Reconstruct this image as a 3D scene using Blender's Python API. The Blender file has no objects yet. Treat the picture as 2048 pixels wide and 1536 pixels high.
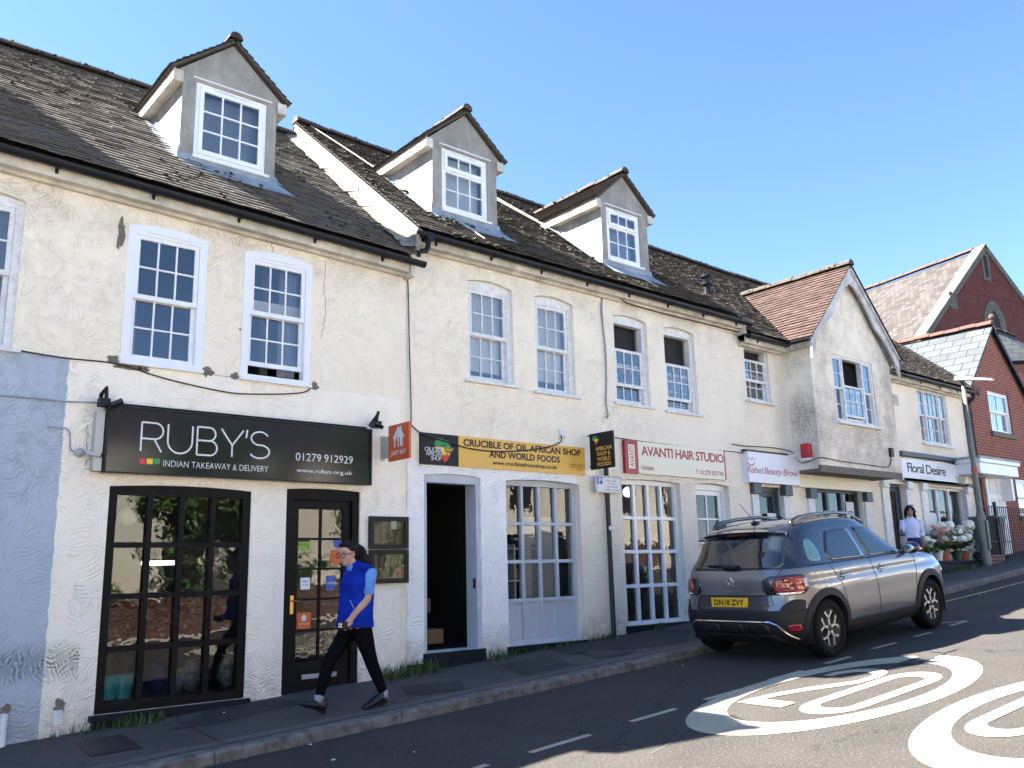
import bpy, bmesh, math, random
import numpy as np
from mathutils import Vector, Matrix
from mathutils.bvhtree import BVHTree
random.seed(7); RNG = np.random.default_rng(7)
PI = math.pi
C = bpy.context.scene.collection
S = bpy.context.scene

# ------------------------------------------------------------------ camera
FPX = 1758.15; CAMY = -9.3; CAMZ = 1.65
_y, _p, _r = [math.radians(a) for a in (40.2414, 11.9921, -1.4024)]
_w = np.array([math.sin(_y)*math.cos(_p), math.cos(_y)*math.cos(_p), math.sin(_p)])
_r0 = np.array([math.cos(_y), -math.sin(_y), 0.0]); _u0 = np.cross(_r0, _w)
CR = math.cos(_r)*_r0 + math.sin(_r)*_u0; CU = -math.sin(_r)*_r0 + math.cos(_r)*_u0
cam = bpy.data.objects.new('camera', bpy.data.cameras.new('camera')); C.objects.link(cam)
cam.data.sensor_width = 36; cam.data.lens = 36*FPX/2048; cam.data.clip_end = 2000
cam.matrix_world = Matrix(((CR[0], CU[0], -_w[0], 0), (CR[1], CU[1], -_w[1], CAMY), (CR[2], CU[2], -_w[2], CAMZ), (0, 0, 0, 1)))
S.camera = cam

# ------------------------------------------------------------------ sky and sun
SUN = Vector((-0.75, 0.67, 1.0)).normalized()
wd = bpy.data.worlds.new('World'); S.world = wd; wd.use_nodes = True
wn = wd.node_tree.nodes; wl = wd.node_tree.links
sky = wn.new('ShaderNodeTexSky'); sky.sky_type = 'NISHITA'; sky.sun_disc = False
sky.sun_elevation = math.asin(SUN.z); sky.sun_rotation = math.atan2(SUN.x, SUN.y)
sky.air_density = 0.86; sky.dust_density = 0.1; sky.ozone_density = 6.0
bg = wn['Background']; bg.inputs['Strength'].default_value = 0.05
wl.new(sky.outputs[0], bg.inputs['Color'])
sl = bpy.data.lights.new('sun', 'SUN'); sl.energy = 5.0; sl.angle = math.radians(0.5); sl.color = (1.0, 0.95, 0.87)
so = bpy.data.objects.new('sun', sl); C.objects.link(so)
so.rotation_euler = SUN.to_track_quat('Z', 'Y').to_euler()
S.view_settings.view_transform = 'Standard'; S.view_settings.look = 'None'
S.view_settings.exposure = 3.0; S.view_settings.gamma = 1.0

# ------------------------------------------------------------------ measuring: photo pixel -> point on a plane of the place
def _ray(u, v):
    return (u-1024)/FPX*CR - (v-768)/FPX*CU + _w
def PY(u, v, y=0.0):
    d = _ray(u, v); t = (y-CAMY)/d[1]; return Vector((d[0]*t, y, CAMZ+d[2]*t))
def PX(u, v, x):
    d = _ray(u, v); t = x/d[0]; return Vector((x, CAMY+d[1]*t, CAMZ+d[2]*t))
def h(x):
    if x < -15: return h(-15)
    if x > 45: return h(45) + (x-45)*0.02
    return 0.004 + 0.0503*x + 0.000813*x*x
KERB = -1.84
def pave(x, y):
    k = min(1, max(0, (12-x)/8)); return h(x) + 0.09 + max(0, (y-KERB)/1.84)*0.05*k
def PR(u, v):
    d = _ray(u, v); lo, hi = 1.0, 80.0
    f = lambda t: CAMZ+d[2]*t - h(d[0]*t)
    for t in np.linspace(2, 80, 3000):
        if f(t) < 0: break
    lo, hi = t-0.03, t
    for _ in range(20):
        m = (lo+hi)/2
        if f(m) < 0: hi = m
        else: lo = m
    return Vector((d[0]*lo, CAMY+d[1]*lo, 0))

# ------------------------------------------------------------------ materials
class NT:
    def __init__(s, name):
        s.m = bpy.data.materials.new(name); s.m.use_nodes = True
        s.n = s.m.node_tree.nodes; s.l = s.m.node_tree.links; s.b = s.n['Principled BSDF']; s.pos = None
    def new(s, t, **k):
        n = s.n.new(t)
        for a, b in k.items(): setattr(n, a, b)
        return n
    def put(s, inp, v):
        if isinstance(v, bpy.types.NodeSocket): s.l.new(v, inp)
        elif isinstance(v, (tuple, list)) and len(v) == 3 and inp.type == 'RGBA': inp.default_value = (*v, 1)
        else: inp.default_value = v
    def P(s):
        if s.pos is None: s.pos = s.new('ShaderNodeNewGeometry').outputs['Position']
        return s.pos
    def obj(s): return s.new('ShaderNodeTexCoord').outputs['Object']
    def xyz(s, v=None):
        n = s.new('ShaderNodeSeparateXYZ'); s.put(n.inputs[0], v or s.P()); return n.outputs
    def comb(s, x, y, z=0.0):
        n = s.new('ShaderNodeCombineXYZ')
        for i, a in enumerate((x, y, z)): s.put(n.inputs[i], a)
        return n.outputs[0]
    def math(s, op, a, b=None, c=None):
        n = s.new('ShaderNodeMath', operation=op); s.put(n.inputs[0], a)
        if b is not None: s.put(n.inputs[1], b)
        if c is not None: s.put(n.inputs[2], c)
        return n.outputs[0]
    def vmath(s, op, a, b):
        n = s.new('ShaderNodeVectorMath', operation=op); s.put(n.inputs[0], a); s.put(n.inputs[1], b); return n.outputs[0]
    def noise(s, scale, detail=3, rough=0.55, v=None, out='Fac'):
        n = s.new('ShaderNodeTexNoise'); n.inputs['Scale'].default_value = scale; n.inputs['Detail'].default_value = detail
        n.inputs['Roughness'].default_value = rough; s.put(n.inputs['Vector'], v or s.P()); return n.outputs[out]
    def ramp(s, fac, a, b, c0=0.0, c1=1.0):
        n = s.new('ShaderNodeMapRange'); s.put(n.inputs[0], fac)
        n.inputs[1].default_value = a; n.inputs[2].default_value = b; n.inputs[3].default_value = c0; n.inputs[4].default_value = c1
        return n.outputs[0]
    def mix(s, fac, a, b, mode='MIX'):
        n = s.new('ShaderNodeMix', data_type='RGBA', blend_type=mode)
        s.put(n.inputs[0], fac); s.put(n.inputs[6], a); s.put(n.inputs[7], b); return n.outputs[2]
    def bump(s, hgt, strength=0.4, dist=0.01, normal=None):
        n = s.new('ShaderNodeBump'); n.inputs['Strength'].default_value = strength; n.inputs['Distance'].default_value = dist
        s.put(n.inputs['Height'], hgt)
        if normal is not None: s.put(n.inputs['Normal'], normal)
        return n.outputs[0]
    def fin(s, color=None, rough=0.7, metal=0.0, normal=None, spec=None, **kw):
        if color is not None: s.put(s.b.inputs['Base Color'], color)
        s.put(s.b.inputs['Roughness'], rough); s.put(s.b.inputs['Metallic'], metal)
        if spec is not None: s.put(s.b.inputs['Specular IOR Level'], spec)
        if normal is not None: s.put(s.b.inputs['Normal'], normal)
        for k, v in kw.items(): s.put(s.b.inputs[k.replace('_', ' ')], v)
        return s.m

def plain(name, col, rough=0.6, metal=0.0, var=0.12, scale=6.0, bump=0.0, bscale=60, **kw):
    t = NT(name); f = t.noise(scale, 4, 0.6)
    c = t.mix(t.ramp(f, 0.3, 0.7), tuple(max(0, x*(1-var)) for x in col), tuple(min(1, x*(1+var)) for x in col))
    nm = t.bump(t.noise(bscale, 3), bump, 0.004) if bump else None
    return t.fin(c, t.ramp(f, 0.2, 0.8, max(0.02, rough*0.9), min(1, rough*1.1)), metal, nm, **kw)

def fans(t, sx, sz, cell, pitch, seed):
    """trowel-swept plaster: arcs of strokes, each sweep turned its own way"""
    v = t.comb(t.math('ADD', sx, seed), sz, 0.0)
    wob = t.noise(3.0, 2, 0.5, v, 'Color')
    v2 = t.vmath('ADD', v, t.vmath('SCALE', wob, (0, 0, 0))) if False else v
    vor = t.new('ShaderNodeTexVoronoi', voronoi_dimensions='2D'); vor.inputs['Scale'].default_value = 1/cell
    t.put(vor.inputs['Vector'], v2)
    loc = t.vmath('SUBTRACT', v2, vor.outputs['Position'])
    ang = t.math('MULTIPLY', t.xyz(vor.outputs['Color'])[0], 6.283)
    r = t.new('ShaderNodeVectorRotate', rotation_type='Z_AXIS'); t.put(r.inputs['Vector'], loc); t.put(r.inputs['Angle'], ang)
    o = t.xyz(r.outputs[0])
    ph = t.math('ADD', o[1], t.math('MULTIPLY', t.math('MULTIPLY', o[0], o[0]), 2.2))
    ph = t.math('ADD', ph, t.math('ADD', t.math('MULTIPLY', t.noise(14, 2, 0.5, v), 0.04), t.math('MULTIPLY', t.noise(3.5, 2, 0.5, v), 0.14)))
    return t.math('SINE', t.math('MULTIPLY', ph, 6.283/pitch))

def stucco(name, zones, dirt=0.5, strength=0.8):
    t = NT(name); x, y, z = t.xyz()
    s = t.math('ADD', x, y)
    a = fans(t, s, z, 0.30, 0.046, 0.0); b = fans(t, s, z, 0.21, 0.036, 37.3)
    ka = t.ramp(t.noise(7, 3, 0.6), 0.44, 0.60); kb = t.ramp(t.noise(9, 3, 0.6, t.vmath('ADD', t.P(), (7.3, 1.1, 4.2))), 0.46, 0.62)
    hgt = t.math('ADD', t.math('MULTIPLY', a, ka), t.math('MULTIPLY', b, t.math('MULTIPLY', kb, 0.8)))
    hgt = t.math('ADD', hgt, t.math('MULTIPLY', t.noise(30, 4, 0.7), 0.3))
    hgt = t.math('MULTIPLY', hgt, t.ramp(t.noise(0.75, 3, 0.6, t.vmath('ADD', t.P(), (1.7, 5.0, 2.2))), 0.36, 0.62, 0.3, 1.0))
    wob = t.math('MULTIPLY', t.math('SUBTRACT', t.noise(9, 3), 0.5), 0.05)
    col = zones[0]
    cur = t.mix(t.noise(1.3, 4, 0.6), tuple(c*0.95 for c in col), tuple(min(.92, c*1.03) for c in col))
    for (x0, x1, z0, z1, c) in zones[1:]:
        xx = t.math('ADD', x, wob); zz = t.math('ADD', z, wob)
        m = t.math('MULTIPLY', t.math('MULTIPLY', t.math('GREATER_THAN', xx, x0), t.math('LESS_THAN', xx, x1)),
                   t.math('MULTIPLY', t.math('GREATER_THAN', zz, z0), t.math('LESS_THAN', zz, z1)))
        cur = t.mix(m, cur, c)
    # grime caught in the strokes, vertical runs and general soiling
    run = t.noise(1.0, 5, 0.65, t.comb(t.math('MULTIPLY', s, 2.6), 0.3, t.math('MULTIPLY', z, 0.5)))
    d = t.math('MULTIPLY', t.math('MULTIPLY', t.ramp(run, 0.55, 0.85), t.ramp(t.noise(0.45, 3), 0.45, 0.65)), dirt*0.6)
    d = t.math('ADD', d, t.math('MULTIPLY', t.math('MULTIPLY', t.ramp(t.noise(0.9, 5, 0.7), 0.5, 0.75), t.ramp(hgt, -0.2, 0.9, 1, 0)), 0.22*dirt+0.04))
    cur = t.mix(t.math('MINIMUM', d, 0.8), cur, (0.26, 0.235, 0.19))
    # splash-back grime near the sloping pavement, and pin-hole damage
    zz = t.math('SUBTRACT', z, t.math('MULTIPLY', x, 0.057)); gr = t.math('MULTIPLY', t.ramp(zz, 0.62, 0.18), t.ramp(t.noise(5, 5, 0.7), 0.35, 0.68))
    cur = t.mix(t.math('MULTIPLY', gr, 0.65), cur, (0.24, 0.215, 0.17))
    cur = t.mix(t.math('MULTIPLY', t.ramp(t.noise(16, 4, 0.7, t.vmath('ADD', t.P(), (3.1, 0.0, 9.4))), 0.73, 0.78), 0.75), cur, (0.12, 0.10, 0.08))
    return t, cur, t.bump(hgt, strength*0.8, 0.012), hgt, (x, y, z, s)

BLUEX = 2.0
def m_stucco1():
    t, c, nb, hg, (x, y, z, s) = stucco('stucco_takeaway', [(0.92, 0.825, 0.69), (-20, 2.12, -1, 3.82, (0.42, 0.49, 0.585)), (2.12, 6.0, -1, 3.82, (0.92, 0.86, 0.765))], 0.3)
    # black mould band on the lower left wall
    band = t.math('MULTIPLY', t.ramp(t.math('ABSOLUTE', t.math('SUBTRACT', z, t.math('ADD', 0.86, t.math('MULTIPLY', t.noise(3), 0.12)))), 0.05, 0.2, 1, 0), t.math('LESS_THAN', x, 2.42))
    band = t.math('MULTIPLY', band, t.ramp(hg, 0.28, -0.30, 0.12, 1.0))
    c = t.mix(t.math('MULTIPLY', band, 0.85), c, (0.06, 0.06, 0.055))
    # brown soiling under the eaves
    ev = t.math('MULTIPLY', t.ramp(z, 5.0, 5.45), t.ramp(t.noise(2.5, 4), 0.35, 0.7)); ev = t.math('MULTIPLY', ev, t.ramp(hg, 1.0, -0.4, 0.2, 1.0))
    c = t.mix(t.math('MULTIPLY', ev, 0.6), c, (0.30, 0.21, 0.13))
    return t.fin(c, 0.85, normal=nb, spec=0.2)
def m_stucco2():
    t, c, nb, hg, (x, y, z, s) = stucco('stucco_shops', [(0.92, 0.83, 0.70), (5.75, 9.06, -1, 3.05, (0.87, 0.88, 0.90)), (9.06, 14, -1, 3.0, (0.86, 0.78, 0.655))], 0.3)
    ev = t.math('MULTIPLY', t.ramp(z, 5.3, 5.85), t.ramp(t.noise(2.5, 4), 0.35, 0.7)); ev = t.math('MULTIPLY', ev, t.ramp(hg, 1.0, -0.4, 0.2, 1.0))
    c = t.mix(t.math('MULTIPLY', ev, 0.6), c, (0.30, 0.21, 0.13))
    ft = t.math('MULTIPLY', t.ramp(z, 1.0, 0.55), t.ramp(t.noise(6, 4), 0.35, 0.65)); c = t.mix(t.math('MULTIPLY', ft, 0.55), c, (0.25, 0.22, 0.17))
    return t.fin(c, 0.85, normal=nb, spec=0.2)
def m_stucco3():
    t, c, nb, hg, (x, y, z, s) = stucco('stucco_gabled', [(0.88, 0.805, 0.68)], 0.3, 0.5)
    m = t.math('MULTIPLY', t.ramp(t.noise(0.8, 6, 0.72), 0.42, 0.66), t.ramp(t.noise(26, 4, 0.7), 0.35, 0.6, 0.3, 1))
    k = t.math('LESS_THAN', y, -0.03)
    c = t.mix(t.math('MULTIPLY', m, t.ramp(k, 0, 1, 0.25, 0.8)), c, (0.17, 0.16, 0.15))
    return t.fin(c, 0.88, normal=nb, spec=0.2)
def m_dormer():
    t = NT('dormer_render'); x, y, z = t.xyz()
    run = t.noise(1.0, 6, 0.75, t.comb(t.math('MULTIPLY', t.math('ADD', x, y), 3.5), 0.0, t.math('MULTIPLY', z, 1.6)))
    gn = t.noise(2.1, 6, 0.7)
    c = t.mix(t.ramp(gn, 0.35, 0.7), (0.27, 0.262, 0.248), (0.40, 0.38, 0.345))
    c = t.mix(t.math('MULTIPLY', t.ramp(run, 0.42, 0.7), 0.7), c, (0.13, 0.13, 0.13))
    return t.fin(c, 0.9, normal=t.bump(t.noise(50, 4), 0.3, 0.004), spec=0.2)
def m_tile(name, c0, c1, lich=0.45):
    t = NT(name); at = t.new('ShaderNodeAttribute', attribute_name='rnd').outputs['Fac']
    c = t.mix(at, c0, c1)
    n1 = t.noise(7, 5, 0.7); c = t.mix(t.math('MULTIPLY', t.ramp(n1, 0.5, 0.75), lich*0.7), c, (0.145, 0.13, 0.11))
    c = t.mix(t.math('MULTIPLY', t.ramp(t.noise(2.3, 5, 0.7), 0.5, 0.8), 0.45), c, tuple(a*0.5 for a in c0))
    return t.fin(c, 0.9, normal=t.bump(t.noise(70, 4, 0.7), 0.5, 0.004), spec=0.25)
def m_brick(name, c1, c2, mort, axis='x', scale=1.0, bw=0.225, rh=0.075, ms=0.010, dirt=0.3, useobj=False, bstr=0.5):
    t = NT(name); x, y, z = t.xyz(t.obj() if useobj else None)
    v = {'x': lambda: t.comb(x, z), 'y': lambda: t.comb(y, z), 'r': lambda: t.comb(y, t.math('MULTIPLY', z, 1.25)), 'xr': lambda: t.comb(x, t.math('MULTIPLY', z, 1.3)), 's': lambda: t.comb(t.math('ADD', x, y), z)}[axis]()
    b = t.new('ShaderNodeTexBrick'); t.put(b.inputs['Vector'], v); b.inputs['Scale'].default_value = 1.0
    t.put(b.inputs['Color1'], c1); t.put(b.inputs['Color2'], c2); t.put(b.inputs['Mortar'], mort)
    b.inputs['Brick Width'].default_value = bw; b.inputs['Row Height'].default_value = rh; b.inputs['Mortar Size'].default_value = ms
    b.inputs['Mortar Smooth'].default_value = 0.2; b.inputs['Bias'].default_value = -0.1
    c = t.mix(t.math('MULTIPLY', t.ramp(t.noise(1.6, 6, 0.7), 0.45, 0.75), dirt), b.outputs['Color'], tuple(a*0.45 for a in c1))
    c = t.mix(t.math('MULTIPLY', t.ramp(t.noise(11, 3), 0.4, 0.7), 0.25), c, tuple(a*0.6 for a in c2))
    hg = t.math('ADD', t.math('MULTIPLY', b.outputs['Fac'], -1.0), t.math('MULTIPLY', t.noise(40, 4), 0.4))
    return t.fin(c, 0.85, normal=t.bump(hg, bstr, 0.008), spec=0.25)
def m_slate(name, c0, c1, axis='r', bw=0.3, rh=0.22):
    return m_brick(name, c0, c1, tuple(a*0.35 for a in c0), axis, 1, bw, rh, 0.012, 0.35, True, 0.9)
def m_asphalt(name, base, lite, patches=True, crack=True):
    t = NT(name); x, y, z = t.xyz(); v = t.comb(x, y, 0.0)
    c = t.mix(t.ramp(t.noise(1.1, 5, 0.6, v), 0.35, 0.7), tuple(a*0.82 for a in base), tuple(a*1.22 for a in base))
    c = t.mix(t.math('MULTIPLY', t.ramp(t.noise(0.35, 4, 0.6, t.comb(t.math('MULTIPLY', x, 0.35), t.math('MULTIPLY', y, 2.2))), 0.5, 0.7), 0.4), c, tuple(a*0.62 for a in base))
    sp = t.noise(46, 3, 0.75, v); c = t.mix(t.math('MULTIPLY', t.ramp(sp, 0.56, 0.66), 0.85), c, lite)
    c = t.mix(t.math('MULTIPLY', t.ramp(t.noise(130, 2, 0.6, v), 0.60, 0.5), 0.5), c, tuple(a*0.35 for a in base))
    hg = t.math('ADD', t.noise(85, 3, 0.7, v), t.math('MULTIPLY', t.noise(30, 2, 0.6, v), 0.6))
    if crack:
        vo = t.new('ShaderNodeTexVoronoi', feature='DISTANCE_TO_EDGE', voronoi_dimensions='2D'); vo.inputs['Scale'].default_value = 0.45
        t.put(vo.inputs['Vector'], t.vmath('ADD', v, t.vmath('MULTIPLY', t.noise(2.5, 4, 0.6, v, 'Color'), (0.8, 0.8, 0))))
        ck = t.math('MULTIPLY', t.math('LESS_THAN', vo.outputs['Distance'], 0.006), t.ramp(t.noise(0.5, 2, 0.5, v), 0.5, 0.6))
        c = t.mix(t.math('MULTIPLY', ck, 0.8), c, (0.012, 0.012, 0.012))
    return t.fin(c, 0.85, normal=t.bump(hg, 0.9, 0.008), spec=0.3)
def m_paint():
    t = NT('road_paint'); x, y, z = t.xyz(); v = t.comb(x, y, 0)
    c = t.mix(t.ramp(t.noise(3, 4, 0.6, v), 0.3, 0.7), (0.37, 0.335, 0.25), (0.45, 0.41, 0.31))
    c = t.mix(t.math('MULTIPLY', t.ramp(t.noise(46, 4, 0.75, v), 0.56, 0.68), 0.75), c, (0.07, 0.07, 0.065))
    c = t.mix(t.math('MULTIPLY', t.ramp(t.noise(2.1, 6, 0.75, v), 0.5, 0.72), 0.55), c, (0.14, 0.135, 0.12))
    return t.fin(c, 0.7, normal=t.bump(t.noise(85, 3, 0.7, v), 0.5, 0.006), spec=0.3)
def m_glass(name, tint=(0.55, 0.6, 0.6), refl=1.0):
    t = NT(name); t.n.remove(t.b)
    fr = t.new('ShaderNodeFresnel'); fr.inputs[0].default_value = 1.5
    nb = t.bump(t.noise(2.6, 3, 0.5), 0.22, 0.012); t.put(fr.inputs['Normal'], nb)
    gl = t.new('ShaderNodeBsdfGlossy'); gl.inputs['Roughness'].default_value = 0.01; t.put(gl.inputs['Normal'], nb)
    tr = t.new('ShaderNodeBsdfTransparent'); tr.inputs[0].default_value = (*tint, 1)
    mx = t.new('ShaderNodeMixShader'); t.put(mx.inputs[0], t.math('MINIMUM', t.math('MULTIPLY', fr.outputs[0], 2.1*refl), 0.95))
    t.put(mx.inputs[1], tr.outputs[0]); t.put(mx.inputs[2], gl.outputs[0])
    t.put(t.n['Material Output'].inputs[0], mx.outputs[0]); return t.m
def m_emit(name, col, st):
    t = NT(name); return t.fin((0.8, 0.8, 0.8), 0.5, Emission_Color=col, Emission_Strength=st)
def m_leaf(name, c0, c1):
    t = NT(name); at = t.new('ShaderNodeAttribute', attribute_name='rnd').outputs['Fac']
    return t.fin(t.mix(at, c0, c1), 0.55, spec=0.35, Subsurface_Weight=0.0)

M = {}
M['st1'] = m_stucco1(); M['st2'] = m_stucco2(); M['st3'] = m_stucco3(); M['dorm'] = m_dormer()
M['tile1'] = m_tile('old_clay_tile', (0.092, 0.081, 0.072), (0.145, 0.128, 0.113), 0.25)
M['tile2'] = m_tile('mossy_clay_tile', (0.056, 0.047, 0.040), (0.094, 0.079, 0.066), 0.16)
M['tile3'] = m_tile('red_clay_tile', (0.046, 0.027, 0.022), (0.080, 0.052, 0.044), 0.3)
M['ridge'] = plain('ridge_tile', (0.055, 0.045, 0.035), 0.95, var=0.5, scale=9, bump=0.8, bscale=30)
M['moss'] = plain('moss', (0.034, 0.032, 0.021), 1.0, var=0.5, scale=20, bump=0.8, bscale=80)
M['mortar'] = plain('mortar', (0.20, 0.185, 0.155), 0.95, var=0.3, scale=5, bump=0.6, bscale=25)
M['lead'] = plain('lead_flashing', (0.30, 0.33, 0.36), 0.6, 0.3, var=0.3, scale=4, bump=0.3, bscale=12)
M['black'] = plain('black_gutter_plastic', (0.007, 0.008, 0.011), 0.38, var=0.3, scale=8, spec=0.3)
M['iron'] = plain('black_painted_iron', (0.012, 0.012, 0.013), 0.5, var=0.3)
M['soffit'] = plain('weathered_fascia', (0.52, 0.49, 0.43), 0.8, var=0.35, scale=3.5, bump=0.4, bscale=25)
M['upvc'] = plain('white_plastic_frame', (0.80, 0.82, 0.85), 0.3, var=0.03)
M['wood'] = plain('old_white_paint', (0.70, 0.71, 0.72), 0.55, var=0.16, scale=14, bump=0.2)
M['blackwood'] = plain('black_painted_timber', (0.005, 0.005, 0.006), 0.5, var=0.4, scale=5, bump=0.25, bscale=30, spec=0.15)
M['greywood'] = plain('pale_grey_painted_timber', (0.46, 0.50, 0.57), 0.5, var=0.08, scale=6, bump=0.15)
M['darkgrey'] = plain('slate_grey_painted_timber', (0.062, 0.082, 0.10), 0.5, var=0.15)
M['plinth'] = plain('dark_plinth_paint', (0.008, 0.011, 0.017), 0.6, spec=0.2, var=0.35, scale=7, bump=0.4, bscale=20)
M['glass'] = m_glass('window_glass', (0.80, 0.83, 0.84), 1.7)
M['shopglass'] = m_glass('shop_window_glass', (0.72, 0.75, 0.77), 0.75)
M['blind'] = plain('white_blind', (0.86, 0.86, 0.84), 0.8, var=0.06, scale=2)
M['curtain'] = plain('grey_curtain', (0.30, 0.34, 0.42), 0.9, var=0.15, scale=3)
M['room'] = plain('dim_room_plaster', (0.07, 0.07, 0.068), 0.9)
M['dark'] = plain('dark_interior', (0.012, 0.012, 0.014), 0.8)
M['concrete'] = plain('bare_cement', (0.16, 0.145, 0.12), 0.95, var=0.25, scale=18, bump=0.6, bscale=50)
M['road'] = m_asphalt('road_asphalt', (0.056, 0.050, 0.045), (0.22, 0.195, 0.165))
M['pave'] = m_asphalt('pavement_asphalt', (0.100, 0.093, 0.087), (0.22, 0.21, 0.2))
M['strip'] = m_asphalt('pale_pavement_strip', (0.145, 0.136, 0.128), (0.25, 0.24, 0.23), crack=False)
M['patch'] = m_asphalt('pavement_patch', (0.060, 0.057, 0.055), (0.13, 0.125, 0.12), crack=False)
M['kerb'] = plain('granite_kerb', (0.125, 0.12, 0.112), 0.9, var=0.55, scale=9, bump=1.0, bscale=28)
M['paint'] = m_paint(); M['yellow'] = plain('worn_yellow_paint', (0.45, 0.36, 0.12), 0.8, var=0.3, scale=20)
M['cast'] = plain('cast_iron_cover', (0.05, 0.05, 0.055), 0.6, 0.3, var=0.3, scale=15)
M['signblk'] = plain('glossy_black_sign', (0.006, 0.009, 0.016), 0.12, var=0.2, scale=1.5)
M['signmat'] = plain('matt_black_sign', (0.006, 0.0065, 0.008), 0.45, var=0.1, spec=0.3)
M['barge'] = plain('grey_weathered_board', (0.50, 0.50, 0.50), 0.8, var=0.3, scale=5, bump=0.3)
M['white'] = plain('white_lettering', (0.66, 0.67, 0.69), 0.4, var=0.02)
M['signyel'] = plain('yellow_sign_panel', (0.72, 0.43, 0.08), 0.4, var=0.05, scale=1)
M['cream'] = plain('cream_sign_panel', (0.78, 0.74, 0.60), 0.4, var=0.04, scale=1.5)
M['ink'] = plain('black_ink', (0.012, 0.01, 0.01), 0.5, var=0.1)
M['crim'] = plain('crimson_paint', (0.33, 0.012, 0.02), 0.35, var=0.1)
M['red'] = plain('red_plastic', (0.42, 0.015, 0.025), 0.35, var=0.08)
M['orange'] = plain('orange_sign', (0.58, 0.10, 0.02), 0.4, var=0.05)
M['yel'] = plain('bright_yellow', (0.75, 0.55, 0.03), 0.4, var=0.03)
M['grn'] = plain('sign_green', (0.02, 0.24, 0.07), 0.4, var=0.03)
M['sred'] = plain('sign_red', (0.58, 0.03, 0.03), 0.4, var=0.03)
M['blue'] = plain('sign_blue', (0.02, 0.08, 0.42), 0.4, var=0.03)
M['pink'] = plain('mauve_ink', (0.33, 0.06, 0.16), 0.5, var=0.05)
M['signwhite'] = plain('white_sign_panel', (0.76, 0.77, 0.82), 0.35, var=0.04, scale=1.5)
M['galv'] = plain('galvanised_column', (0.16, 0.175, 0.15), 0.55, 0.2, var=0.2, scale=4)
M['whitemetal'] = plain('pale_lantern_metal', (0.42, 0.43, 0.43), 0.4, 0.2, var=0.06)
M['bin'] = plain('grey_bin_plastic', (0.17, 0.165, 0.145), 0.6, var=0.2)
M['terra'] = plain('terracotta', (0.40, 0.12, 0.06), 0.8, var=0.15)
M['potwhite'] = plain('white_pot', (0.70, 0.70, 0.66), 0.5, var=0.06)
M['potdark'] = plain('dark_green_pot', (0.06, 0.085, 0.075), 0.5, var=0.2)
M['teal'] = plain('teal_bucket', (0.05, 0.40, 0.48), 0.4, var=0.05)
M['vase'] = plain('silvery_glass_vase', (0.35, 0.42, 0.42), 0.2, 0.6, var=0.3, scale=30)
M['leaf'] = m_leaf('leaf_green', (0.022, 0.05, 0.012), (0.085, 0.15, 0.035))
M['grass'] = m_leaf('grass_green', (0.025, 0.06, 0.012), (0.09, 0.15, 0.04))
M['petalw'] = m_leaf('white_petal', (0.74, 0.78, 0.66), (0.90, 0.90, 0.86))
M['petalp'] = m_leaf('pink_petal', (0.52, 0.30, 0.27), (0.72, 0.50, 0.44))
M['bark'] = plain('bark', (0.09, 0.07, 0.05), 0.95, var=0.4, scale=12, bump=0.8, bscale=25)
M['brickred'] = m_brick('red_brick', (0.27, 0.072, 0.044), (0.195, 0.052, 0.033), (0.30, 0.22, 0.19), 's')
M['brickchurch'] = m_brick('church_brick', (0.195, 0.048, 0.035), (0.12, 0.032, 0.028), (0.10, 0.07, 0.065), 'x', useobj=True, dirt=0.5)
M['brickgarden'] = m_brick('garden_brick', (0.12, 0.05, 0.034), (0.085, 0.036, 0.025), (0.27, 0.235, 0.20), 's', dirt=0.3)
M['stone'] = plain('limestone', (0.125, 0.115, 0.093), 0.9, var=0.25, scale=4, bump=0.4)
M['slate1'] = m_slate('pale_slate', (0.058, 0.066, 0.073), (0.085, 0.093, 0.098), 'r', 0.5, 0.27)
M['slate2'] = m_slate('church_slate', (0.040, 0.034, 0.031), (0.082, 0.072, 0.067), 'r', 0.34, 0.27)
M['ridgered'] = plain('red_ridge_tile', (0.085, 0.036, 0.028), 0.85, var=0.3, scale=8)
M['paper'] = plain('paper_notice', (0.72, 0.74, 0.76), 0.7, var=0.05, scale=12)
M['bounce_gravel'] = plain('pale_bounce_gravel', (0.50, 0.45, 0.37), 0.95, var=0.25, scale=30, bump=0.6, bscale=60)  # kept pale to throw sunlight back at the shaded terrace
M['slabs'] = m_brick('pale_paving_slabs', (0.42, 0.40, 0.36), (0.36, 0.34, 0.31), (0.2, 0.19, 0.17), 'x', bw=0.6, rh=0.6)
M['opp'] = plain('opposite_bounce_render', (0.86, 0.80, 0.68), 0.9, var=0.08, scale=1.5)  # cream on every house opposite, for sunlight bounced onto the terrace
M['lit'] = m_emit('lit_lamp', (1, 0.97, 0.9), 0.9)
M['brass'] = plain('brass', (0.55, 0.33, 0.10), 0.3, 0.9, var=0.1)
M['cable'] = plain('cable_sheath', (0.02, 0.02, 0.02), 0.6, var=0.2)
M['cardboard'] = plain('cardboard', (0.30, 0.19, 0.10), 0.85, var=0.1)

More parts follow.
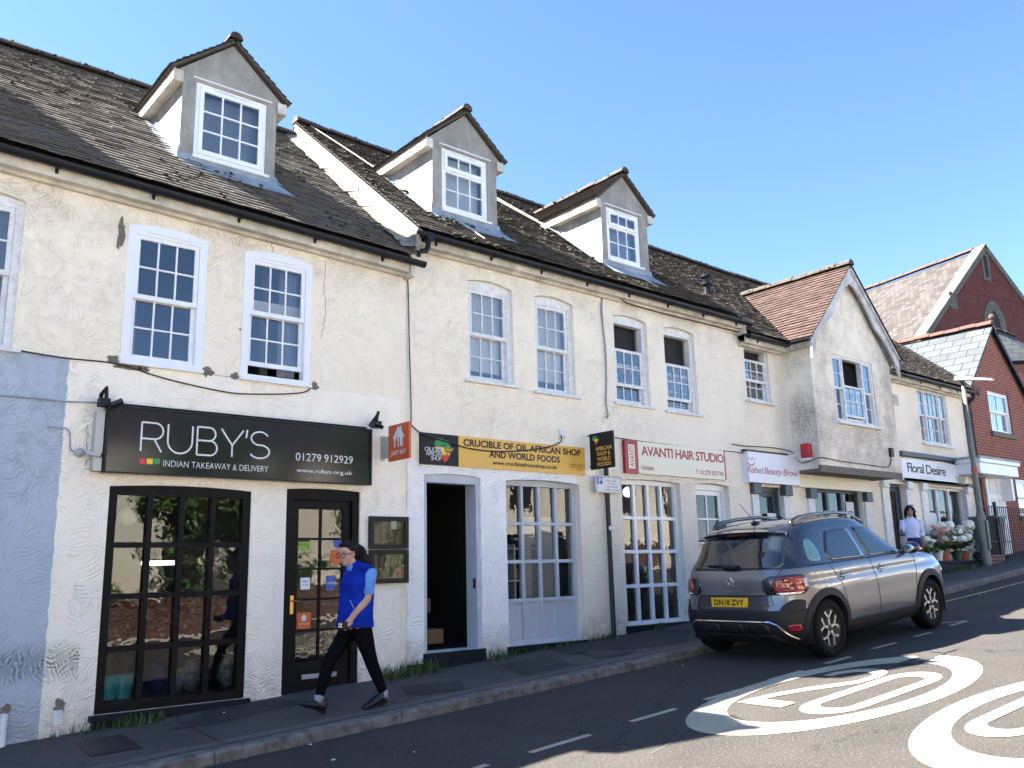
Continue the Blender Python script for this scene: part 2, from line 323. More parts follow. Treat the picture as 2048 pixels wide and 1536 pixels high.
# ------------------------------------------------------------------ building helpers
ORG = {}
def tag(o, label=None, cat=None, group=None, kind=None):
    if label: o['label'] = label
    if cat: o['category'] = cat
    if group: o['group'] = group
    if kind: o['kind'] = kind
    return o
def thing(name, label, cat, loc=(0, 0, 0), group=None, rz=0.0):
    o = bpy.data.objects.new(name, None); C.objects.link(o); o.location = loc; o.rotation_euler = (0, 0, rz)
    o.empty_display_size = 0.2; ORG[o.name] = Vector(loc) if rz == 0 else Vector((0, 0, 0))
    return tag(o, label, cat, group)
def org(o):
    while o is not None:
        if o.name in ORG: return ORG[o.name]
        o = o.parent
    return Vector((0, 0, 0))
class MB:
    def __init__(s): s.v = []; s.f = []; s.m = []; s.r = []
    def add(s, vs, fs, mi=0, rnd=0.5):
        n = len(s.v); s.v += [tuple(v) for v in vs]
        for f in fs: s.f.append(tuple(i+n for i in f)); s.m.append(mi); s.r.append(rnd)
        return s
    def box(s, x0, x1, y0, y1, z0, z1, mi=0):
        return s.add([(x0,y0,z0),(x1,y0,z0),(x1,y1,z0),(x0,y1,z0),(x0,y0,z1),(x1,y0,z1),(x1,y1,z1),(x0,y1,z1)],
              [(3,2,1,0),(4,5,6,7),(0,1,5,4),(1,2,6,5),(2,3,7,6),(3,0,4,7)], mi)
    def obox(s, c, ax, mi=0):
        c = Vector(c); a = [Vector(q) for q in ax]
        v = [c+sx*a[0]+sy*a[1]+sz*a[2] for sz in (-1,1) for sx, sy in ((-1,-1),(1,-1),(1,1),(-1,1))]
        return s.add(v, [(3,2,1,0),(4,5,6,7),(0,1,5,4),(1,2,6,5),(2,3,7,6),(3,0,4,7)], mi)
    def quad(s, a, b, c, d, mi=0, rnd=0.5): return s.add([a,b,c,d], [(0,1,2,3)], mi, rnd)
    def prism(s, pts, f0, f1, mi=0):
        """pts 2D closed outline, f0/f1 map (a,b)->3D for the two caps"""
        n = len(pts); v = [f0(*p) for p in pts] + [f1(*p) for p in pts]
        return s.add(v, [tuple(range(n)), tuple(range(2*n-1, n-1, -1))] + [(i, i+n, (i+1)%n+n, (i+1)%n) for i in range(n)], mi)
    def xz(s, pts, y0, y1, mi=0): return s.prism(pts, lambda a, b: (a, y0, b), lambda a, b: (a, y1, b), mi)
    def flat(s, pts, fn, mi=0): return s.add([fn(*p) for p in pts], [tuple(range(len(pts)))], mi)
    def tube(s, path, r, seg=8, mi=0, cap=True):
        path = [Vector(p) for p in path]; n = len(path); rr = r if isinstance(r, (list, tuple)) else [r]*n
        vs = []; up = None
        for i, p in enumerate(path):
            t = (path[min(i+1, n-1)]-path[max(i-1, 0)]).normalized()
            if up is None: up = Vector((0, 0, 1)) if abs(t.z) < 0.9 else Vector((0, 1, 0))
            a = t.cross(up).normalized(); b = a.cross(t); up = b
            for k in range(seg):
                q = 2*PI*k/seg; vs.append(p + (a*math.cos(q)+b*math.sin(q))*rr[i])
        fs = [(i*seg+k, i*seg+(k+1)%seg, (i+1)*seg+(k+1)%seg, (i+1)*seg+k) for i in range(n-1) for k in range(seg)]
        if cap: fs += [tuple(range(seg-1, -1, -1)), tuple(range((n-1)*seg, n*seg))]
        return s.add(vs, fs, mi)
    def lathe(s, prof, c, seg=20, mi=0, axis='z'):
        vs = []
        for r, z in prof:
            for k in range(seg):
                q = 2*PI*k/seg; a, b = r*math.cos(q), r*math.sin(q)
                vs.append((c[0]+a, c[1]+b, c[2]+z) if axis == 'z' else (c[0]+a, c[1]+z, c[2]+b))
        n = len(prof)
        fs = [(i*seg+k, i*seg+(k+1)%seg, (i+1)*seg+(k+1)%seg, (i+1)*seg+k) for i in range(n-1) for k in range(seg)]
        fs += [tuple(range(seg-1, -1, -1)), tuple(range((n-1)*seg, n*seg))]
        return s.add(vs, fs, mi)
    def ball(s, c, r, seg=10, rings=7, mi=0, sc=(1,1,1), jit=0.0):
        vs = []; 
        for i in range(rings+1):
            th = PI*i/rings
            for k in range(seg):
                q = 2*PI*k/seg; j = 1+random.uniform(-jit, jit)
                vs.append((c[0]+r*sc[0]*j*math.sin(th)*math.cos(q), c[1]+r*sc[1]*j*math.sin(th)*math.sin(q), c[2]+r*sc[2]*j*math.cos(th)))
        fs = [(i*seg+k, (i+1)*seg+k, (i+1)*seg+(k+1)%seg, i*seg+(k+1)%seg) for i in range(rings) for k in range(seg)]
        return s.add(vs, fs, mi)
    def build(s, name, mats, parent=None, smooth=False, bevel=0.0, rnd=False, recalc=True):
        if not isinstance(mats, (list, tuple)): mats = [mats]
        o0 = org(parent); me = bpy.data.meshes.new(name)
        me.from_pydata([(v[0]-o0.x, v[1]-o0.y, v[2]-o0.z) for v in s.v], [], s.f)
        for m in mats: me.materials.append(M[m] if isinstance(m, str) else m)
        me.polygons.foreach_set('material_index', s.m)
        if rnd:
            a = me.attributes.new('rnd', 'FLOAT', 'FACE'); a.data.foreach_set('value', s.r)
        if recalc:
            bm = bmesh.new(); bm.from_mesh(me)
            if smooth: bmesh.ops.remove_doubles(bm, verts=bm.verts, dist=1e-5)
            bmesh.ops.recalc_face_normals(bm, faces=bm.faces); bm.to_mesh(me); bm.free()
        if smooth: me.polygons.foreach_set('use_smooth', [True]*len(me.polygons))
        me.update(); o = bpy.data.objects.new(name, me); C.objects.link(o)
        if parent is not None: o.parent = parent
        if bevel:
            b = o.modifiers.new('bevel', 'BEVEL'); b.width = bevel; b.segments = 2; b.limit_method = 'ANGLE'
        return o

def split(mb, name, mats, parent=None, **k):
    """the separate pieces of a builder, each as an object of its own"""
    par = list(range(len(mb.v)))
    def fd(i):
        while par[i] != i: par[i] = par[par[i]]; i = par[i]
        return i
    for f in mb.f:
        for j in f[1:]: par[fd(j)] = fd(f[0])
    gr = {}
    for n, f in enumerate(mb.f): gr.setdefault(fd(f[0]), []).append(n)
    out = []
    for fs in gr.values():
        m = MB(); ix = {}
        for n in fs:
            for j in mb.f[n]:
                if j not in ix: ix[j] = len(m.v); m.v.append(mb.v[j])
            m.f.append(tuple(ix[j] for j in mb.f[n])); m.m.append(mb.m[n]); m.r.append(mb.r[n])
        out.append(m.build(name, mats, parent, **k))
    return out
def text_polys(st, bold=0.0, shear=0.0, spacing=1.0):
    c = bpy.data.curves.new('t', 'FONT'); c.body = st; c.offset = bold; c.shear = shear; c.space_character = spacing; c.resolution_u = 3
    o = bpy.data.objects.new('t', c); C.objects.link(o)
    me = bpy.data.meshes.new_from_object(o.evaluated_get(bpy.context.evaluated_depsgraph_get()))
    vs = [(v.co.x, v.co.y) for v in me.vertices]; fs = [tuple(p.vertices) for p in me.polygons]
    bpy.data.objects.remove(o); bpy.data.curves.remove(c); bpy.data.meshes.remove(me)
    return vs, fs
def text(mb, st, rect, fn, mi=0, bold=0.0, shear=0.0, spacing=1.0):
    """writing fitted into rect (a0,a1,b0,b1) of the sign's own plane; fn maps (a,b)->3D"""
    vs, fs = text_polys(st, bold, shear, spacing)
    xs = [v[0] for v in vs]; ys = [v[1] for v in vs]; x0, x1, y0, y1 = min(xs), max(xs), min(ys), max(ys)
    a0, a1, b0, b1 = rect
    mb.add([fn(a0+(v[0]-x0)/(x1-x0)*(a1-a0), b0+(v[1]-y0)/(y1-y0)*(b1-b0)) for v in vs], fs, mi)
def stroke(mb, pts, w, fn, mi=0):
    pts = [Vector((*p, 0)) for p in pts]; n = len(pts); L = []; R_ = []
    for i, p in enumerate(pts):
        t = (pts[min(i+1, n-1)]-pts[max(i-1, 0)]).normalized(); q = Vector((-t.y, t.x, 0))*w/2
        L.append(p+q); R_.append(p-q)
    for i in range(n-1):
        mb.add([fn(v.x, v.y) for v in (L[i], L[i+1], R_[i+1], R_[i])], [(0, 1, 2, 3)], mi)
def arcpts(cx, cz, rx, rz, a0, a1, n=14):
    return [(cx+rx*math.cos(math.radians(a0+(a1-a0)*i/n)), cz+rz*math.sin(math.radians(a0+(a1-a0)*i/n))) for i in range(n+1)]
def clip(poly, k, lim, keep_less):
    out = []
    for i in range(len(poly)):
        a, b = poly[i], poly[(i+1) % len(poly)]
        ia = (a[k] < lim) == keep_less; ib = (b[k] < lim) == keep_less
        if ia: out.append(a)
        if ia != ib:
            t = (lim-a[k])/(b[k]-a[k]); out.append((a[0]+t*(b[0]-a[0]), a[1]+t*(b[1]-a[1])))
    return out
def rect4(tl, tr, br, bl, y=0.0):
    a, b, c, d = PY(*tl, y), PY(*tr, y), PY(*br, y), PY(*bl, y)
    return ((a.x+d.x)/2, (b.x+c.x)/2, (c.z+d.z)/2, (a.z+b.z)/2)

# ================================================================== ground, road, pavement
def strip(name, xs, ys, zf, mat, kind='structure'):
    mb = MB(); vs = [(x, y, zf(x, y)) for y in ys for x in xs]; n = len(xs)
    mb.add(vs, [(j*n+i, j*n+i+1, (j+1)*n+i+1, (j+1)*n+i) for j in range(len(ys)-1) for i in range(n-1)])
    o = mb.build(name, mat, smooth=True); tag(o, kind=kind); return o
XS = [-40 + i*0.5 for i in range(261)]
strip('ground', [-400, -200, -90] + XS[::4] + [110, 200, 400], [-300, -120, -60, -30, -12, -2, 0.5, 12, 30, 90, 300], lambda x, y: h(x)-0.55, 'patch')
strip('road', XS, [-11.2, -9, -7, -5, -3, KERB-0.02], lambda x, y: h(x), 'road')
PVY = [KERB+0.13, -1.25, -0.6, 0.0, 0.35]
strip('pavement', XS, PVY, pave, 'pave')
# kerb stones: one long run of stones with joints
mb = MB(); x = -14.0
while x < 42:
    L = random.uniform(0.75, 1.0); a, b = x+0.004, x+L-0.004; j = random.uniform(-0.006, 0.006); y0, y1 = KERB+j, KERB+0.15
    v = []
    for q in (a, b):
        zt = pave(q, KERB)+0.004+j*0.4; v += [(q, y0, h(q)-0.1), (q, y0+0.005, zt-0.022), (q, y0+0.028, zt), (q, y1, zt+0.003), (q, y1, h(q)-0.1)]
    mb.add(v, [(0,1,6,5), (1,2,7,6), (2,3,8,7), (3,4,9,8), (0,4,3,2,1), (5,6,7,8,9)]); x += L
tag(mb.build('kerb', 'kerb'), kind='structure')
# pavement repairs and the paving strip behind the kerb
def patch(name, pts, dz, mat, kind=None):
    mb = MB(); n = len(pts); mb.flat(pts, lambda a, b: (a, b, pave(a, b)+dz)); o = mb.build(name, mat); return tag(o, kind=kind or 'structure')
def gpave(u, v):
    p = PR(u, v)
    for _ in range(6):
        d = _ray(u, v); z = pave(p.x, p.y); t = (CAMZ-z)/-d[2]; p = Vector((d[0]*t, CAMY+d[1]*t, 0))
    return (p.x, p.y)
patch('pavement_patch', [gpave(*q) for q in ((335,1462),(440,1446),(620,1404),(560,1398),(420,1420))], 0.004, 'patch')
patch('pavement_patch', [gpave(*q) for q in ((815,1392),(935,1380),(920,1362),(800,1372))], 0.004, 'patch')
patch('pavement_patch', [gpave(*q) for q in ((1080,1296),(1140,1310),(1370,1288),(1385,1262),(1260,1262))], 0.004, 'patch')
for k, (a, b, c) in enumerate(((-1.62, -1.48, 'strip'),)):
    mb = MB(); xs = [-12+i*0.5 for i in range(100)]; mb.add([(x, y, pave(x, y)+.003) for y in (a, b) for x in xs], [(i, i+1, 101+i, 100+i) for i in range(99)]); tag(mb.build('pavement_strip', c), kind='structure')
for q in (((1000,1330),(1090,1312),(1150,1330),(1050,1352)),): patch('pavement_patch', [gpave(*w) for w in q], 0.0036, random.choice(('patch', 'strip')))
for x in (3.2, 6.9, 10.1, 13.0, 16.5): mb = MB(); mb.add([(x-.006, KERB+.16, pave(x, KERB+.16)+.0045), (x+.006, KERB+.16, pave(x, KERB+.16)+.0045), (x+.09, -.02, pave(x, -.02)+.0045), (x+.075, -.02, pave(x, -.02)+.0045)], [(0,1,2,3)]); tag(mb.build('pavement_joint', 'ink'), kind='structure')
mb = MB(); cr_ = [(7.9+.12*i, -3.62+.045*i+random.uniform(-.02, .02)) for i in range(-22, 1)]
for a, b in zip(cr_[:-1], cr_[1:]): mb.add([(a[0], a[1], h(a[0])+.003), (b[0], b[1], h(b[0])+.003), (b[0], b[1]+.012, h(b[0])+.003), (a[0], a[1]+.010, h(a[0])+.003)], [(0,1,2,3)])
tag(mb.build('road_joint', 'strip'), kind='structure')
# painted markings
def rpoly(mb, pts, dz=0.004): mb.flat(pts, lambda a, b: (a, b, h(a)+dz))
def rstrip(mb, pts, w, dz=0.004):
    q = []
    for (a, b) in zip(pts[:-1], pts[1:]):
        n = max(1, int(math.dist(a, b)/0.4)); q += [(a[0]+(b[0]-a[0])*i/n, a[1]+(b[1]-a[1])*i/n) for i in range(n)]
    q.append(pts[-1]); stroke(mb, q, w, lambda a, b: (a, b, h(a)+dz))
DASH = [((1060,1506),(1180,1470)), ((1262,1444),(1352,1418)), ((1410,1400),(1495,1376)), ((1540,1360),(1605,1342)), ((1650,1328),(1700,1314)), ((1745,1298),(1792,1286)), ((1829,1274),(1862,1265)), ((1900,1252),(1932,1243)), ((905,1553),(975,1530)), ((640,1640),(800,1588))]
for a, b in DASH:
    p, q = PR(*a), PR(*b); mb = MB(); rstrip(mb, [(p.x, p.y), (q.x, q.y)], 0.07); tag(mb.build('road_marking', 'paint'), kind='structure')
p, q = PR(1933, 1242), PR(1862, 1241); mb = MB(); rstrip(mb, [(p.x, p.y), (q.x-0.6, q.y)], 0.06); tag(mb.build('road_marking', 'paint'), kind='structure')
p, q = PR(1880, 1206), PR(2048, 1164); mb = MB(); rstrip(mb, [(p.x, p.y), (q.x, q.y), (q.x+9, q.y+(q.y-p.y)/(q.x-p.x)*9)], 0.06); tag(mb.build('road_marking', 'yellow'), kind='structure')
def roundel(cx, cy, sg=1):
    mb = MB(); RX, RY = 2.13, 0.92; n = 72
    # oval ring, wide at its ends
    vo = [(cx+RX*math.cos(2*PI*i/n), cy+RY*math.sin(2*PI*i/n)) for i in range(n)]
    vi = [(cx+(RX-0.52)*math.cos(2*PI*i/n), cy+(RY-0.20)*math.sin(2*PI*i/n)) for i in range(n)]
    mb.add([(a, b, h(a)+0.004) for a, b in vo+vi], [(i, (i+1) % n, n+(i+1) % n, n+i) for i in range(n)])
    f = lambda a, b: (a, b, h(a)+0.004)
    # "20" read by a driver going uphill: up = +x, left of the 2 = +y
    w = 0.11
    def D(pts, ww=w):
        q = []
        for s_, ccy in ((1, 0),):
            q = [(cx+a, cy+b) for a, b in pts]
        stroke(mb, q, ww, f)
    # 0 : long rounded loop, on the right (-y)
    L, W_ = 0.98, 0.20; oy = -0.29
    loop = [(L-0.32+0.32*math.cos(t), oy+W_*math.sin(t)) for t in np.linspace(-PI/2, PI/2, 12)] + [(-L+0.32+0.32*math.cos(t), oy+W_*math.sin(t)) for t in np.linspace(PI/2, 3*PI/2, 12)]
    loop.append(loop[0]); ring(mb, [(cx+a*sg, cy+b*sg) for a, b in loop], 0.27, 0.125, lambda a, b: (a, b, h(a)+0.0052))
    # 2
    oy = 0.27
    two = [(0.52, oy+0.23), (0.72, oy+0.23)] + [(0.66+0.32*math.cos(t), oy+0.21*math.sin(t)) for t in np.linspace(PI/2-0.3, -PI/2, 12)] + [(0.35, oy-0.20), (-0.15, oy+0.02), (-0.55, oy+0.15), (-0.93, oy+0.20)]
    ring(mb, [(cx+a*sg, cy+b*sg) for a, b in two], 0.23, 0.11, lambda a, b: (a, b, h(a)+0.0062))
    ring(mb, [(cx-0.90*sg, cy+(oy+0.25)*sg), (cx-0.90*sg, cy+(oy-0.22)*sg)], 0.24, 0.12, lambda a, b: (a, b, h(a)+0.0071))
    o = mb.build('road_marking', 'paint'); tag(o, kind='structure'); return o
def ring(mb, pts, wx, wy, f):
    """paint line whose width is wx along the road and wy across it (stretched lettering)"""
    n = len(pts); closed = math.dist(pts[0], pts[-1]) < 1e-6; A = []; B = []
    for i in range(n):
        a = pts[i-1] if i > 0 else (pts[-2] if closed else pts[0]); b = pts[i+1] if i < n-1 else (pts[1] if closed else pts[-1])
        tx, ty = (b[0]-a[0])/wx, (b[1]-a[1])/wy; l = math.hypot(tx, ty) or 1; nx, ny = -ty/l*wx/2, tx/l*wy/2
        A.append((pts[i][0]+nx, pts[i][1]+ny)); B.append((pts[i][0]-nx, pts[i][1]-ny))
    for i in range(n-1): mb.add([f(*A[i]), f(*A[i+1]), f(*B[i+1]), f(*B[i])], [(0, 1, 2, 3)])
for u, v in ((1883, 1302), (1858, 1311), (1842, 1319), (1824, 1325)):
    q = PR(u, v); mb = MB(); rpoly(mb, [(q.x-.16, q.y-.10), (q.x+.14, q.y-.13), (q.x+.16, q.y+.08), (q.x-.13, q.y+.10)], .0085); tag(mb.build('road_patch', 'patch'), kind='structure')
roundel(8.11, -4.56); roundel(8.05, -6.58, -1)
# cast covers let into the pavement
def cover(px4, label, ribs):
    c = [gpave(*q) for q in px4]; mb = MB(); f = lambda a, b: (a, b, pave(a, b)+0.008)
    L = lambda s, t: tuple((1-s)*((1-t)*c[0][k]+t*c[3][k])+s*((1-t)*c[1][k]+t*c[2][k]) for k in (0, 1))
    fr = [(0,1,0,.05),(0,1,.95,1),(0,.04,.05,.95),(.96,1,.05,.95)]
    for k in range(ribs): fr.append((.06+.88*k/ribs, .06+.88*(k+.62)/ribs, .07, .93))
    for s0, s1, t0, t1 in fr: mb.add([f(*L(s0,t0)), f(*L(s1,t0)), f(*L(s1,t1)), f(*L(s0,t1))], [(0,1,2,3)])
    o = mb.build('cover', 'cast'); mb2 = MB(); mb2.add([(a, b, pave(a, b)+0.005) for a, b in c], [(0,1,2,3)]); 
    tag(o, label, 'cover'); mb2.build('cover_bed', 'ink', o)
cover(((152,1487),(245,1470),(285,1496),(182,1514)), 'ribbed metal cellar cover in the pavement below the takeaway window', 9)
cover(((1160,1306),(1232,1301),(1268,1306),(1198,1318)), 'plain dark inspection cover in the pavement by the parking sign pole', 2)

# ================================================================== facade pieces
def wall_open(mb, x0, x1, z0, z1, ops, y=0.0, th=0.3):
    """front wall with openings (x0,x1,z0,zspring,rise) and their reveals"""
    xs = sorted({x0, x1, *[o[0] for o in ops], *[o[1] for o in ops]}); zs = sorted({z0, z1, *[o[2] for o in ops], *[o[3]+o[4] for o in ops]})
    for a, b in zip(xs[:-1], xs[1:]):
        for c, d in zip(zs[:-1], zs[1:]):
            mx, mz = (a+b)/2, (c+d)/2
            if any(o[0] < mx < o[1] and o[2] < mz < o[3]+o[4] for o in ops): continue
            mb.quad((a,y,c), (b,y,c), (b,y,d), (a,y,d)); mb.quad((a,y+th,c), (a,y+th,d), (b,y+th,d), (b,y+th,c))
    for (a, b, c, d, r) in ops:
        arc = arch(a, b, d, r)
        if r > 0:
            for p, q in zip(arc[:-1], arc[1:]):
                for yy in (y, y+th): mb.quad((p[0],yy,p[1]), (q[0],yy,q[1]), (q[0],yy,d+r), (p[0],yy,d+r))
        path = [(a, c)] + arc + [(b, c)]
        for p, q in zip(path[:-1], path[1:]): mb.quad((p[0],y,p[1]), (q[0],y,q[1]), (q[0],y+th,q[1]), (p[0],y+th,p[1]))
        mb.quad((a,y,c), (b,y,c), (b,y+th,c), (a,y+th,c))
def arch(a, b, d, r, n=10):
    if r <= 0: return [(a, d), (b, d)]
    return [(a+(b-a)*i/n, d+r*(1-(2*i/n-1)**2)) for i in range(n+1)]

def sash(mb, pane, x0, x1, z0, z1, y, nx, ny, st=0.045, bar=0.018, dp=0.04, mi=0):
    mb.box(x0, x0+st, y, y+dp, z0, z1, mi); mb.box(x1-st, x1, y, y+dp, z0, z1, mi)
    mb.box(x0+st, x1-st, y, y+dp, z1-st, z1, mi); mb.box(x0+st, x1-st, y, y+dp, z0, z0+st*1.15, mi)
    ax, bx, az, bz = x0+st, x1-st, z0+st*1.15, z1-st
    for i in range(1, nx): q = ax+(bx-ax)*i/nx; mb.box(q-bar/2, q+bar/2, y+0.006, y+dp-0.01, az, bz, mi)
    for j in range(1, ny):
        q = az+(bz-az)*j/ny
        for i in range(nx):
            e0 = ax if i == 0 else ax+(bx-ax)*i/nx+bar/2; e1 = bx if i == nx-1 else ax+(bx-ax)*(i+1)/nx-bar/2
            mb.box(e0, e1, y+0.008, y+dp-0.012, q-bar/2, q+bar/2, mi)
    pane.quad((ax,y+dp*0.55,az), (bx,y+dp*0.55,az), (bx,y+dp*0.55,bz), (ax,y+dp*0.55,bz))

def window(par, o, mat='wood', fw=0.07, y=0.06, nx=3, ny=2, split=0.5, up=None, lo=None, sill=0.06, sillw=0.07, head=0.0, blind=None, blindz=None, vent=False, fd=0.11):
    """sliding sash window in opening o; up/lo=(z0,z1) of the two sashes as fractions of the frame height"""
    x0, x1, z0, z1, r = o; fr = MB(); pn = MB()
    fr.box(x0, x0+fw, y, y+fd, z0, z1); fr.box(x1-fw, x1, y, y+fd, z0, z1)
    top = arch(x0+0.002, x1-0.002, z1, r-0.004 if r > 0 else 0); hb = fw+head
    fr.xz([(x0+fw, z1-hb)] + [p for p in ([(x0+fw, z1)] if r <= 0 else [(x0+fw, z1-0.001)]+[q for q in top if x0+fw < q[0] < x1-fw]+[(x1-fw, z1-0.001)])] + ([(x1-fw, z1)] if r <= 0 else []) + [(x1-fw, z1-hb)], y+0.002, y+fd)
    if r > 0: fr.xz([(x0, z1)] + [q for q in top if q[0] <= x0+fw] + [(x0+fw, z1+(r-0.004)*(1-(2*fw/(x1-x0)-1)**2)), (x0+fw, z1)], y+0.002, y+fd); fr.xz([(x1-fw, z1), (x1-fw, z1+(r-0.004)*(1-(2*fw/(x1-x0)-1)**2))] + [q for q in top if q[0] >= x1-fw] + [(x1, z1)], y+0.002, y+fd)
    fr.box(x0+fw, x1-fw, y, y+fd, z0, z0+0.035)
    ax, bx, az, bz = x0+fw+0.002, x1-fw-0.002, z0+0.035, z1-hb; H = bz-az
    up = up or (split, 1.0); lo = lo or (0.0, split+0.03)
    sash(fr, pn, ax, bx, az+H*up[0], az+H*up[1], y+0.015, nx, ny)
    sash(fr, pn, ax, bx, az+H*lo[0], az+H*lo[1], y+0.058, nx, ny)
    if vent: fr.box(ax+0.15*(bx-ax), bx-0.15*(bx-ax), y-0.008, y, z1-hb*0.62, z1-hb*0.62+0.022)
    w = fr.build('window', mat, par); pn.build('pane', 'glass', w, recalc=False)
    if sill: mb = MB().box(x0-sillw, x1+sillw, -0.055, y+0.03, z0-0.045, z0-0.003); mb.build('sill', mat, w, bevel=0.006)
    if blind:
        b0, b1 = blindz or (0, 1); MB().box(ax, bx, y+0.15, y+0.155, az+H*b0, az+H*b1).build('blind', blind, w)
    return w

def tile_roof(par, E, R, name='roof_tiles', mat='tile2', gauge=0.105, tw=0.165, mask=None, lift=0.026, jit=0.0022, base=0.02):
    """courses of single tiles between an eaves line E(a) and a ridge line R(a), a in 0..1"""
    mb = MB(); e0, e1, r0 = Vector(E(0)), Vector(E(1)), Vector(R(0)); Lx = (e1-e0).length; Ls = (Vector(R(.5))-Vector(E(.5))).length
    n = int(Ls/gauge); m = int(Lx/tw); nrm = (e1-e0).cross(Vector(R(.5))-Vector(E(.5))).normalized()
    if nrm.z < 0: nrm = -nrm
    P = lambda a, t: Vector(E(a)).lerp(Vector(R(a)), t)
    for i in range(n):
        t0, t1 = i/n, min(1, (i+1.15)/n); off = 0.5 if i % 2 else 0.0; rowj = random.uniform(-0.003, 0.003)
        for k in range(-1, m+1):
            a0, a1 = (k+off+0.015)/m, (k+off+0.985)/m; a0, a1 = max(0, a0), min(1, a1)
            if a1-a0 < 0.2/m: continue
            if mask and mask(P((a0+a1)/2, (t0+t1)/2)): continue
            j = random.gauss(0, jit)+rowj; dt = random.gauss(0, 0.03)/n; j2 = j+random.gauss(0, jit*0.6)
            p = [P(a0, t0+dt)+nrm*(base+lift+j), P(a1, t0+dt)+nrm*(base+lift+j2), P(a1, t1)+nrm*(base+0.004), P(a0, t1)+nrm*(base+0.004),
                 P(a0, t0+dt)+nrm*(base+lift+j-0.016), P(a1, t0+dt)+nrm*(base+lift+j2-0.016)]
            mb.add(p, [(0,1,2,3), (4,5,1,0), (4,0,3), (5,2,1)], 0, min(1, max(0, random.gauss(0.45, 0.24))))
    return mb.build(name, mat, par, rnd=True, recalc=False)

def deck(mb, E0, E1, R1, R0, th=0.06, drop=0.0): 
    a = [Vector(p) for p in (E0, E1, R1, R0)]; n = (a[1]-a[0]).cross(a[3]-a[0]).normalized(); n = n if n.z > 0 else -n
    a = [p-n*drop for p in a]; b = [p-n*th for p in a]; mb.add(a+b, [(0,1,2,3), (7,6,5,4), (0,4,5,1), (1,5,6,2), (2,6,7,3), (3,7,4,0)])
def ridge_run(par, pts, r=0.10, mat='ridge', seg=0.32, name='ridge_tiles', lumps=True):
    """half-round ridge tiles, each a little off line, with mortar and moss lumps"""
    mb = MB(); pts = [Vector(p) for p in pts]
    for a, b in zip(pts[:-1], pts[1:]):
        L = (b-a).length; n = max(1, round(L/seg)); d = (b-a).normalized(); s = d.cross(Vector((0, 0, 1))).normalized(); u = s.cross(d)
        for i in range(n):
            p, q = a.lerp(b, i/n), a.lerp(b, (i+0.97)/n); rr = r*random.uniform(0.94, 1.06); dz = random.uniform(-0.010, 0.010)
            vs = [c + s*math.cos(t)*rr*1.05 + u*(math.sin(t)*rr*k+dz-0.03) for c, k in ((p, 1.08), (q, 1.0)) for t in np.linspace(0, PI, 8)]
            mb.add(vs, [(k, k+1, k+9, k+8) for k in range(7)] + [tuple(range(7, -1, -1)), tuple(range(8, 16))])
            if lumps:
                for _ in range(3): th = random.uniform(0.2, 2.9); c = p.lerp(q, random.random())+s*math.cos(th)*r+u*(math.sin(th)*r-0.035); mb.ball(c, random.uniform(0.012, 0.026), 6, 4, 1, (1.6, 1.6, 0.6), 0.3)
    return mb.build(name, [mat, 'moss'], par)
def moss(par, E, R, n, parent_name='moss', size=(0.009, 0.024), low=False):
    mb = MB(); nr = (Vector(E(1))-Vector(E(0))).cross(Vector(R(.5))-Vector(E(.5))).normalized(); nr = nr if nr.z > 0 else -nr
    cl = [(random.random(), random.random()) for _ in range(max(1, n//9))]
    for i in range(n):
        c = random.choice(cl); a = min(.99, max(.01, c[0]+random.gauss(0, .035))); t = min(.99, max(.01, c[1]+random.gauss(0, .04)))
        if low: t = t*t*0.5
        p = Vector(E(a)).lerp(Vector(R(a)), t)+nr*0.045; mb.ball(p, random.uniform(*size), 6, 4, 0, (1.5, 1.2, 0.7), 0.3)
    o = mb.build(parent_name, 'moss', par); o['kind'] = 'stuff'; return o

def gutter(par, x0, x1, zf, y=-0.22, r=0.064, hoppers=True, ends=True):
    mb = MB(); n = 14
    A = [(x0+(x1-x0)*i/n) for i in range(n+1)]
    prof = [(y+r*math.cos(t), r*math.sin(t)) for t in np.linspace(PI, 2*PI, 9)]; prof2 = [(y+(r-.006)*math.cos(t), (r-.006)*math.sin(t)) for t in np.linspace(2*PI, PI, 9)]
    pr = prof+prof2; m = len(pr)
    mb.add([(x, q[0], zf(x)+q[1]) for x in A for q in pr], [(i*m+k, i*m+(k+1) % m, (i+1)*m+(k+1) % m, (i+1)*m+k) for i in range(n) for k in range(m)] + [tuple(range(m)), tuple(range(n*m, n*m+m))])
    for xe in (x0, x1): mb.add([(xe, q[0], zf(xe)+q[1]) for q in prof], [tuple(range(9))])
    x = x0+0.35
    while x < x1-0.1:      # brackets
        for a in (0, 0.03): pass
        q = [(y+(r+.010)*math.cos(t), (r+.010)*math.sin(t)) for t in np.linspace(PI, 2*PI, 9)]
        mb.add([(x+d, c[0], zf(x)+c[1]) for d in (0, 0.045) for c in q], [(k, k+1, k+10, k+9) for k in range(8)])
        mb.box(x+0.008, x+0.037, y+r-0.01, -0.06, zf(x)-0.10, zf(x)-0.03); x += 0.95
    return mb.build('gutter', 'black', par)
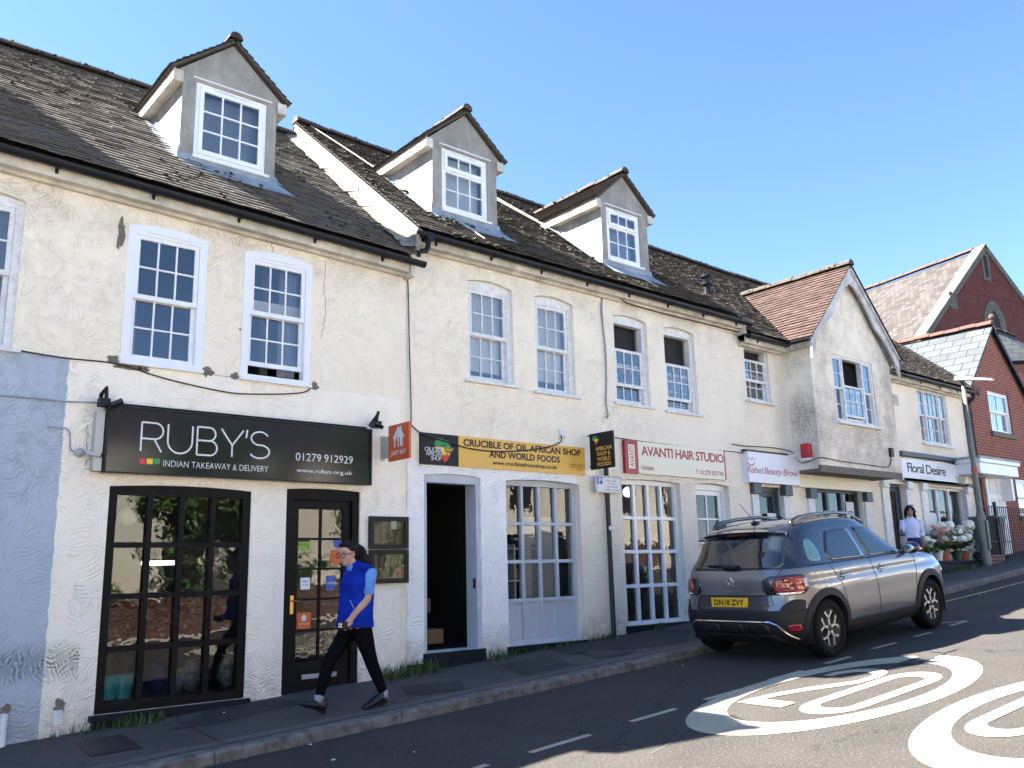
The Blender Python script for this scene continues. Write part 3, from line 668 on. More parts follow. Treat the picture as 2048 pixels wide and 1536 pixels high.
def fascia(par, x0, x1, zf, ytop=-0.16):
    """boxed eaves: fascia board, soffit and a bed mould under it"""
    mb = MB(); n = 6
    for i in range(n):
        a, b = x0+(x1-x0)*i/n, x0+(x1-x0)*(i+1)/n
        for (ya, yb, d0, d1) in ((ytop, ytop+0.025, -0.135, 0.03), (ytop+0.025, -0.002, -0.13, -0.11), (-0.06, -0.003, -0.17, -0.131)):
            za, zb = zf(a), zf(b)
            mb.add([(a,ya,za+d0),(b,ya,zb+d0),(b,yb,zb+d0),(a,yb,za+d0),(a,ya,za+d1),(b,ya,zb+d1),(b,yb,zb+d1),(a,yb,za+d1)], [(3,2,1,0),(4,5,6,7),(0,1,5,4),(1,2,6,5),(2,3,7,6),(3,0,4,7)])
    return mb.build('fascia', 'soffit', par)

def dormer(par, xl, xr, yd, ze, za, zroof, slope, win, style, tilemat):
    """gabled dormer: rendered front and cheeks, boxed eaves, tiled roof, lead apron, casement"""
    xc = (xl+xr)/2; hw = (xr-xl)/2; yb = lambda z: (z-zroof(0))/slope       # depth where the main roof reaches height z
    zb = zroof(yd)-0.02; x0, x1, z0, z1 = win; ov = 0.13; mb = MB()
    sl = (za-ze)/(hw+ov*0.3)
    zw = ze+0.02
    # front with the window hole
    for (a, b, c, d) in ((xl, x0, zb, zw), (x1, xr, zb, zw), (x0, x1, zb, z0), (x0, x1, z1, zw)): mb.quad((a,yd,c), (b,yd,c), (b,yd,d), (a,yd,d))
    mb.flat([(xl, zw), (xr, zw), (xr+ov-0.02, zw+0.0), (xc, za), (xl-ov+0.02, zw+0.0)], lambda a, b: (a, yd, b))
    for a, b in (((x0,z0),(x0,z1)), ((x0,z1),(x1,z1)), ((x1,z1),(x1,z0)), ((x1,z0),(x0,z0))): mb.quad((a[0],yd,a[1]), (b[0],yd,b[1]), (b[0],yd+0.12,b[1]), (a[0],yd+0.12,a[1]))
    for x, s in ((xl, 1), (xr, -1)): mb.flat([(yd, zb), (yd, zw), (yb(zw)+0.02, zw), (yb(zb)+0.02, zb-0.02)], lambda a, b: (x, a, b))
    d = mb.build('dormer', 'dorm', par)
    for s in (-1, 1):        # boxed eaves returning along both sides, square ends to the front
        mb = MB(); xe = xl if s < 0 else xr; a, b = sorted((xe+s*0.003, xe+s*ov)); mb.box(a, b, yd-0.03, yb(ze)+0.25, ze-0.105, ze-0.085); 
        a, b = sorted((xe+s*(ov-0.022), xe+s*ov)); mb.box(a, b, yd-0.03, yb(ze)+0.3, ze-0.085, ze+0.055)
        a, b = sorted((xe+s*0.003, xe+s*(ov-0.022))); mb.box(a, b, yd-0.03, yd-0.005, ze-0.085, ze+0.04); mb.build('boxed_eaves', 'soffit', d)
    # roof slopes
    zr = za+0.06; sp = (zr-(ze+0.05))/(hw+ov+0.04); mb = MB()
    yr = yb(zr)+0.15; ye = yb(ze+0.05)+0.12; f = yd-0.07; tl = []
    for s in (-1, 1):
        xe = xc+s*(hw+ov+0.04); E0, E1, R1, R0 = (xe, f, ze+0.05), (xe, ye, ze+0.05), (xc, yr, zr), (xc, f, zr)
        deck(mb, E0, E1, R1, R0, 0.035)
    mb.build('dormer_roof', tilemat, d, rnd=True)
    for s in (-1, 1):
        xe = xc+s*(hw+ov+0.04); ln = yr-f
        E = lambda a, xe=xe: (xe, f+a*ln, ze+0.05); Rr = lambda a: (xc, f+a*ln, zr)
        tile_roof(d, E, Rr, 'dormer_tiles', tilemat, 0.095, 0.16, mask=lambda p: p.y > yb(p.z)+0.1, base=0.004)
    ridge_run(d, [(xc, f-0.02, zr+0.03), (xc, yr-0.05, zr+0.03)], 0.085)
    # lead apron and soakers
    mb = MB(); yq = lambda z: (z-zroof(0))/slope; k = Vector((0, -1, slope)).normalized()*0.055
    y0 = yd-0.015; y1 = yd-0.27; A = [(xl-0.03, y0, zb+0.16), (xr+0.03, y0, zb+0.16), (xr+0.03, y0-0.02, zroof(y0-0.02)+0.07), (xl-0.03, y0-0.02, zroof(y0-0.02)+0.07), (xr+0.18, y1, zroof(y1)+0.055), (xl+0.0, y1+0.03, zroof(y1+0.03)+0.055), (xc, y1-0.02, zroof(y1-0.02)+0.058)]
    mb.add(A, [(0,1,2,3), (3,2,4,6,5)]); mb.build('lead_apron', 'lead', d)
    for x, s in ((xl-0.012, -1), (xr+0.012, 1)):
        mb = MB(); mb.add([(x, yd, zroof(yd)+0.22), (x, yq(zw)-0.1, zroof(yq(zw)-0.1)+0.12), (x+s*0.10, yq(zw)-0.1, zroof(yq(zw)-0.1)+0.062), (x+s*0.10, yd-0.02, zroof(yd-0.02)+0.058), (x, yd, zroof(yd)+0.07), (x, yq(zw)-0.1, zroof(yq(zw)-0.1)+0.06)], [(0,1,5,4), (4,5,2,3)]); mb.build('lead_soaker', 'lead', d)
    # casement
    fr = MB(); pn = MB(); y = yd+0.02; fw = 0.055; dp = 0.05
    fr.box(x0, x0+fw, y, y+0.07, z0, z1); fr.box(x1-fw, x1, y, y+0.07, z0, z1); fr.box(x0+fw, x1-fw, y, y+0.07, z1-fw, z1); fr.box(x0+fw, x1-fw, y, y+0.07, z0, z0+fw)
    ax, bx, az, bz = x0+fw, x1-fw, z0+fw, z1-fw
    if style == 'grid': sash(fr, pn, ax, bx, az, bz, y-0.02, 3, 3, 0.05, 0.02)
    else:
        zt = az+(bz-az)*0.68; sash(fr, pn, ax, bx, zt, bz, y-0.02, 3, 1, 0.05, 0.016); sash(fr, pn, ax, bx, az, zt, y+0.005, 3, 2, 0.03, 0.016)
    fr.box(x0+0.25*(x1-x0), x1-0.25*(x1-x0), y-0.028, y-0.0205, z1-fw*0.8, z1-fw*0.8+0.02)
    fr.box(x0-0.02, x1+0.04, yd-0.05, yd+0.02, z0-0.035, z0-0.004)
    fr.box(x0-0.05, x1+0.06, yd-0.025, yd-0.003, z1+0.03, z1+0.045)
    fr.build('dormer_window', 'upvc', d); pn.build('dormer_pane', 'glass', d, recalc=False)
    MB().box(ax, bx, y+0.16, y+0.165, az, az+(bz-az)*(1.0 if style != 'grid' else 0.98)).build('dormer_blind', 'blind' if style == 'blind' else 'curtain', d)
    return d

def shopfront(par, o, mat, nx, ny, y=0.10, fw=0.07, bar=0.045, glassmat='shopglass', panel_rows=0, sill=None, sillmat=None, bsz=None):
    x0, x1, z0, z1, r = o; fr = MB(); pn = MB(); d = 0.09
    fr.box(x0, x0+fw, y, y+d, z0, z1); fr.box(x1-fw, x1, y, y+d, z0, z1); fr.box(x0+fw, x1-fw, y, y+d, z0, z0+fw)
    fr.xz([(x0, z1-fw*0.9)] + arch(x0, x1, z1, r-0.004 if r else 0) + [(x1, z1-fw*0.9)], y+0.002, y+d)
    ax, bx, az, bz = x0+fw, x1-fw, z0+fw, z1-fw*0.9; cx = [ax+(bx-ax)*i/nx for i in range(nx+1)]; cz = [az+(bz-az)*j/ny for j in range(ny+1)]
    for q in cx[1:-1]: fr.box(q-bar/2, q+bar/2, y+0.004, y+d-0.01, az, bz)
    for q in cz[1:-1]:
        for i in range(nx): fr.box(cx[i]+(bar/2 if i else 0), cx[i+1]-(bar/2 if i < nx-1 else 0), y+0.01, y+d-0.012, q-bar/2, q+bar/2)
    for j in range(ny):
        for i in range(nx):
            (fr if j < panel_rows else pn).quad((cx[i],y+0.05,cz[j]), (cx[i+1],y+0.05,cz[j]), (cx[i+1],y+0.05,cz[j+1]), (cx[i],y+0.05,cz[j+1]))
    w = fr.build('shop_window', mat, par); pn.build('pane', glassmat, w, recalc=False)
    if sill: MB().box(x0-0.03, x1+0.03, -0.05, y+0.02, z0-sill, z0-0.002).build('sill', sillmat or mat, w, bevel=0.006)
    return w

# ================================================================== the terrace
XA, XB, XC = 6.10, 13.36, 22.72       # party lines
def shell(par, x0, x1, ze, zr, ops, mat, yr=3.45, yb=7.2, y=0.0, ztop=None):
    mb = MB(); zt = ztop or ze-0.06
    wall_open(mb, x0, x1, -0.6, zt, ops, y)
    w = mb.build('wall', mat, par)
    mb = MB()
    for x, s in ((x0, 1), (x1, -1)): mb.flat([(y+0.01, -0.6), (y+0.01, zt), (yr, zr-0.1), (yb, zt), (yb, -0.6)], lambda a, b: (x, a, b)); mb.flat([(y+0.31, -0.6), (y+0.31, zt), (yr, zr-0.2), (yb-0.3, zt), (yb-0.3, -0.6)], lambda a, b: (x+s*0.2, a, b))
    mb.quad((x0,yb,-0.6), (x1,yb,-0.6), (x1,yb,zt), (x0,yb,zt)); mb.build('rear_wall', mat, par)
    return w
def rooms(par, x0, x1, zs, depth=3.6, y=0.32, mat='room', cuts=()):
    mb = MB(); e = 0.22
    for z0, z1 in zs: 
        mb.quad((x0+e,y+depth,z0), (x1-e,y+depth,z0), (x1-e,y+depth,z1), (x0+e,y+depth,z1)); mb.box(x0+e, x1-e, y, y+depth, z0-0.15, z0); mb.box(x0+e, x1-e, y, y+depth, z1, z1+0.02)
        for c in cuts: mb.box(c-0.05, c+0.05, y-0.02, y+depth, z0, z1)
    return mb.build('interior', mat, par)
def doorstep(par, x0, x1, z, y=-0.12): return MB().box(x0, x1, y, 0.3, -0.3, z).build('doorstep', 'plinth', par, bevel=0.01)
def blob_patch(mb, c, r, y, n=16, sx=1.0, sz=1.0, j=0.45):
    pts = [(c[0]+r*sx*math.cos(2*PI*k/n)*random.uniform(1-j, 1+j*.6), c[1]+r*sz*math.sin(2*PI*k/n)*random.uniform(1-j, 1+j*.6)) for k in range(n)]
    mb.xz(pts, y-0.006, y+0.01)
def cable(par_name, label, pts, r=0.009, mat='cable', cat='cable'):
    q = []
    P_ = [Vector(p) for p in pts]
    for i in range(len(P_)-1):      # Catmull-Rom so that cables sag and bend
        p0, p1, p2, p3 = P_[max(i-1, 0)], P_[i], P_[i+1], P_[min(i+2, len(P_)-1)]
        for t in np.linspace(0, 1, 6, endpoint=False): q.append(0.5*((2*p1)+(p2-p0)*t+(2*p0-5*p1+4*p2-p3)*t*t+(3*p1-p0-3*p2+p3)*t**3))
    q.append(P_[-1]); o = MB().tube(q, r, 6).build(par_name, mat, smooth=True); return tag(o, label, cat)

# ---------------- 1: takeaway, with the blue painted stretch on the left
B1 = thing('terraced_building', 'cream rendered terrace house with black framed takeaway shopfront and blue painted lower left wall', 'building', (2.0, 0, 0))
zE1 = lambda x: 5.70-(x-4)*0.03
W2 = (*rect4((258,450),(416,483),(403,738),(239,722)), 0.055); W3 = (*rect4((489,503),(624,530),(620,769),(480,753)), 0.055)
w1x = PY(38, 550).x; W1 = (w1x-0.78, w1x, W2[2]-0.02, W2[3]+0.0, 0.055)
SH1 = (*rect4((217,972),(502,983),(490,1398),(190,1428)), 0.03); DR1 = (*rect4((576,978),(722,984),(715,1378),(560,1388)), 0.02)
shell(B1, -9.0, XA, 5.70, 8.87, [W1, W2, W3, SH1, DR1], 'st1')
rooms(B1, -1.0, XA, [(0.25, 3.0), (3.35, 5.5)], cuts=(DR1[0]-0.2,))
fascia(B1, -9.0, XA-0.02, lambda x: zE1(x)-0.02); gutter(B1, -9.0, XA+0.12, lambda x: zE1(x)-0.015, -0.235)
mb = MB(); mb.box(XA-0.055, XA-0.005, -0.2, 0.0, zE1(XA)-0.22, zE1(XA)+0.02); mb.build('eaves_end', 'soffit', B1)
ZR1 = 8.87; E1 = lambda a: (-9.0+a*(XA+9.0-0.02), -0.27, zE1(-9.0+a*(XA+9.0))+0.02); R1 = lambda a: (-9.0+a*(XA+9.0-0.02), 3.45, ZR1+0.03*math.sin(a*9))
mb = MB(); deck(mb, E1(0), E1(1), R1(1), R1(0), 0.06, 0.05); deck(mb, (-9, 7.4, 5.6), (XA, 7.4, 5.6), R1(1), R1(0)); mb.build('roof', 'dark', B1)
s1 = (ZR1-5.70)/3.72; zr1 = lambda y: 5.72+s1*(y+0.27)
D1 = (3.30, 4.53, 0.72, 7.72, 8.36); D0 = (-0.35, 0.88, 0.72, 7.72, 8.36)
def dmask(ds, zr, s): return lambda p: any(d[0]+0.02 < p.x < d[1]-0.02 and d[2]+0.03 < p.y < (d[3]-0.05-zr(0))/s for d in ds)
def e_part(E, a0): return lambda a: E(a0+(1-a0)*a)
a_ = 8.0/15.1
tile_roof(B1, e_part(E1, a_), e_part(R1, a_), 'roof_tiles', 'tile1', mask=dmask([D0, D1], zr1, s1))
ridge_run(B1, [R1(a_-0.02)[:2]+(ZR1+0.05,), R1(.8)[:2]+(R1(.8)[2]+0.05,), R1(1)[:2]+(R1(1)[2]+0.05,)])
moss(B1, e_part(E1, a_), e_part(R1, a_), 240)
dormer(B1, *D0, zr1, s1, (0.0, 0.6, 6.72, 7.6), 'grid', 'tile2')
dormer(B1, *D1, zr1, s1, (3.47, 4.40, 6.70, 7.70), 'grid', 'tile2')
window(B1, W1, 'wood', nx=3, ny=2, blind='curtain', blindz=(0, 1), y=0.05)
window(B1, W2, 'upvc', fw=0.085, y=-0.012, vent=True, blind='curtain', blindz=(0, 0.04), split=0.48, sillw=0.01, sill=0.04)
window(B1, W3, 'upvc', fw=0.085, y=-0.012, vent=True, lo=(0.085, 0.55), up=(0.52, 1.0), blind='blind', blindz=(0.55, 0.68), sillw=0.01, sill=0.04)
for (o_, a_, b_) in ((W2, .10, .24), (W3, .62, .90), (W1, .3, .9)):
    xx = o_[0]+(o_[1]-o_[0])*a_; mb = MB(); n = 9; wd_ = (o_[1]-o_[0])*(b_-a_)
    for k in range(n): mb.quad((xx+wd_*k/n, .20+.02*(k % 2), o_[2]+.1), (xx+wd_*(k+1)/n, .20+.02*((k+1) % 2), o_[2]+.1), (xx+wd_*(k+1)/n, .20+.02*((k+1) % 2), o_[3]-.1), (xx+wd_*k/n, .20+.02*(k % 2), o_[3]-.1))
    mb.build('net_curtain', 'curtain', B1)
mb = MB()
for c, r, sx, sz in (((242,470),0.13,.32,1.5), ((226,719),0.065,1,.8), ((258,735),0.075,1.9,.5), ((288,739),0.05,1.3,.5), ((414,744),0.07,1.2,.8), ((470,752),0.055,.9,.8), ((628,772),0.06,.9,.9), ((118,1412),0.065,.8,1.1), ((10,1420),0.06,.9,.8), ((781,1375),0.05,1.2,.8), ((480,659),0.012,1,1), ((720,1385),0.07,.5,1.4)):
    p = PY(*c); blob_patch(mb, (p.x, p.z), r, 0, 18, sx, sz)
split(mb, 'cement_patch', 'concrete', B1)
def crack(par, px, w=.006):
    mb = MB(); q = []
    for (a, b), (c, d) in zip(px[:-1], px[1:]):
        for t in np.linspace(0, 1, 7, endpoint=False): k = PY(a+(c-a)*t, b+(d-b)*t); q.append((k.x+random.gauss(0, .008), k.z))
    stroke(mb, q, w, lambda a, b: (a, -.0035, b)); mb.build('wall_crack', 'concrete', par)
crack(B1, ((650,522), (648,580), (651,625), (645,660), (640,680))); crack(B1, ((175,850), (172,885), (178,915), (170,935))); crack(B1, ((540,480), (545,500), (542,512)), .008); crack(B1, ((405,742), (440,752), (475,754)), .005)
p, q = PY(112, 1425), PY(120, 1470); MB().box(p.x-0.03, p.x+0.045, -0.05, 0, p.z-0.10, p.z+0.02).box(p.x-0.012, p.x+0.03, -0.035, 0, 0.1, p.z-0.1).build('pipe_boxing', 'wood', B1)
p = PY(4, 1450); MB().tube([(p.x, -0.05, p.z+0.1), (p.x, -0.05, 0.05)], 0.03, 8).build('drain_pipe', 'wood', B1)
shopfront(B1, SH1, 'blackwood', 4, 4, 0.02, 0.085, 0.055, sill=None)
pts = [(SH1[0]-0.03, SH1[2]), (SH1[1]+0.03, SH1[2]), (SH1[1]+0.03, 0.1), (SH1[0]-0.03, 0.1)]
MB().box(SH1[0]-0.05, SH1[1]+0.04, -0.07, 0.05, SH1[2]-0.055, SH1[2]-0.002).box(SH1[0]-0.02, SH1[1]+0.02, -0.045, 0.05, 0.0, SH1[2]-0.057).build('shop_plinth', 'plinth', B1)
def glazed_door(par, o, mat, y, cols, rows, kick, fw=0.085, stile=0.10, glassmat='shopglass', handle=True, mid=None):
    x0, x1, z0, z1, r = o; fr = MB(); fr.box(x0, x0+fw, y, y+0.10, z0, z1); fr.box(x1-fw, x1, y, y+0.10, z0, z1)
    fr.xz([(x0, z1-fw*1.3)] + arch(x0, x1, z1, r-0.004 if r else 0) + [(x1, z1-fw*1.3)], y+0.002, y+0.1); fr.build('door_frame', mat, par)
    a, b, c, d = x0+fw+0.004, x1-fw-0.004, z0+0.02, z1-fw*1.3-0.004; m = MB(); pn = MB(); yy = y+0.04; t = 0.045
    m.box(a, a+stile, yy, yy+t, c, d); m.box(b-stile, b, yy, yy+t, c, d); m.box(a+stile, b-stile, yy, yy+t, d-stile, d); m.box(a+stile, b-stile, yy, yy+t, c, c+kick)
    m.box(a+stile+0.04, b-stile-0.04, yy-0.006, yy, c+0.05, c+kick-0.04)
    ga, gb, gc, gd = a+stile, b-stile, c+kick, d-stile
    for i in range(1, cols): q = ga+(gb-ga)*i/cols; m.box(q-0.013, q+0.013, yy+0.006, yy+t-0.006, gc, gd)
    for j in range(1, rows):
        q = gc+(gd-gc)*j/rows
        for i in range(cols): m.box(ga+(gb-ga)*i/cols+(0.013 if i else 0), ga+(gb-ga)*(i+1)/cols-(0.013 if i < cols-1 else 0), yy+0.008, yy+t-0.008, q-0.013, q+0.013)
    pn.quad((ga,yy+0.022,gc), (gb,yy+0.022,gc), (gb,yy+0.022,gd), (ga,yy+0.022,gd))
    dr = m.build('door', mat, par); pn.build('door_pane', glassmat, dr, recalc=False)
    if handle:
        hz = z0+(z1-z0)*0.43; hm = MB().box(a+0.018, a+0.058, yy-0.008, yy, hz-0.11, hz+0.09); hm.tube([(a+0.038, yy-0.01, hz+0.03), (a+0.038, yy-0.045, hz+0.03), (a+0.13, yy-0.05, hz+0.025)], 0.008, 6); hm.build('door_handle', 'brass', dr)
    return dr, (ga, gb, gc, gd, yy)
dr1, DG = glazed_door(B1, DR1, 'blackwood', 0.03, 2, 5, 0.30)
mb = MB().box(DG[0]+0.08, DG[1]-0.06, DG[4]-0.012, DG[4]-0.0065, DR1[2]+0.14, DR1[2]+0.19); mb.build('letter_plate', 'lead', dr1)
doorstep(B1, DR1[0]-0.02, DR1[1]+0.03, DR1[2]-0.005, -0.03)

# ---------------- 2: african food shop and hair studio
B2 = thing('terraced_building', 'cream terrace house with two dormers over a yellow signed food shop and hair studio', 'building', (9.7, 0, 0))
zE2 = lambda x: 6.05
W4 = (*rect4((934.5,562),(1024,579),(1029,771),(938,758)), 0.055); W5 = (*rect4((1069,593),(1145,609),(1152.6,792),(1074,782)), 0.055)
W6 = (*rect4((1226,632),(1293,646),(1301,814),(1233,804)), 0.055); W7 = (*rect4((1327,656),(1388,669),(1397,829),(1335,820)), 0.055)
DC = (*rect4((848,950),(962,955),(965,1296),(849,1307)), 0.03); WC = (*rect4((1011.5,962),(1158,968),(1171,1278),(1018.7,1294)), 0.035)
WA = (*rect4((1243,960),(1360,967),(1376,1244),(1256,1250)), 0.03); DA = (PY(1390,968).x, PY(1457,972).x, 0.86, PY(1390,968).z, 0.03)
shell(B2, XA+0.005, XB, 6.05, 9.16, [W4, W5, W6, W7, DC, WC, WA, DA], 'st2', ztop=5.96)
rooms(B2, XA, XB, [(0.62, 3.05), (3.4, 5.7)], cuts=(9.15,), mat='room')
fascia(B2, XA+0.02, XB, lambda x: 6.03); gutter(B2, XA-0.02, XB+0.1, lambda x: 6.035-(x-6)*0.004, -0.235)
ZR2 = 9.17; E2 = lambda a: (XA+a*(XB-XA+0.02), -0.27, 6.07); R2 = lambda a: (XA+a*(XB-XA+0.02), 3.45, ZR2-0.05*math.sin(a*PI)-0.16*a*a)
mb = MB(); deck(mb, E2(0), E2(1), R2(1), R2(0), 0.06, 0.05); deck(mb, (XA, 7.4, 6.0), (XB, 7.4, 6.0), R2(1), R2(0)); mb.build('roof', 'dark', B2)
s2 = (ZR2-6.07)/3.72; zr2 = lambda y: 6.07+s2*(y+0.27)
D2 = (6.81, 8.01, 0.42, 7.80, 8.43); D3 = (10.24, 11.41, 0.36, 7.75, 8.37)
tile_roof(B2, E2, R2, 'roof_tiles', 'tile2', mask=dmask([D2, D3], zr2, s2), jit=0.003)
ridge_run(B2, [Vector(R2(k/6))+Vector((0, 0, 0.05)) for k in range(7)]); moss(B2, E2, R2, 300); moss(B2, E2, R2, 110, 'moss', (0.02, 0.05), True)
dormer(B2, *D2, zr2, s2, (6.98, 7.83, 6.80, 7.78), 'blind', 'tile2'); dormer(B2, *D3, zr2, s2, (10.37, 11.2, 6.76, 7.71), 'grid2', 'tile2')
# mortared verge upstand over the lower roof, lit from the left
mb = MB(); k = 24
for i in range(k):
    y0, y1 = -0.27+3.7*i/k, -0.27+3.7*(i+1)/k; j = [random.uniform(-.01, .01) for _ in range(4)]
    mb.quad((XA-0.015+j[0], y0, zr1(y0)+0.03), (XA-0.015+j[1], y1, zr1(y1)+0.03), (XA-0.005, y1, zr2(y1)+0.005), (XA-0.005, y0, zr2(y0)+0.005))
    mb.quad((XA-0.22+j[2]*4, y0, zr1(y0)+0.048), (XA-0.22+j[3]*4, y1, zr1(y1)+0.048), (XA-0.02, y1, zr1(y1)+0.10), (XA-0.02, y0, zr1(y0)+0.10))
mb.box(XA-0.03, XA+0.02, -0.27, -0.02, 5.76, 6.03); mb.build('verge', 'mortar', B2)
mb = MB(); ln = [(XA-0.028, -0.27+3.7*i/k, zr1(-0.27+3.7*i/k)+0.105) for i in range(k+1)]; mb.tube(ln, 0.008, 5); mb.build('flashing_line', 'lead', B2)
for n_, (xa, xb) in enumerate(((6.35, 7.3), (9.0, 11.0), (9.4, 10.2))): MB().tube([(xa+(xb-xa)*t+0.02*math.sin(t*9), 3.35-(3.5 if n_ < 2 else 2)*t, zr2(3.35-(3.5 if n_ < 2 else 2)*t)+0.075) for t in np.linspace(0, 1, 14)], 0.009, 5).build('roof_wire', 'soffit', B2)
# swan neck and outlet at the step
g = PY(806, 500, -0.235); mb = MB(); mb.tube([(XA+0.18, -0.235, 6.0), (XA+0.18, -0.235, 5.86), (XA+0.15, -0.235, 5.80), (XA+0.04, -0.235, 5.765), (XA+0.02, -0.235, 5.70)], 0.036, 10); mb.box(XA+0.12, XA+0.24, -0.30, -0.17, 5.94, 6.05); mb.build('swan_neck_outlet', 'black', B2, bevel=0.005)
window(B2, W4, 'wood', fw=0.075, nx=3, ny=2, blind='blind', blindz=(0.11, 1), split=0.48, head=0.02)
window(B2, W5, 'wood', fw=0.075, nx=3, ny=2, blind='blind', blindz=(0.13, 1), split=0.48, head=0.02)
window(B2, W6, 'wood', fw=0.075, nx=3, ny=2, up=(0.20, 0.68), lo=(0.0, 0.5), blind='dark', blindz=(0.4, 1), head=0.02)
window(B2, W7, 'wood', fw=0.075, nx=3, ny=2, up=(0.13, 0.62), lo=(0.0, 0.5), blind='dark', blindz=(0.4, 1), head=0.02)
# food shop: open doorway with pale grey frame, leaf folded inward, and a window with boarded bottom row
mb = MB(); x0, x1, z0, z1, r = DC; mb.box(x0, x0+0.06, 0.03, 0.2, z0, z1); mb.box(x1-0.06, x1, 0.03, 0.26, z0, z1); mb.xz([(x0, z1-0.09)]+arch(x0, x1, z1, r-0.004)+[(x1, z1-0.09)], 0.032, 0.2)
mb.build('door_frame', 'greywood', B2)
dl = None; MB().box(x1-0.075, x1-0.0605, 0.06, 0.10, z0+0.75, z0+0.88).build('door_lock', 'ink', B2)
doorstep(B2, x0-0.02, x1+0.02, z0-0.003, -0.05); MB().box(x0-0.26, x0-0.021, -0.02, 0.05, 0.2, z0-0.12).build('wall_plinth', 'plinth', B2)
shopfront(B2, WC, 'greywood', 4, 4, 0.11, 0.06, 0.045, panel_rows=1)
MB().box(WC[0]-0.04, WC[1]+0.04, -0.03, 0.12, 0.3, WC[2]-0.003).build('shop_plinth', 'plinth', B2)
shopfront(B2, WA, 'upvc', 4, 4, 0.09, 0.055, 0.05)
MB().box(WA[0]-0.05, WA[1]+0.05, -0.035, 0.12, 0.3, WA[2]-0.003).build('shop_plinth', 'plinth', B2)
glazed_door(B2, DA, 'upvc', 0.10, 2, 4, 0.35, 0.06, 0.08)
p = PY(1218, 600); 

MB().box(XB-0.06, XB+0.03, -0.185, 0.0, 5.80, 6.06).build('eaves_end', 'soffit', B2)
# ---------------- 3: jettied gable between beauty shop and florist
B3 = thing('terraced_building', 'grubby cream terrace house with a jettied gable bay between beauty shop and florist', 'building', (17.5, 0, 0))
Y3 = 0.03; zE3 = 5.80
W8 = (*rect4((1488.4,692),(1535.6,700),(1542,807),(1493,800), Y3), 0.0)
DB = (PY(1511,972,Y3).x, PY(1563,977,Y3).x, h(13.8)+0.1, PY(1511,972,Y3).z, 0.0); WB = (PY(1627,975,Y3).x, PY(1722,980,Y3).x, 1.40, PY(1627,975,Y3).z, 0.0)
DF = (PY(1777,966,Y3).x, PY(1807,969,Y3).x, 1.22, PY(1777,966,Y3).z, 0.0); WF = (PY(1853,972,Y3).x, PY(1928,979,Y3).x, 1.85, PY(1853,972,Y3).z, 0.0)
W9 = (*rect4((1833,776),(1890,786),(1903,893),(1845,886), Y3), 0.0)
shell(B3, XB+0.005, XC, zE3, 8.95, [W8, DB, WB, DF, WF, W9], 'st3', y=Y3, ztop=5.73)
rooms(B3, XB, XC, [(1.05, 3.3), (3.55, 5.5)], cuts=(14.5, 17.7), y=0.36)
JX0, JX1, JY, JZ0, JZE, JZA = 14.80, 17.86, -0.58, 3.37, 5.74, 7.44; JC = (JX0+JX1)/2
fascia(B3, XB+0.01, JX0-0.09, lambda x: zE3-0.02); fascia(B3, JX1+0.05, XC+0.05, lambda x: zE3-0.03)
gutter(B3, XB+0.0, JX0-0.06, lambda x: zE3-0.02, -0.235); gutter(B3, JX1+0.02, XC+0.1, lambda x: zE3-0.04, -0.235)
ZR3 = 8.95; s3 = (ZR3-zE3)/3.72; zr3 = lambda y: zE3+s3*(y+0.27)
def jz(x): return 7.56-abs(x-JC)*(7.56-5.86)/(JC-JX0+0.14)      # bay roof surface
E3 = lambda a: (XB+a*(XC+0.5-XB), -0.27, zE3+0.0); R3 = lambda a: (XB+a*(XC+0.5-XB), 3.45, ZR3-0.06*math.sin(a*PI))
mb = MB(); deck(mb, E3(0), E3(1), R3(1), R3(0), 0.06, 0.05); deck(mb, (XB, 7.4, 5.8), (XC+0.5, 7.4, 5.8), R3(1), R3(0)); mb.build('roof', 'dark', B3)
tile_roof(B3, E3, R3, 'roof_tiles', 'tile2', mask=lambda p: JX0-0.1 < p.x < JX1+0.1 and p.z < jz(p.x)-0.03, jit=0.003)
ridge_run(B3, [Vector(R3(k/6))+Vector((0, 0, 0.05)) for k in range(7)]); moss(B3, E3, R3, 260)
v = R3(0.45); vx, vy = PY(1391, 572, 1.2).x, 1.2; vx = 13.95; vy = 1.05; zb = zr2(vy); mb = MB(); mb.lathe([(0.14, -0.05), (0.11, 0.03), (0.085, 0.10), (0.08, 0.22), (0.12, 0.225), (0.12, 0.26), (0.075, 0.262), (0.085, 0.38), (0.12, 0.385), (0.12, 0.43), (0.04, 0.46)], (vx, vy, zr3(vy)+0.03), 16); mb.build('vent_cowl', 'black', B3, smooth=False)
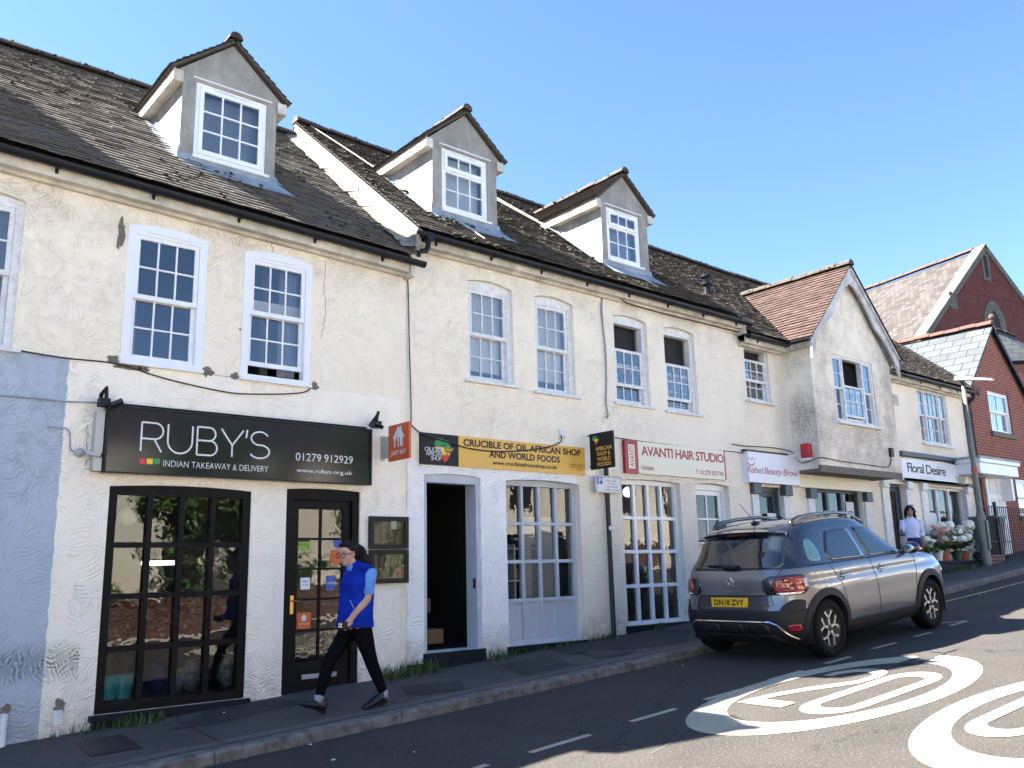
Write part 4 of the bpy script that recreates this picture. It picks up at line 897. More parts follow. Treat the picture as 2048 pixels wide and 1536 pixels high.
# bay
W10 = (*rect4((1663,709),(1744,726),(1755,854),(1676,843), JY), 0.0)
mb = MB(); wall_open(mb, JX0, JX1, JZ0, JZE, [W10], JY, 0.22)
mb.flat([(JX0, JZE), (JX1, JZE), (JC, JZA)], lambda a, b: (a, JY, b)); mb.flat([(JX0, JZE), (JX1, JZE), (JC, JZA)], lambda a, b: (a, JY+0.22, b))
for x in (JX0, JX1): mb.quad((x,JY,JZ0), (x,0.4,JZ0), (x,0.4,JZE), (x,JY,JZE))
bay = mb.build('bay', 'st3', B3)
mb = MB().box(JX0+0.02, JX1-0.02, JY+0.02, 0.02, JZ0-0.05, JZ0+0.02); mb.box(JX0-0.01, JX1+0.01, JY-0.012, JY+0.05, JZ0-0.07, JZ0+0.06); mb.build('bay_soffit', 'concrete', bay)
mb = MB(); ov = 0.16; BP = []
for s in (-1, 1):        # cusped bargeboards
    pts = []; n = 30; xe = JC+s*(JC-JX0+ov)
    top = [(xe, jz(xe)-0.02), (JC, 7.50)]; low = []
    for i in range(n+1):
        t = i/n; x = xe+(JC-xe)*t; z = (jz(xe)-0.02)+(7.50-jz(xe)+0.02)*t
        w = 0.30-0.11*abs(math.sin(t*PI*2.0))+(0.10 if t < 0.08 else 0)
        low.append((x, z-w))
    mb.xz([top[0], top[1]]+low[::-1], JY-0.15, JY-0.11)
mb.build('bargeboard', 'barge', bay)
for s in (-1, 1):
    mb = MB(); xe = JC+s*(JC-JX0+ov); a, b = sorted((xe-s*0.005, xe-s*0.16)); mb.box(a, b, JY-0.10, 0.0, 5.66, 5.685); mb.box(*sorted((xe, xe-s*0.022)), JY-0.105, -0.1, 5.69, 5.83); mb.build('boxed_eaves', 'soffit', bay)
mb = MB(); f, yrb = JY-0.19, (7.56-zr3(0))/s3+0.05
for s in (-1, 1):
    xe = JC+s*(JC-JX0+ov); deck(mb, (xe, f, jz(xe)), (xe, yrb, jz(xe)), (JC, yrb, 7.56), (JC, f, 7.56), 0.04)
mb.build('bay_roof', 'barge', bay)
for s in (-1, 1):
    xe = JC+s*(JC-JX0+ov+0.04); E = lambda a, xe=xe: (xe, f-0.02+a*(yrb-f+0.02), jz(xe)); Rr = lambda a: (JC, f-0.02+a*(yrb-f+0.02), 7.56)
    tile_roof(bay, E, Rr, 'bay_tiles', 'tile3', 0.10, 0.165, mask=lambda p: p.z < zr3(p.y)-0.02)
ridge_run(bay, [(JC, f-0.03, 7.62), (JC, yrb, 7.62)], 0.10)
mb = MB(); xg = JX0-ov-0.05
n = 8; pr = [(xg+0.055*math.cos(t), 0.055*math.sin(t)) for t in np.linspace(PI, 2*PI, n)]
mb.add([(p[0], y, 5.79+p[1]) for y in (JY-0.14, -0.24) for p in pr], [(k, k+1, n+k+1, n+k) for k in range(n-1)]+[tuple(range(n)), tuple(range(n, 2*n))]); mb.build('bay_gutter', 'black', bay)
def triple(par, o, y, mid_up, mid_lo, blind=None):
    x0, x1, z0, z1, r = o; W_ = x1-x0; a, b = x0+W_*0.25, x1-W_*0.25; fr = MB(); pn = MB(); f_ = 0.045
    for q in (x0, a-f_/2, b-f_/2, x1-f_): fr.box(q, q+f_, y, y+0.11, z0, z1)
    for p, q in ((x0+f_, a-f_/2), (a+f_/2, b-f_/2), (b+f_/2, x1-f_)): fr.box(p, q, y+0.002, y+0.11, z1-f_, z1); fr.box(p, q, y+0.002, y+0.11, z0, z0+f_)
    H = z1-z0-2*f_; zz = z0+f_
    for p, q in ((x0+f_, a-f_/2), (b+f_/2, x1-f_)): sash(fr, pn, p+.001, q-.001, zz+H*0.5, zz+H, y+0.02, 1, 2, 0.03, 0.016); sash(fr, pn, p+.001, q-.001, zz, zz+H*0.52, y+0.055, 1, 2, 0.03, 0.016)
    p, q = a+f_/2+.001, b-f_/2-.001; sash(fr, pn, p, q, zz+H*mid_up[0], zz+H*mid_up[1], y+0.02, 3, 2, 0.035, 0.016); sash(fr, pn, p, q, zz+H*mid_lo[0], zz+H*mid_lo[1], y+0.06, 3, 2, 0.035, 0.016)
    w = fr.build('window', 'wood', par); pn.build('pane', 'glass', w, recalc=False); MB().box(x0-0.06, x1+0.06, y-0.10, y+0.03, z0-0.05, z0-0.002).build('sill', 'wood', w)
    if blind: MB().box(x0+f_, x1-f_, y+0.2, y+0.205, z0, z1).build('blind', blind, w)
triple(bay, W10, JY+0.02, (0.07, 0.58), (0.02, 0.52)); MB().box(W10[0]+0.1, W10[1]-0.1, JY+0.30, JY+0.31, W10[2], W10[3]).build('blind', 'dark', bay)
triple(B3, W9, Y3+0.02, (0.5, 1.0), (0.0, 0.52), 'curtain')
window(B3, W8, 'wood', fw=0.045, nx=3, ny=2, y=Y3+0.05, up=(0.36, 0.80), lo=(0, 0.52), blind='dark', blindz=(0.0, 1))
MB().box((WC[0]+WC[1])/2+.02, WC[1]-.05, .52, .525, WC[2]+.5, WC[3]-.45).build('curtain', 'blind', B2)
# beauty shop front: slate grey joinery, white pilasters with grey brackets
def pilaster(par, x, w, z0, z1, capmat, y=Y3, capz=0.2):
    MB().box(x, x+w, y-0.045, y+0.02, z0, z1-capz).build('pilaster', 'wood', par); MB().box(x-0.02, x+w+0.02, y-0.11, y+0.02, z1-capz, z1).build('bracket', capmat, par, bevel=0.01)
zc = DB[3]+0.05
for px in (1501, 1564): pilaster(B3, PY(px, 1000, Y3).x, 0.2, 0.5, zc, 'darkgrey')
for px in (1614, 1726): pilaster(B3, PY(px, 1000, Y3).x, 0.2, 0.5, zc-0.02, 'darkgrey')
glazed_door(B3, DB, 'darkgrey', Y3+0.08, 1, 1, 0.3, 0.06, 0.08)
shopfront(B3, WB, 'darkgrey', 3, 1, Y3+0.09, 0.07, 0.09)
MB().box(JX0+0.1, WB[1]+0.25, Y3-0.06, Y3-0.003, WB[3]+0.03, WB[3]+0.42).box(JX0+0.08, WB[1]+0.27, Y3-0.09, Y3-0.003, WB[3]-0.02, WB[3]+0.028).build('shop_fascia', 'cream', B3)
# florist front: white pilasters, white mullions
zc = DF[3]+0.06
for px, ww in ((1763, 0.2), (1811, 0.2), (1841, 0.2), (1930, 0.2)): pilaster(B3, PY(px, 1000, Y3).x, ww, 1.1, zc, 'wood', capz=0.17)
glazed_door(B3, (DF[0], DF[1], DF[2], DF[3], 0), 'darkgrey', Y3+0.10, 1, 1, 0.4, 0.05, 0.08)
shopfront(B3, WF, 'wood', 3, 1, Y3+0.09, 0.06, 0.10)
fx0, fx1 = PY(1800, 985, Y3).x, XC+0.02
MB().box(fx0, fx1, Y3-0.13, Y3-0.003, zc+0.0, zc+0.07).box(fx0, fx1-0.1, Y3-0.16, Y3-0.003, PY(1870, 919, Y3-.12).z, PY(1870, 911, Y3-.12).z).build('shop_cornice', 'darkgrey', B3)
p = PY(1948, 960, -0.06); mb = MB(); dx = XC+0.04; mb.tube([(dx+0.1, -0.235, 5.72), (dx+0.08, -0.2, 5.6), (dx, -0.08, 5.45), (dx, -0.07, 5.3), (dx, -0.07, 1.3)], 0.045, 10)
for z in (5.2, 3.9, 3.3, 1.9): mb.lathe([(0.055, 0), (0.055, 0.07)], (dx, -0.07, z), 10)
mb.build('downpipe', 'black', B3)
p = PY(1790, 800, Y3); MB().box(p.x-0.11, p.x+0.11, Y3-0.02, Y3, p.z-0.12, p.z+0.12).build('air_brick', 'soffit', B3)
LX0, LX1, LY, LZ = 17.7, 22.4, -0.52, 1.64
MB().box(LX0, LX1, LY, 0.02, 0.6, LZ-0.06).box(LX0-0.03, LX1+0.02, LY-0.03, 0.02, LZ-0.058, LZ).build('flower_ledge', 'plinth', B3, bevel=0.01)

# ================================================================== brick house, church and street furniture on the right
HX0, HY = 22.95, -0.08
BH = thing('brick_house', 'red brick house with steep gable, pale slate roof and white porch at the far right', 'house', (25.5, 0, 0))
ap = PY(1978, 657, HY); HX1 = 2*ap.x-HX0+0.1; HE = PY(1938, 752, HY).z-0.25; HW = (*rect4((1975,783),(2016,788),(2026,868),(1984,864), HY), 0.0)
GW = (*rect4((2031,957),(2075,963),(2085,1036),(2040,1030), HY), 0.0)
mb = MB(); wall_open(mb, HX0, HX1, 0.5, HE, [HW, GW], HY, 0.25)
mb.flat([(HX0, HE), (HX1, HE), (ap.x, ap.z)], lambda a, b: (a, HY, b))
for x in (HX0, HX1): mb.quad((x,HY,0.5), (x,9,0.5), (x,9,HE), (x,HY,HE))
mb.flat([(HX0, 0.5), (HX1, 0.5), (HX1, HE), (ap.x, ap.z), (HX0, HE)], lambda a, b: (a, 9, b)); mb.build('wall', 'brickred', BH)
mb = MB(); ms = (ap.z-HE)/(ap.x-HX0)
for s, xe in ((-1, HX0-0.12), (1, HX1+0.12)): deck(mb, (xe, HY-0.10, HE-0.12*ms+0.06), (xe, 9.1, HE-0.12*ms+0.06), (ap.x, 9.1, ap.z+0.07), (ap.x, HY-0.10, ap.z+0.07), 0.06)
mb.build('slate_roof', 'slate1', BH)
mb = MB()
for s, xe in ((1, HX1+0.12),): 
    mb.xz([(xe, HE-0.12*ms+0.02), (ap.x, ap.z+0.03), (ap.x, ap.z-0.13), (xe, HE-0.12*ms-0.14)], HY-0.13, HY-0.085)
mb.build('bargeboard', 'blackwood', BH)
ridge_run(BH, [(ap.x, HY-0.11, ap.z+0.13), (ap.x, 9.1, ap.z+0.13)], 0.11, 'ridgered', 0.42, lumps=False)
window(BH, HW, 'upvc', fw=0.05, nx=2, ny=1, y=HY+0.04, sill=0, blind='curtain', vent=False)
mb = MB().box(HW[0]-0.12, HW[1]+0.12, HY-0.06, HY+0.05, HW[2]-0.13, HW[2]-0.004); mb.box(GW[0]-0.12, GW[1]+0.12, HY-0.06, HY+0.05, GW[2]-0.13, GW[2]-0.004); split(mb, 'window_sill', 'stone', BH)
window(BH, GW, 'upvc', fw=0.05, nx=2, ny=1, y=HY+0.04, sill=0, blind='curtain')
mb = MB()
n = 16
for i in range(n): q = HW[0]-0.1+(HW[1]-HW[0]+0.2)*i/n; mb.box(q+0.006, q+(HW[1]-HW[0]+0.2)/n-0.006, HY-0.004, HY+0.02, HW[3]+0.01, HW[3]+0.23)
mb.build('brick_lintel', 'brickred', BH)
pa, pb = PY(1960, 932, HY-0.55), PY(2038, 955, HY-0.55); mb = MB()
mb.box(pa.x, pb.x, HY-0.55, HY-0.003, pb.z, pb.z+0.26).box(pa.x-0.05, pb.x+0.05, HY-0.60, HY-0.002, pb.z+0.262, pb.z+0.36); mb.build('porch_canopy', 'upvc', BH, bevel=0.01)
MB().box(pa.x-0.08, pb.x+0.08, HY-0.62, HY-0.001, pb.z+0.362, pb.z+0.40).build('porch_lead', 'lead', BH)
d0, d1 = PY(1967, 960, HY).x, PY(2001, 960, HY).x; mb = MB(); zb = 1.75
mb.box(d0, d1, HY-0.05, HY-0.003, zb, pb.z-0.003)
fd = mb.build('front_door', 'upvc', BH); mb = MB()
for i in (0, 1):
    for j in (0, 1, 2): mb.box(d0+0.14+i*(d1-d0-0.16)/2, d0+0.04+(i+1)*(d1-d0-0.10)/2, HY-0.058, HY-0.0505, zb+0.25+j*0.62, zb+0.75+j*0.62)
split(mb, 'door_panel', 'wood', fd)
q0 = PY(2016, 968, HY-0.2).x; MB().box(q0-0.06, q0+0.06, HY-0.3, HY-0.003, pb.z-0.55, pb.z-0.003).build('porch_bracket', 'upvc', BH)

# church behind, turned a little
phi = math.radians(-13.4); CHY = 13.0
def CP(u, v, dist):      # pixel on the church's gable plane, given as local coordinates (along, height)
    n = Vector((-math.sin(phi), math.cos(phi), 0)); o = Vector((38.0, CHY, 0)); d = Vector(_ray(u, v)); t = (o-Vector((0, CAMY, CAMZ))).dot(n)/d.dot(n); p = Vector((0, CAMY, CAMZ))+d*t-o
    return p.dot(Vector((math.cos(phi), math.sin(phi), 0))), p.z+0
CH = thing('church', 'big red brick church gable with slate roof and pointed stone window behind the houses', 'church', (38.0, CHY, 0), rz=phi)
ca, cz = CP(1968, 496, 0); cl, clz = CP(1838, 690, 0); ms = (cz-clz)/(ca-cl); hwid = 9.0; ce = cz-hwid*ms
mb = MB(); mb.flat([(ca-hwid, -1), (ca+hwid, -1), (ca+hwid, ce), (ca, cz), (ca-hwid, ce)], lambda a, b: (a, 0, b))
for s in (-1, 1): mb.quad((ca+s*hwid,0,-1), (ca+s*hwid,26,-1), (ca+s*hwid,26,ce), (ca+s*hwid,0,ce))
mb.flat([(ca-hwid, -1), (ca+hwid, -1), (ca+hwid, ce), (ca, cz), (ca-hwid, ce)], lambda a, b: (a, 26, b)); mb.build('wall', 'brickchurch', CH)
mb = MB()
for s in (-1, 1): deck(mb, (ca+s*(hwid+.4), 0.6, ce-.4*ms-0.05), (ca+s*(hwid+.4), 26.2, ce-.4*ms-0.05), (ca, 26.2, cz-0.05), (ca, 0.6, cz-0.05), 0.15)
mb.build('slate_roof', 'slate2', CH)
mb = MB()
for s in (-1, 1): deck(mb, (ca+s*(hwid+.5), -0.12, ce-.5*ms+0.18), (ca+s*(hwid+.5), 0.62, ce-.5*ms+0.18), (ca, 0.62, cz+0.22), (ca, -0.12, cz+0.22), 0.3)
mb.build('gable_coping', 'stone', CH)
ridge_run(CH, [(ca, 0.62, cz+0.10), (ca, 26, cz+0.10)], 0.16, 'ridgered', 0.6, lumps=False)
def lancet(cx, zb, w, hh, fy, mi=0, grow=0.0):
    w2 = w/2+grow; R_ = w*1.25+grow; pts = [(cx-w2, zb-grow), (cx+w2, zb-grow), (cx+w2, zb+hh)]
    zc = zb+hh; n = 8; xr = cx+w2-R_
    amax = math.acos(min(1, (cx-xr)/R_)); A = [(xr+R_*math.cos(amax*i/n), zc+R_*math.sin(amax*i/n)) for i in range(1, n+1)]
    return pts+A+[(2*cx-a, b) for a, b in A[::-1][1:]]+[(cx-w2, zb+hh)]
lx, lz = CP(1988, 640, 0); mb = MB(); mb.prism(lancet(lx, lz-1.9, 0.95, 1.6, 0, grow=0.45), lambda a, b: (a, -0.06, b), lambda a, b: (a, 0.05, b)); lw = mb.build('stone_window', 'stone', CH)
mb = MB(); mb.prism(lancet(lx, lz-1.8, 0.85, 1.5, 0), lambda a, b: (a, -0.075, b), lambda a, b: (a, -0.061, b)); mb.build('leaded_glass', 'dark', lw)
mb = MB(); mb.tube([(lx-0.3, -0.085, lz-1.6), (lx+.05, -0.085, lz-0.4)], 0.03, 4); mb.tube([(lx+.3, -0.085, lz-1.6), (lx-.05, -0.085, lz-0.5)], 0.03, 4); mb.build('window_tracery', 'blackwood', lw)
sx, sz = CP(1970, 530, 0); mb = MB().box(sx-0.32, sx+0.32, -0.05, 0.05, sz-0.95, sz+0.75); sw = mb.build('slit_surround', 'stone', CH); MB().box(sx-0.13, sx+0.13, -0.06, -0.051, sz-0.75, sz+0.55).build('slit_window', 'dark', sw)
mb = MB()
for zz, w_ in ((CP(1960, 550, 0)[1], 3), (CP(1960, 585, 0)[1], 5)):
    q = (cz-zz)/ms-0.3; mb.box(ca-q, ca+q, -0.02, 0.02, zz-0.16, zz+0.12)
mb.build('brick_band', 'brickchurch', CH)
k = CP(1906, 600, 0); MB().box(k[0]-0.35, k[0]+0.25, -0.06, 0.02, k[1]-0.5, k[1]+0.45).build('kneeler_stone', 'stone', CH)
# small hipped turret with ball finial beside the church
t0 = PY(1998, 652, 6.0); TU = thing('brick_turret', 'small brick turret with hipped slate cap and terracotta ball finial beside the church', 'turret', (t0.x+1.3, 6.0, 0))
tx = t0.x+0.5; e = PY(2015, 700, 5.0); mb = MB(); r_, hz = 1.75, e.z
oct_ = [(tx+1.3+r_*math.cos(PI/8+k*PI/4), 6.4+r_*math.sin(PI/8+k*PI/4)) for k in range(8)]; at = (tx+0.15, 6.4, t0.z)
rp = [(a, b, hz) for a, b in oct_]; mb.add(rp+[(tx-0.1, 6.4, t0.z+0.0), (tx+2.4, 6.4, t0.z+0.0)], [(0,1,9), (1,2,9,8) , (2,3,8), (3,4,8), (4,5,8), (5,6,9,8), (6,7,9), (7,0,9), (7,6,5,4,3,2,1,0)]); mb.build('slate_cap', 'slate1', TU)
mb = MB(); mb.prism([(tx+1.3+(a-tx-1.3)*.93, 6.4+(b-6.4)*.93) for a, b in oct_], lambda a, b: (a, b, 0.5), lambda a, b: (a, b, hz-0.02)); mb.build('turret_wall', 'brickred', TU)
mb = MB(); mb.prism([(tx+1.3+(a-tx-1.3)*1.0, 6.4+(b-6.4)*1.0) for a, b in oct_], lambda a, b: (a, b, hz-0.16), lambda a, b: (a, b, hz-0.004)); mb.build('turret_cornice', 'blackwood', TU)
mb = MB(); fx = (tx-0.1, 6.4, t0.z-0.05); mb.lathe([(0.16, 0), (0.10, 0.15), (0.06, 0.3), (0.05, 0.42), (0.11, 0.45), (0.05, 0.5)], fx, 10); mb.ball((fx[0], fx[1], fx[2]+0.64), 0.15, 10, 8); mb.build('ball_finial', 'ridgered', TU, smooth=False)
ridge_run(TU, [(tx-0.1, 6.4, t0.z+0.05), (tx+2.4, 6.4, t0.z+0.05)], 0.1, 'ridgered', 0.4, lumps=False)

# street lamp
lp = PY(1974, 1128, -0.72); zg = pave(lp.x, -0.72)
SLP = thing('street_lamp', 'pale green grey street lamp column with flat lantern in front of the brick house', 'street lamp', (lp.x, -0.72, zg))
tp = PY(1938, 766, -0.72); mb = MB(); mb.lathe([(0.105, -0.1), (0.10, 0.05), (0.098, 1.05), (0.092, 1.12), (0.062, 1.22), (0.054, 2.5), (0.042, tp.z-zg+0.05)], (lp.x, -0.72, zg), 18); mb.build('column', 'galv', SLP, smooth=True)
mb = MB(); mb.box(lp.x-0.05, lp.x+0.05, -0.85, -0.835, zg+0.35, zg+1.0); mb.build('access_door', 'galv', SLP, bevel=0.01)
mb = MB(); mb.lathe([(0.07, 0), (0.07, 0.16)], (lp.x, -0.72, PY(1962, 948, -0.72).z), 12); mb.build('orange_band', 'terra', SLP)
L0 = Vector((lp.x-0.05, -0.62, tp.z+0.06)); L1 = PY(1985, 760, -1.5)
dv = (L1-L0).normalized(); sd = dv.cross(Vector((0, 0, 1))).normalized(); up = sd.cross(dv); mb = MB(); n = 8
vs = []
for i in range(n+1):
    t = i/n; p = L0.lerp(L1, t); w_ = 0.135*(1-0.45*t)*(0.75 if i in (0, n) else 1); th = 0.055*(1-0.6*t)+0.008
    vs += [p-sd*w_-up*0.0, p-sd*w_*0.7+up*th, p+sd*w_*0.7+up*th, p+sd*w_, p+sd*w_*.8-up*th*.5, p-sd*w_*.8-up*th*.5]
mb.add(vs, [(i*6+k, i*6+(k+1) % 6, (i+1)*6+(k+1) % 6, (i+1)*6+k) for i in range(n) for k in range(6)]+[(0,1,2,3,4,5), tuple(range(n*6, n*6+6))])
c = L0.lerp(L1, 0.22); mb.lathe([(0.05, 0), (0.05, 0.10), (0.035, 0.12)], (c.x, c.y, c.z+0.04), 12); mb.build('lantern', 'whitemetal', SLP)
# wheelie bin
bp = PY(1990, 1118, -0.35); zg = pave(bp.x, -0.35)
WB_ = thing('wheelie_bin', 'grey brown wheelie bin behind the foot of the lamp column', 'bin', (bp.x-0.1, -0.35, zg)); mb = MB(); bx, by = bp.x-0.05, -0.33
A = [(bx-.20,by-.22,zg+.02), (bx+.20,by-.22,zg+.02), (bx+.20,by+.2,zg+.02), (bx-.20,by+.2,zg+.02), (bx-.27,by-.28,zg+.95), (bx+.27,by-.28,zg+.95), (bx+.27,by+.26,zg+.95), (bx-.27,by+.26,zg+.95)]
mb.add(A, [(3,2,1,0),(4,5,6,7),(0,1,5,4),(1,2,6,5),(2,3,7,6),(3,0,4,7)]); mb.build('bin_body', 'bin', WB_, bevel=0.03)
mb = MB(); mb.box(bx-.30, bx+.30, by-.31, by+.33, zg+.955, zg+1.02); mb.tube([(bx-.26, by+.36, zg+.98), (bx+.26, by+.36, zg+.98)], 0.02, 8); mb.build('lid', 'bin', WB_, bevel=0.02)
for s in (-1, 1): MB().tube([(bx+s*.24, by+.24, zg+.1), (bx+s*.29, by+.24, zg+.1)], 0.1, 14).build('wheel', 'ink', WB_)
# iron gate and railing in front of the porch
GT = thing('iron_gate', 'black iron railing and gate in front of the white porch', 'gate', (24.0, -0.62, 1.5)); gy = -0.62; g0, g1 = PY(1962, 1020, gy).x, PY(2070, 1020, gy).x
zt = PY(2000, 1013, gy).z; zb = 1.62; mb = MB(); x = g0; 
gpx = PY(1990, 1020, gy).x
while x < g1: mb.tube([(x, gy, zb), (x, gy, zt)], 0.009, 5); x += 0.115
mb.box(g0, g1, gy-.012, gy+.012, zt-0.03, zt-0.005); mb.box(g0, g1, gy-.012, gy+.012, zb+0.02, zb+0.045); mb.box(g0, g1, gy-.012, gy+.012, zb+0.42, zb+0.44); mb.build('railing', 'iron', GT)
mb = MB(); mb.box(gpx-.03, gpx+.03, gy-.03, gy+.03, zb-0.3, zt+0.10); mb.build('gate_post', 'iron', GT); mb = MB(); mb.box(gpx+0.04, gpx+0.24, gy-.05, gy+.05, zt-0.42, zt-0.26); mb.build('gate_lock', 'iron', GT)
mb = MB(); mb.box(g0-0.2, gpx-0.1, gy-0.12, gy+0.12, 1.2, zb+0.12); tag(mb.build('brick_pier', 'brickgarden'), 'low brick pier carrying the iron railing', 'wall')
mb = MB(); mb.box(gpx+0.06, g1+3, gy-0.10, gy+0.10, 1.2, zb-0.02); tag(mb.build('gate_kerb', 'stone'), 'low stone kerb under the iron gate', 'kerb')

# ================================================================== other side of the road (seen only in glass and paint, with pale surfaces added to bounce sunlight)
OY = -10.9
def oz(x): return h(x)-0.12
mb = MB(); xs = [-14+i*1.0 for i in range(39)]
for a, b in zip(xs[:-1], xs[1:]): mb.box(a, b, OY-0.22, OY, h(a)-0.6, oz(a)+0.95); mb.box(a, b, OY-0.26, OY+0.03, oz(a)+0.951, oz(a)+1.02)
for x in (-6, -0.6, 4.6, 9.5, 14.5, 19.0): mb.box(x-0.28, x+0.28, OY-0.30, OY+0.06, h(x)-0.6, oz(x)+1.6); mb.box(x-0.34, x+0.34, OY-0.36, OY+0.12, oz(x)+1.601, oz(x)+1.7)
tag(mb.build('garden_wall', 'brickgarden'), 'low brick garden wall with piers across the road, mirrored in the shop glass', 'wall')
strip('far_pavement', XS, [OY-0.1, -10.4, -9.9], lambda x, y: h(x)+0.02, 'bounce_gravel'); strip('bounce_gardens', XS, [-16.5, -14, -12, OY-0.12], lambda x, y: h(x)+0.03, 'bounce_gravel')  # pale far pavement and added gardens, bouncing sunlight to the terrace
def leaf_cloud(mb, c, rad, n, size, clumps=40, mi=0, squash=0.85):
    cl = []
    for _ in range(clumps):
        d = Vector((random.gauss(0, 1), random.gauss(0, 1), random.gauss(0, 1))).normalized()*random.uniform(0.45, 1.0); cl.append((Vector((c[0]+d.x*rad, c[1]+d.y*rad, c[2]+d.z*rad*squash)), random.uniform(0.12, 0.3)*rad))
    for _ in range(n):
        q, r = random.choice(cl); p = q+Vector((random.gauss(0, 1), random.gauss(0, 1), random.gauss(0, .8)))*r*0.55
        a = Vector((random.gauss(0, 1), random.gauss(0, 1), random.gauss(0, 1))).normalized(); b = a.orthogonal().normalized(); s = size*random.uniform(0.6, 1.4); L = a*s*1.7; W_ = b*s
        mb.add([p-L*.5, p+W_*.5, p+L*.5, p-W_*.5], [(0,1,2,3)], mi, random.random())
def tree(name, label, x, y, hgt, rad, n):
    t = thing(name, label, 'tree', (x, y, oz(x))); z = oz(x); mb = MB(); mb.tube([(x, y, z-0.2), (x+.05, y, z+hgt*.3), (x-.05, y+.05, z+hgt*.55), (x, y, z+hgt*.8)], [0.18, 0.14, 0.10, 0.04], 9)
    for k in range(7): q = random.uniform(0, 6.28); mb.tube([(x, y, z+hgt*(.35+.06*k)), (x+math.cos(q)*rad*.4, y+math.sin(q)*rad*.4, z+hgt*(.45+.06*k)), (x+math.cos(q)*rad*.75, y+math.sin(q)*rad*.75, z+hgt*(.55+.06*k))], [0.06, 0.04, 0.015], 6)
    mb.build('trunk', 'bark', t); mb = MB(); leaf_cloud(mb, (x, y, z+hgt*.68), rad, n, 0.11, 46); mb.build('crown', 'leaf', t, rnd=True, recalc=False)
tree('garden_tree', 'leafy tree behind the garden wall across the road, mirrored in the takeaway glass', 0.6, -12.6, 5.4, 2.4, 9000)
tree('garden_tree', 'wider leafy tree behind the garden wall opposite the parked car', 14.5, -13.0, 5.6, 2.4, 8000)
tree('garden_tree', 'leafy tree opposite the food shop, mirrored in its window', 8.3, -12.8, 5.0, 1.9, 6000)
mb = MB()
for k in range(26): x = -8+k*1.0; leaf_cloud(mb, (x+random.uniform(-.3, .3), OY-0.75, oz(x)+1.35), 0.75, 420, 0.06, 8)
o = mb.build('shrubs', 'leaf', rnd=True, recalc=False); tag(o, 'low garden shrubs behind the wall across the road', 'shrubs', kind='stuff')
def far_house(x0, x1, y, z1, zr, mat, label, roofmat):
    b = thing('house', label, 'house', ((x0+x1)/2, y, 0)); mb = MB(); ops = []; n = int((x1-x0)/2.6)
    for i in range(n):
        for zz in (1.2, 3.8):
            if zz+1.4 < z1: q = x0+(i+.5)*(x1-x0)/n; ops.append((q-.45, q+.45, zz, zz+1.3, 0))
    wall_open(mb, x0, x1, -1.5, z1, ops, -y, 0.2); mb.v = [(a, -b, c) for a, b, c in mb.v]
    for x in (x0, x1): mb.quad((x,y,-1.5), (x,y-7,-1.5), (x,y-7,z1), (x,y,z1))
    mb.build('wall', mat, b); mb = MB()
    for o in ops: mb.quad((o[0],y-.12,o[2]), (o[1],y-.12,o[2]), (o[1],y-.12,o[3]), (o[0],y-.12,o[3]))
    mb.build('pane', 'dark', b); mb = MB(); deck(mb, (x0-.2,y+.3,z1-.1), (x1+.2,y+.3,z1-.1), (x1+.2,y-3.5,zr), (x0-.2,y-3.5,zr)); deck(mb, (x0-.2,y-7.3,z1-.1), (x1+.2,y-7.3,z1-.1), (x1+.2,y-3.5,zr), (x0-.2,y-3.5,zr)); mb.build('roof', roofmat, b)
far_house(4.4, 16.4, -15.5, 5.6, 7.6, 'opp', 'cream rendered house across the road, lengthened to bounce sunlight', 'slate2')  # house row extended and all cream to bounce sunlight across the road
far_house(-12, 4.0, -16, 5.4, 7.6, 'opp', 'unseen house across the road downhill, made cream to bounce sunlight', 'slate2')
far_house(17.0, 31, -15.0, 5.8, 8.0, 'opp', 'unseen house opposite the florist, made cream to bounce sunlight', 'slate2')

# ================================================================== signs and fittings on the walls
def on(y): return lambda a, b: (a, y, b)
def lines(par, mat, *jobs):
    for j in jobs: mb = MB(); j(mb); mb.build('lettering', mat, par)
def tp(mb, st, u0, v0, u1, v1, y, zo=None, mi=0, bold=0.0, shear=0.0, hgt=None, spacing=1.0):
    """writing whose left end spans v0..v1 at u0 and whose right end is at u1 (photo pixels on the sign plane y)"""
    a, b = PY(u0, v0, y), PY(u0, v1, y); c = PY(u1, (v0+v1)/2+(u1-u0)*0.07, y)
    text(mb, st, (a.x, c.x, b.z, a.z), on(y-0.003), mi, bold, shear, spacing)
# takeaway fascia sign
ys = -0.14; r = rect4((214,811),(743,859),(742,968),(206,946), ys)
SG = thing('shop_sign', 'long glossy black takeaway sign with thin white capitals and red, yellow and green squares', 'sign', ((r[0]+r[1])/2, ys, r[2]))
MB().box(r[0], r[1], ys, -0.003, r[2], r[3]).build('sign_box', 'signblk', SG, bevel=0.004)
mb = MB(); mb.box(r[0], r[1], ys-0.012, ys+0.02, r[3]-0.018, r[3]+0.006).box(r[0], r[1], ys-0.012, ys+0.02, r[2]-0.006, r[2]+0.008).box(r[0]-0.004, r[0]+0.022, ys-0.013, ys+0.02, r[2]-0.005, r[3]+0.005).box(r[1]-0.018, r[1]+0.004, ys-0.013, ys+0.02, r[2]-0.005, r[3]+0.005); mb.tube([(r[0]+.05, ys+.03, r[3]+.025), (r[1]-.05, ys+.03, r[3]+.025)], 0.011, 6); mb.build('sign_trim', 'signmat', SG)
MB().box(r[0]-0.09, r[0]-0.012, ys+0.01, -0.004, r[2]+0.01, r[3]-0.06).build('sign_end', 'whitemetal', SG)
Q = lambda zx, zy: PY(180+zx*.3223, 780+zy*.3223, ys)
zt, zb = Q(325, 199).z, Q(316, 379).z; H = zt-zb; mb = MB(); f = on(ys-0.003); w = 0.018
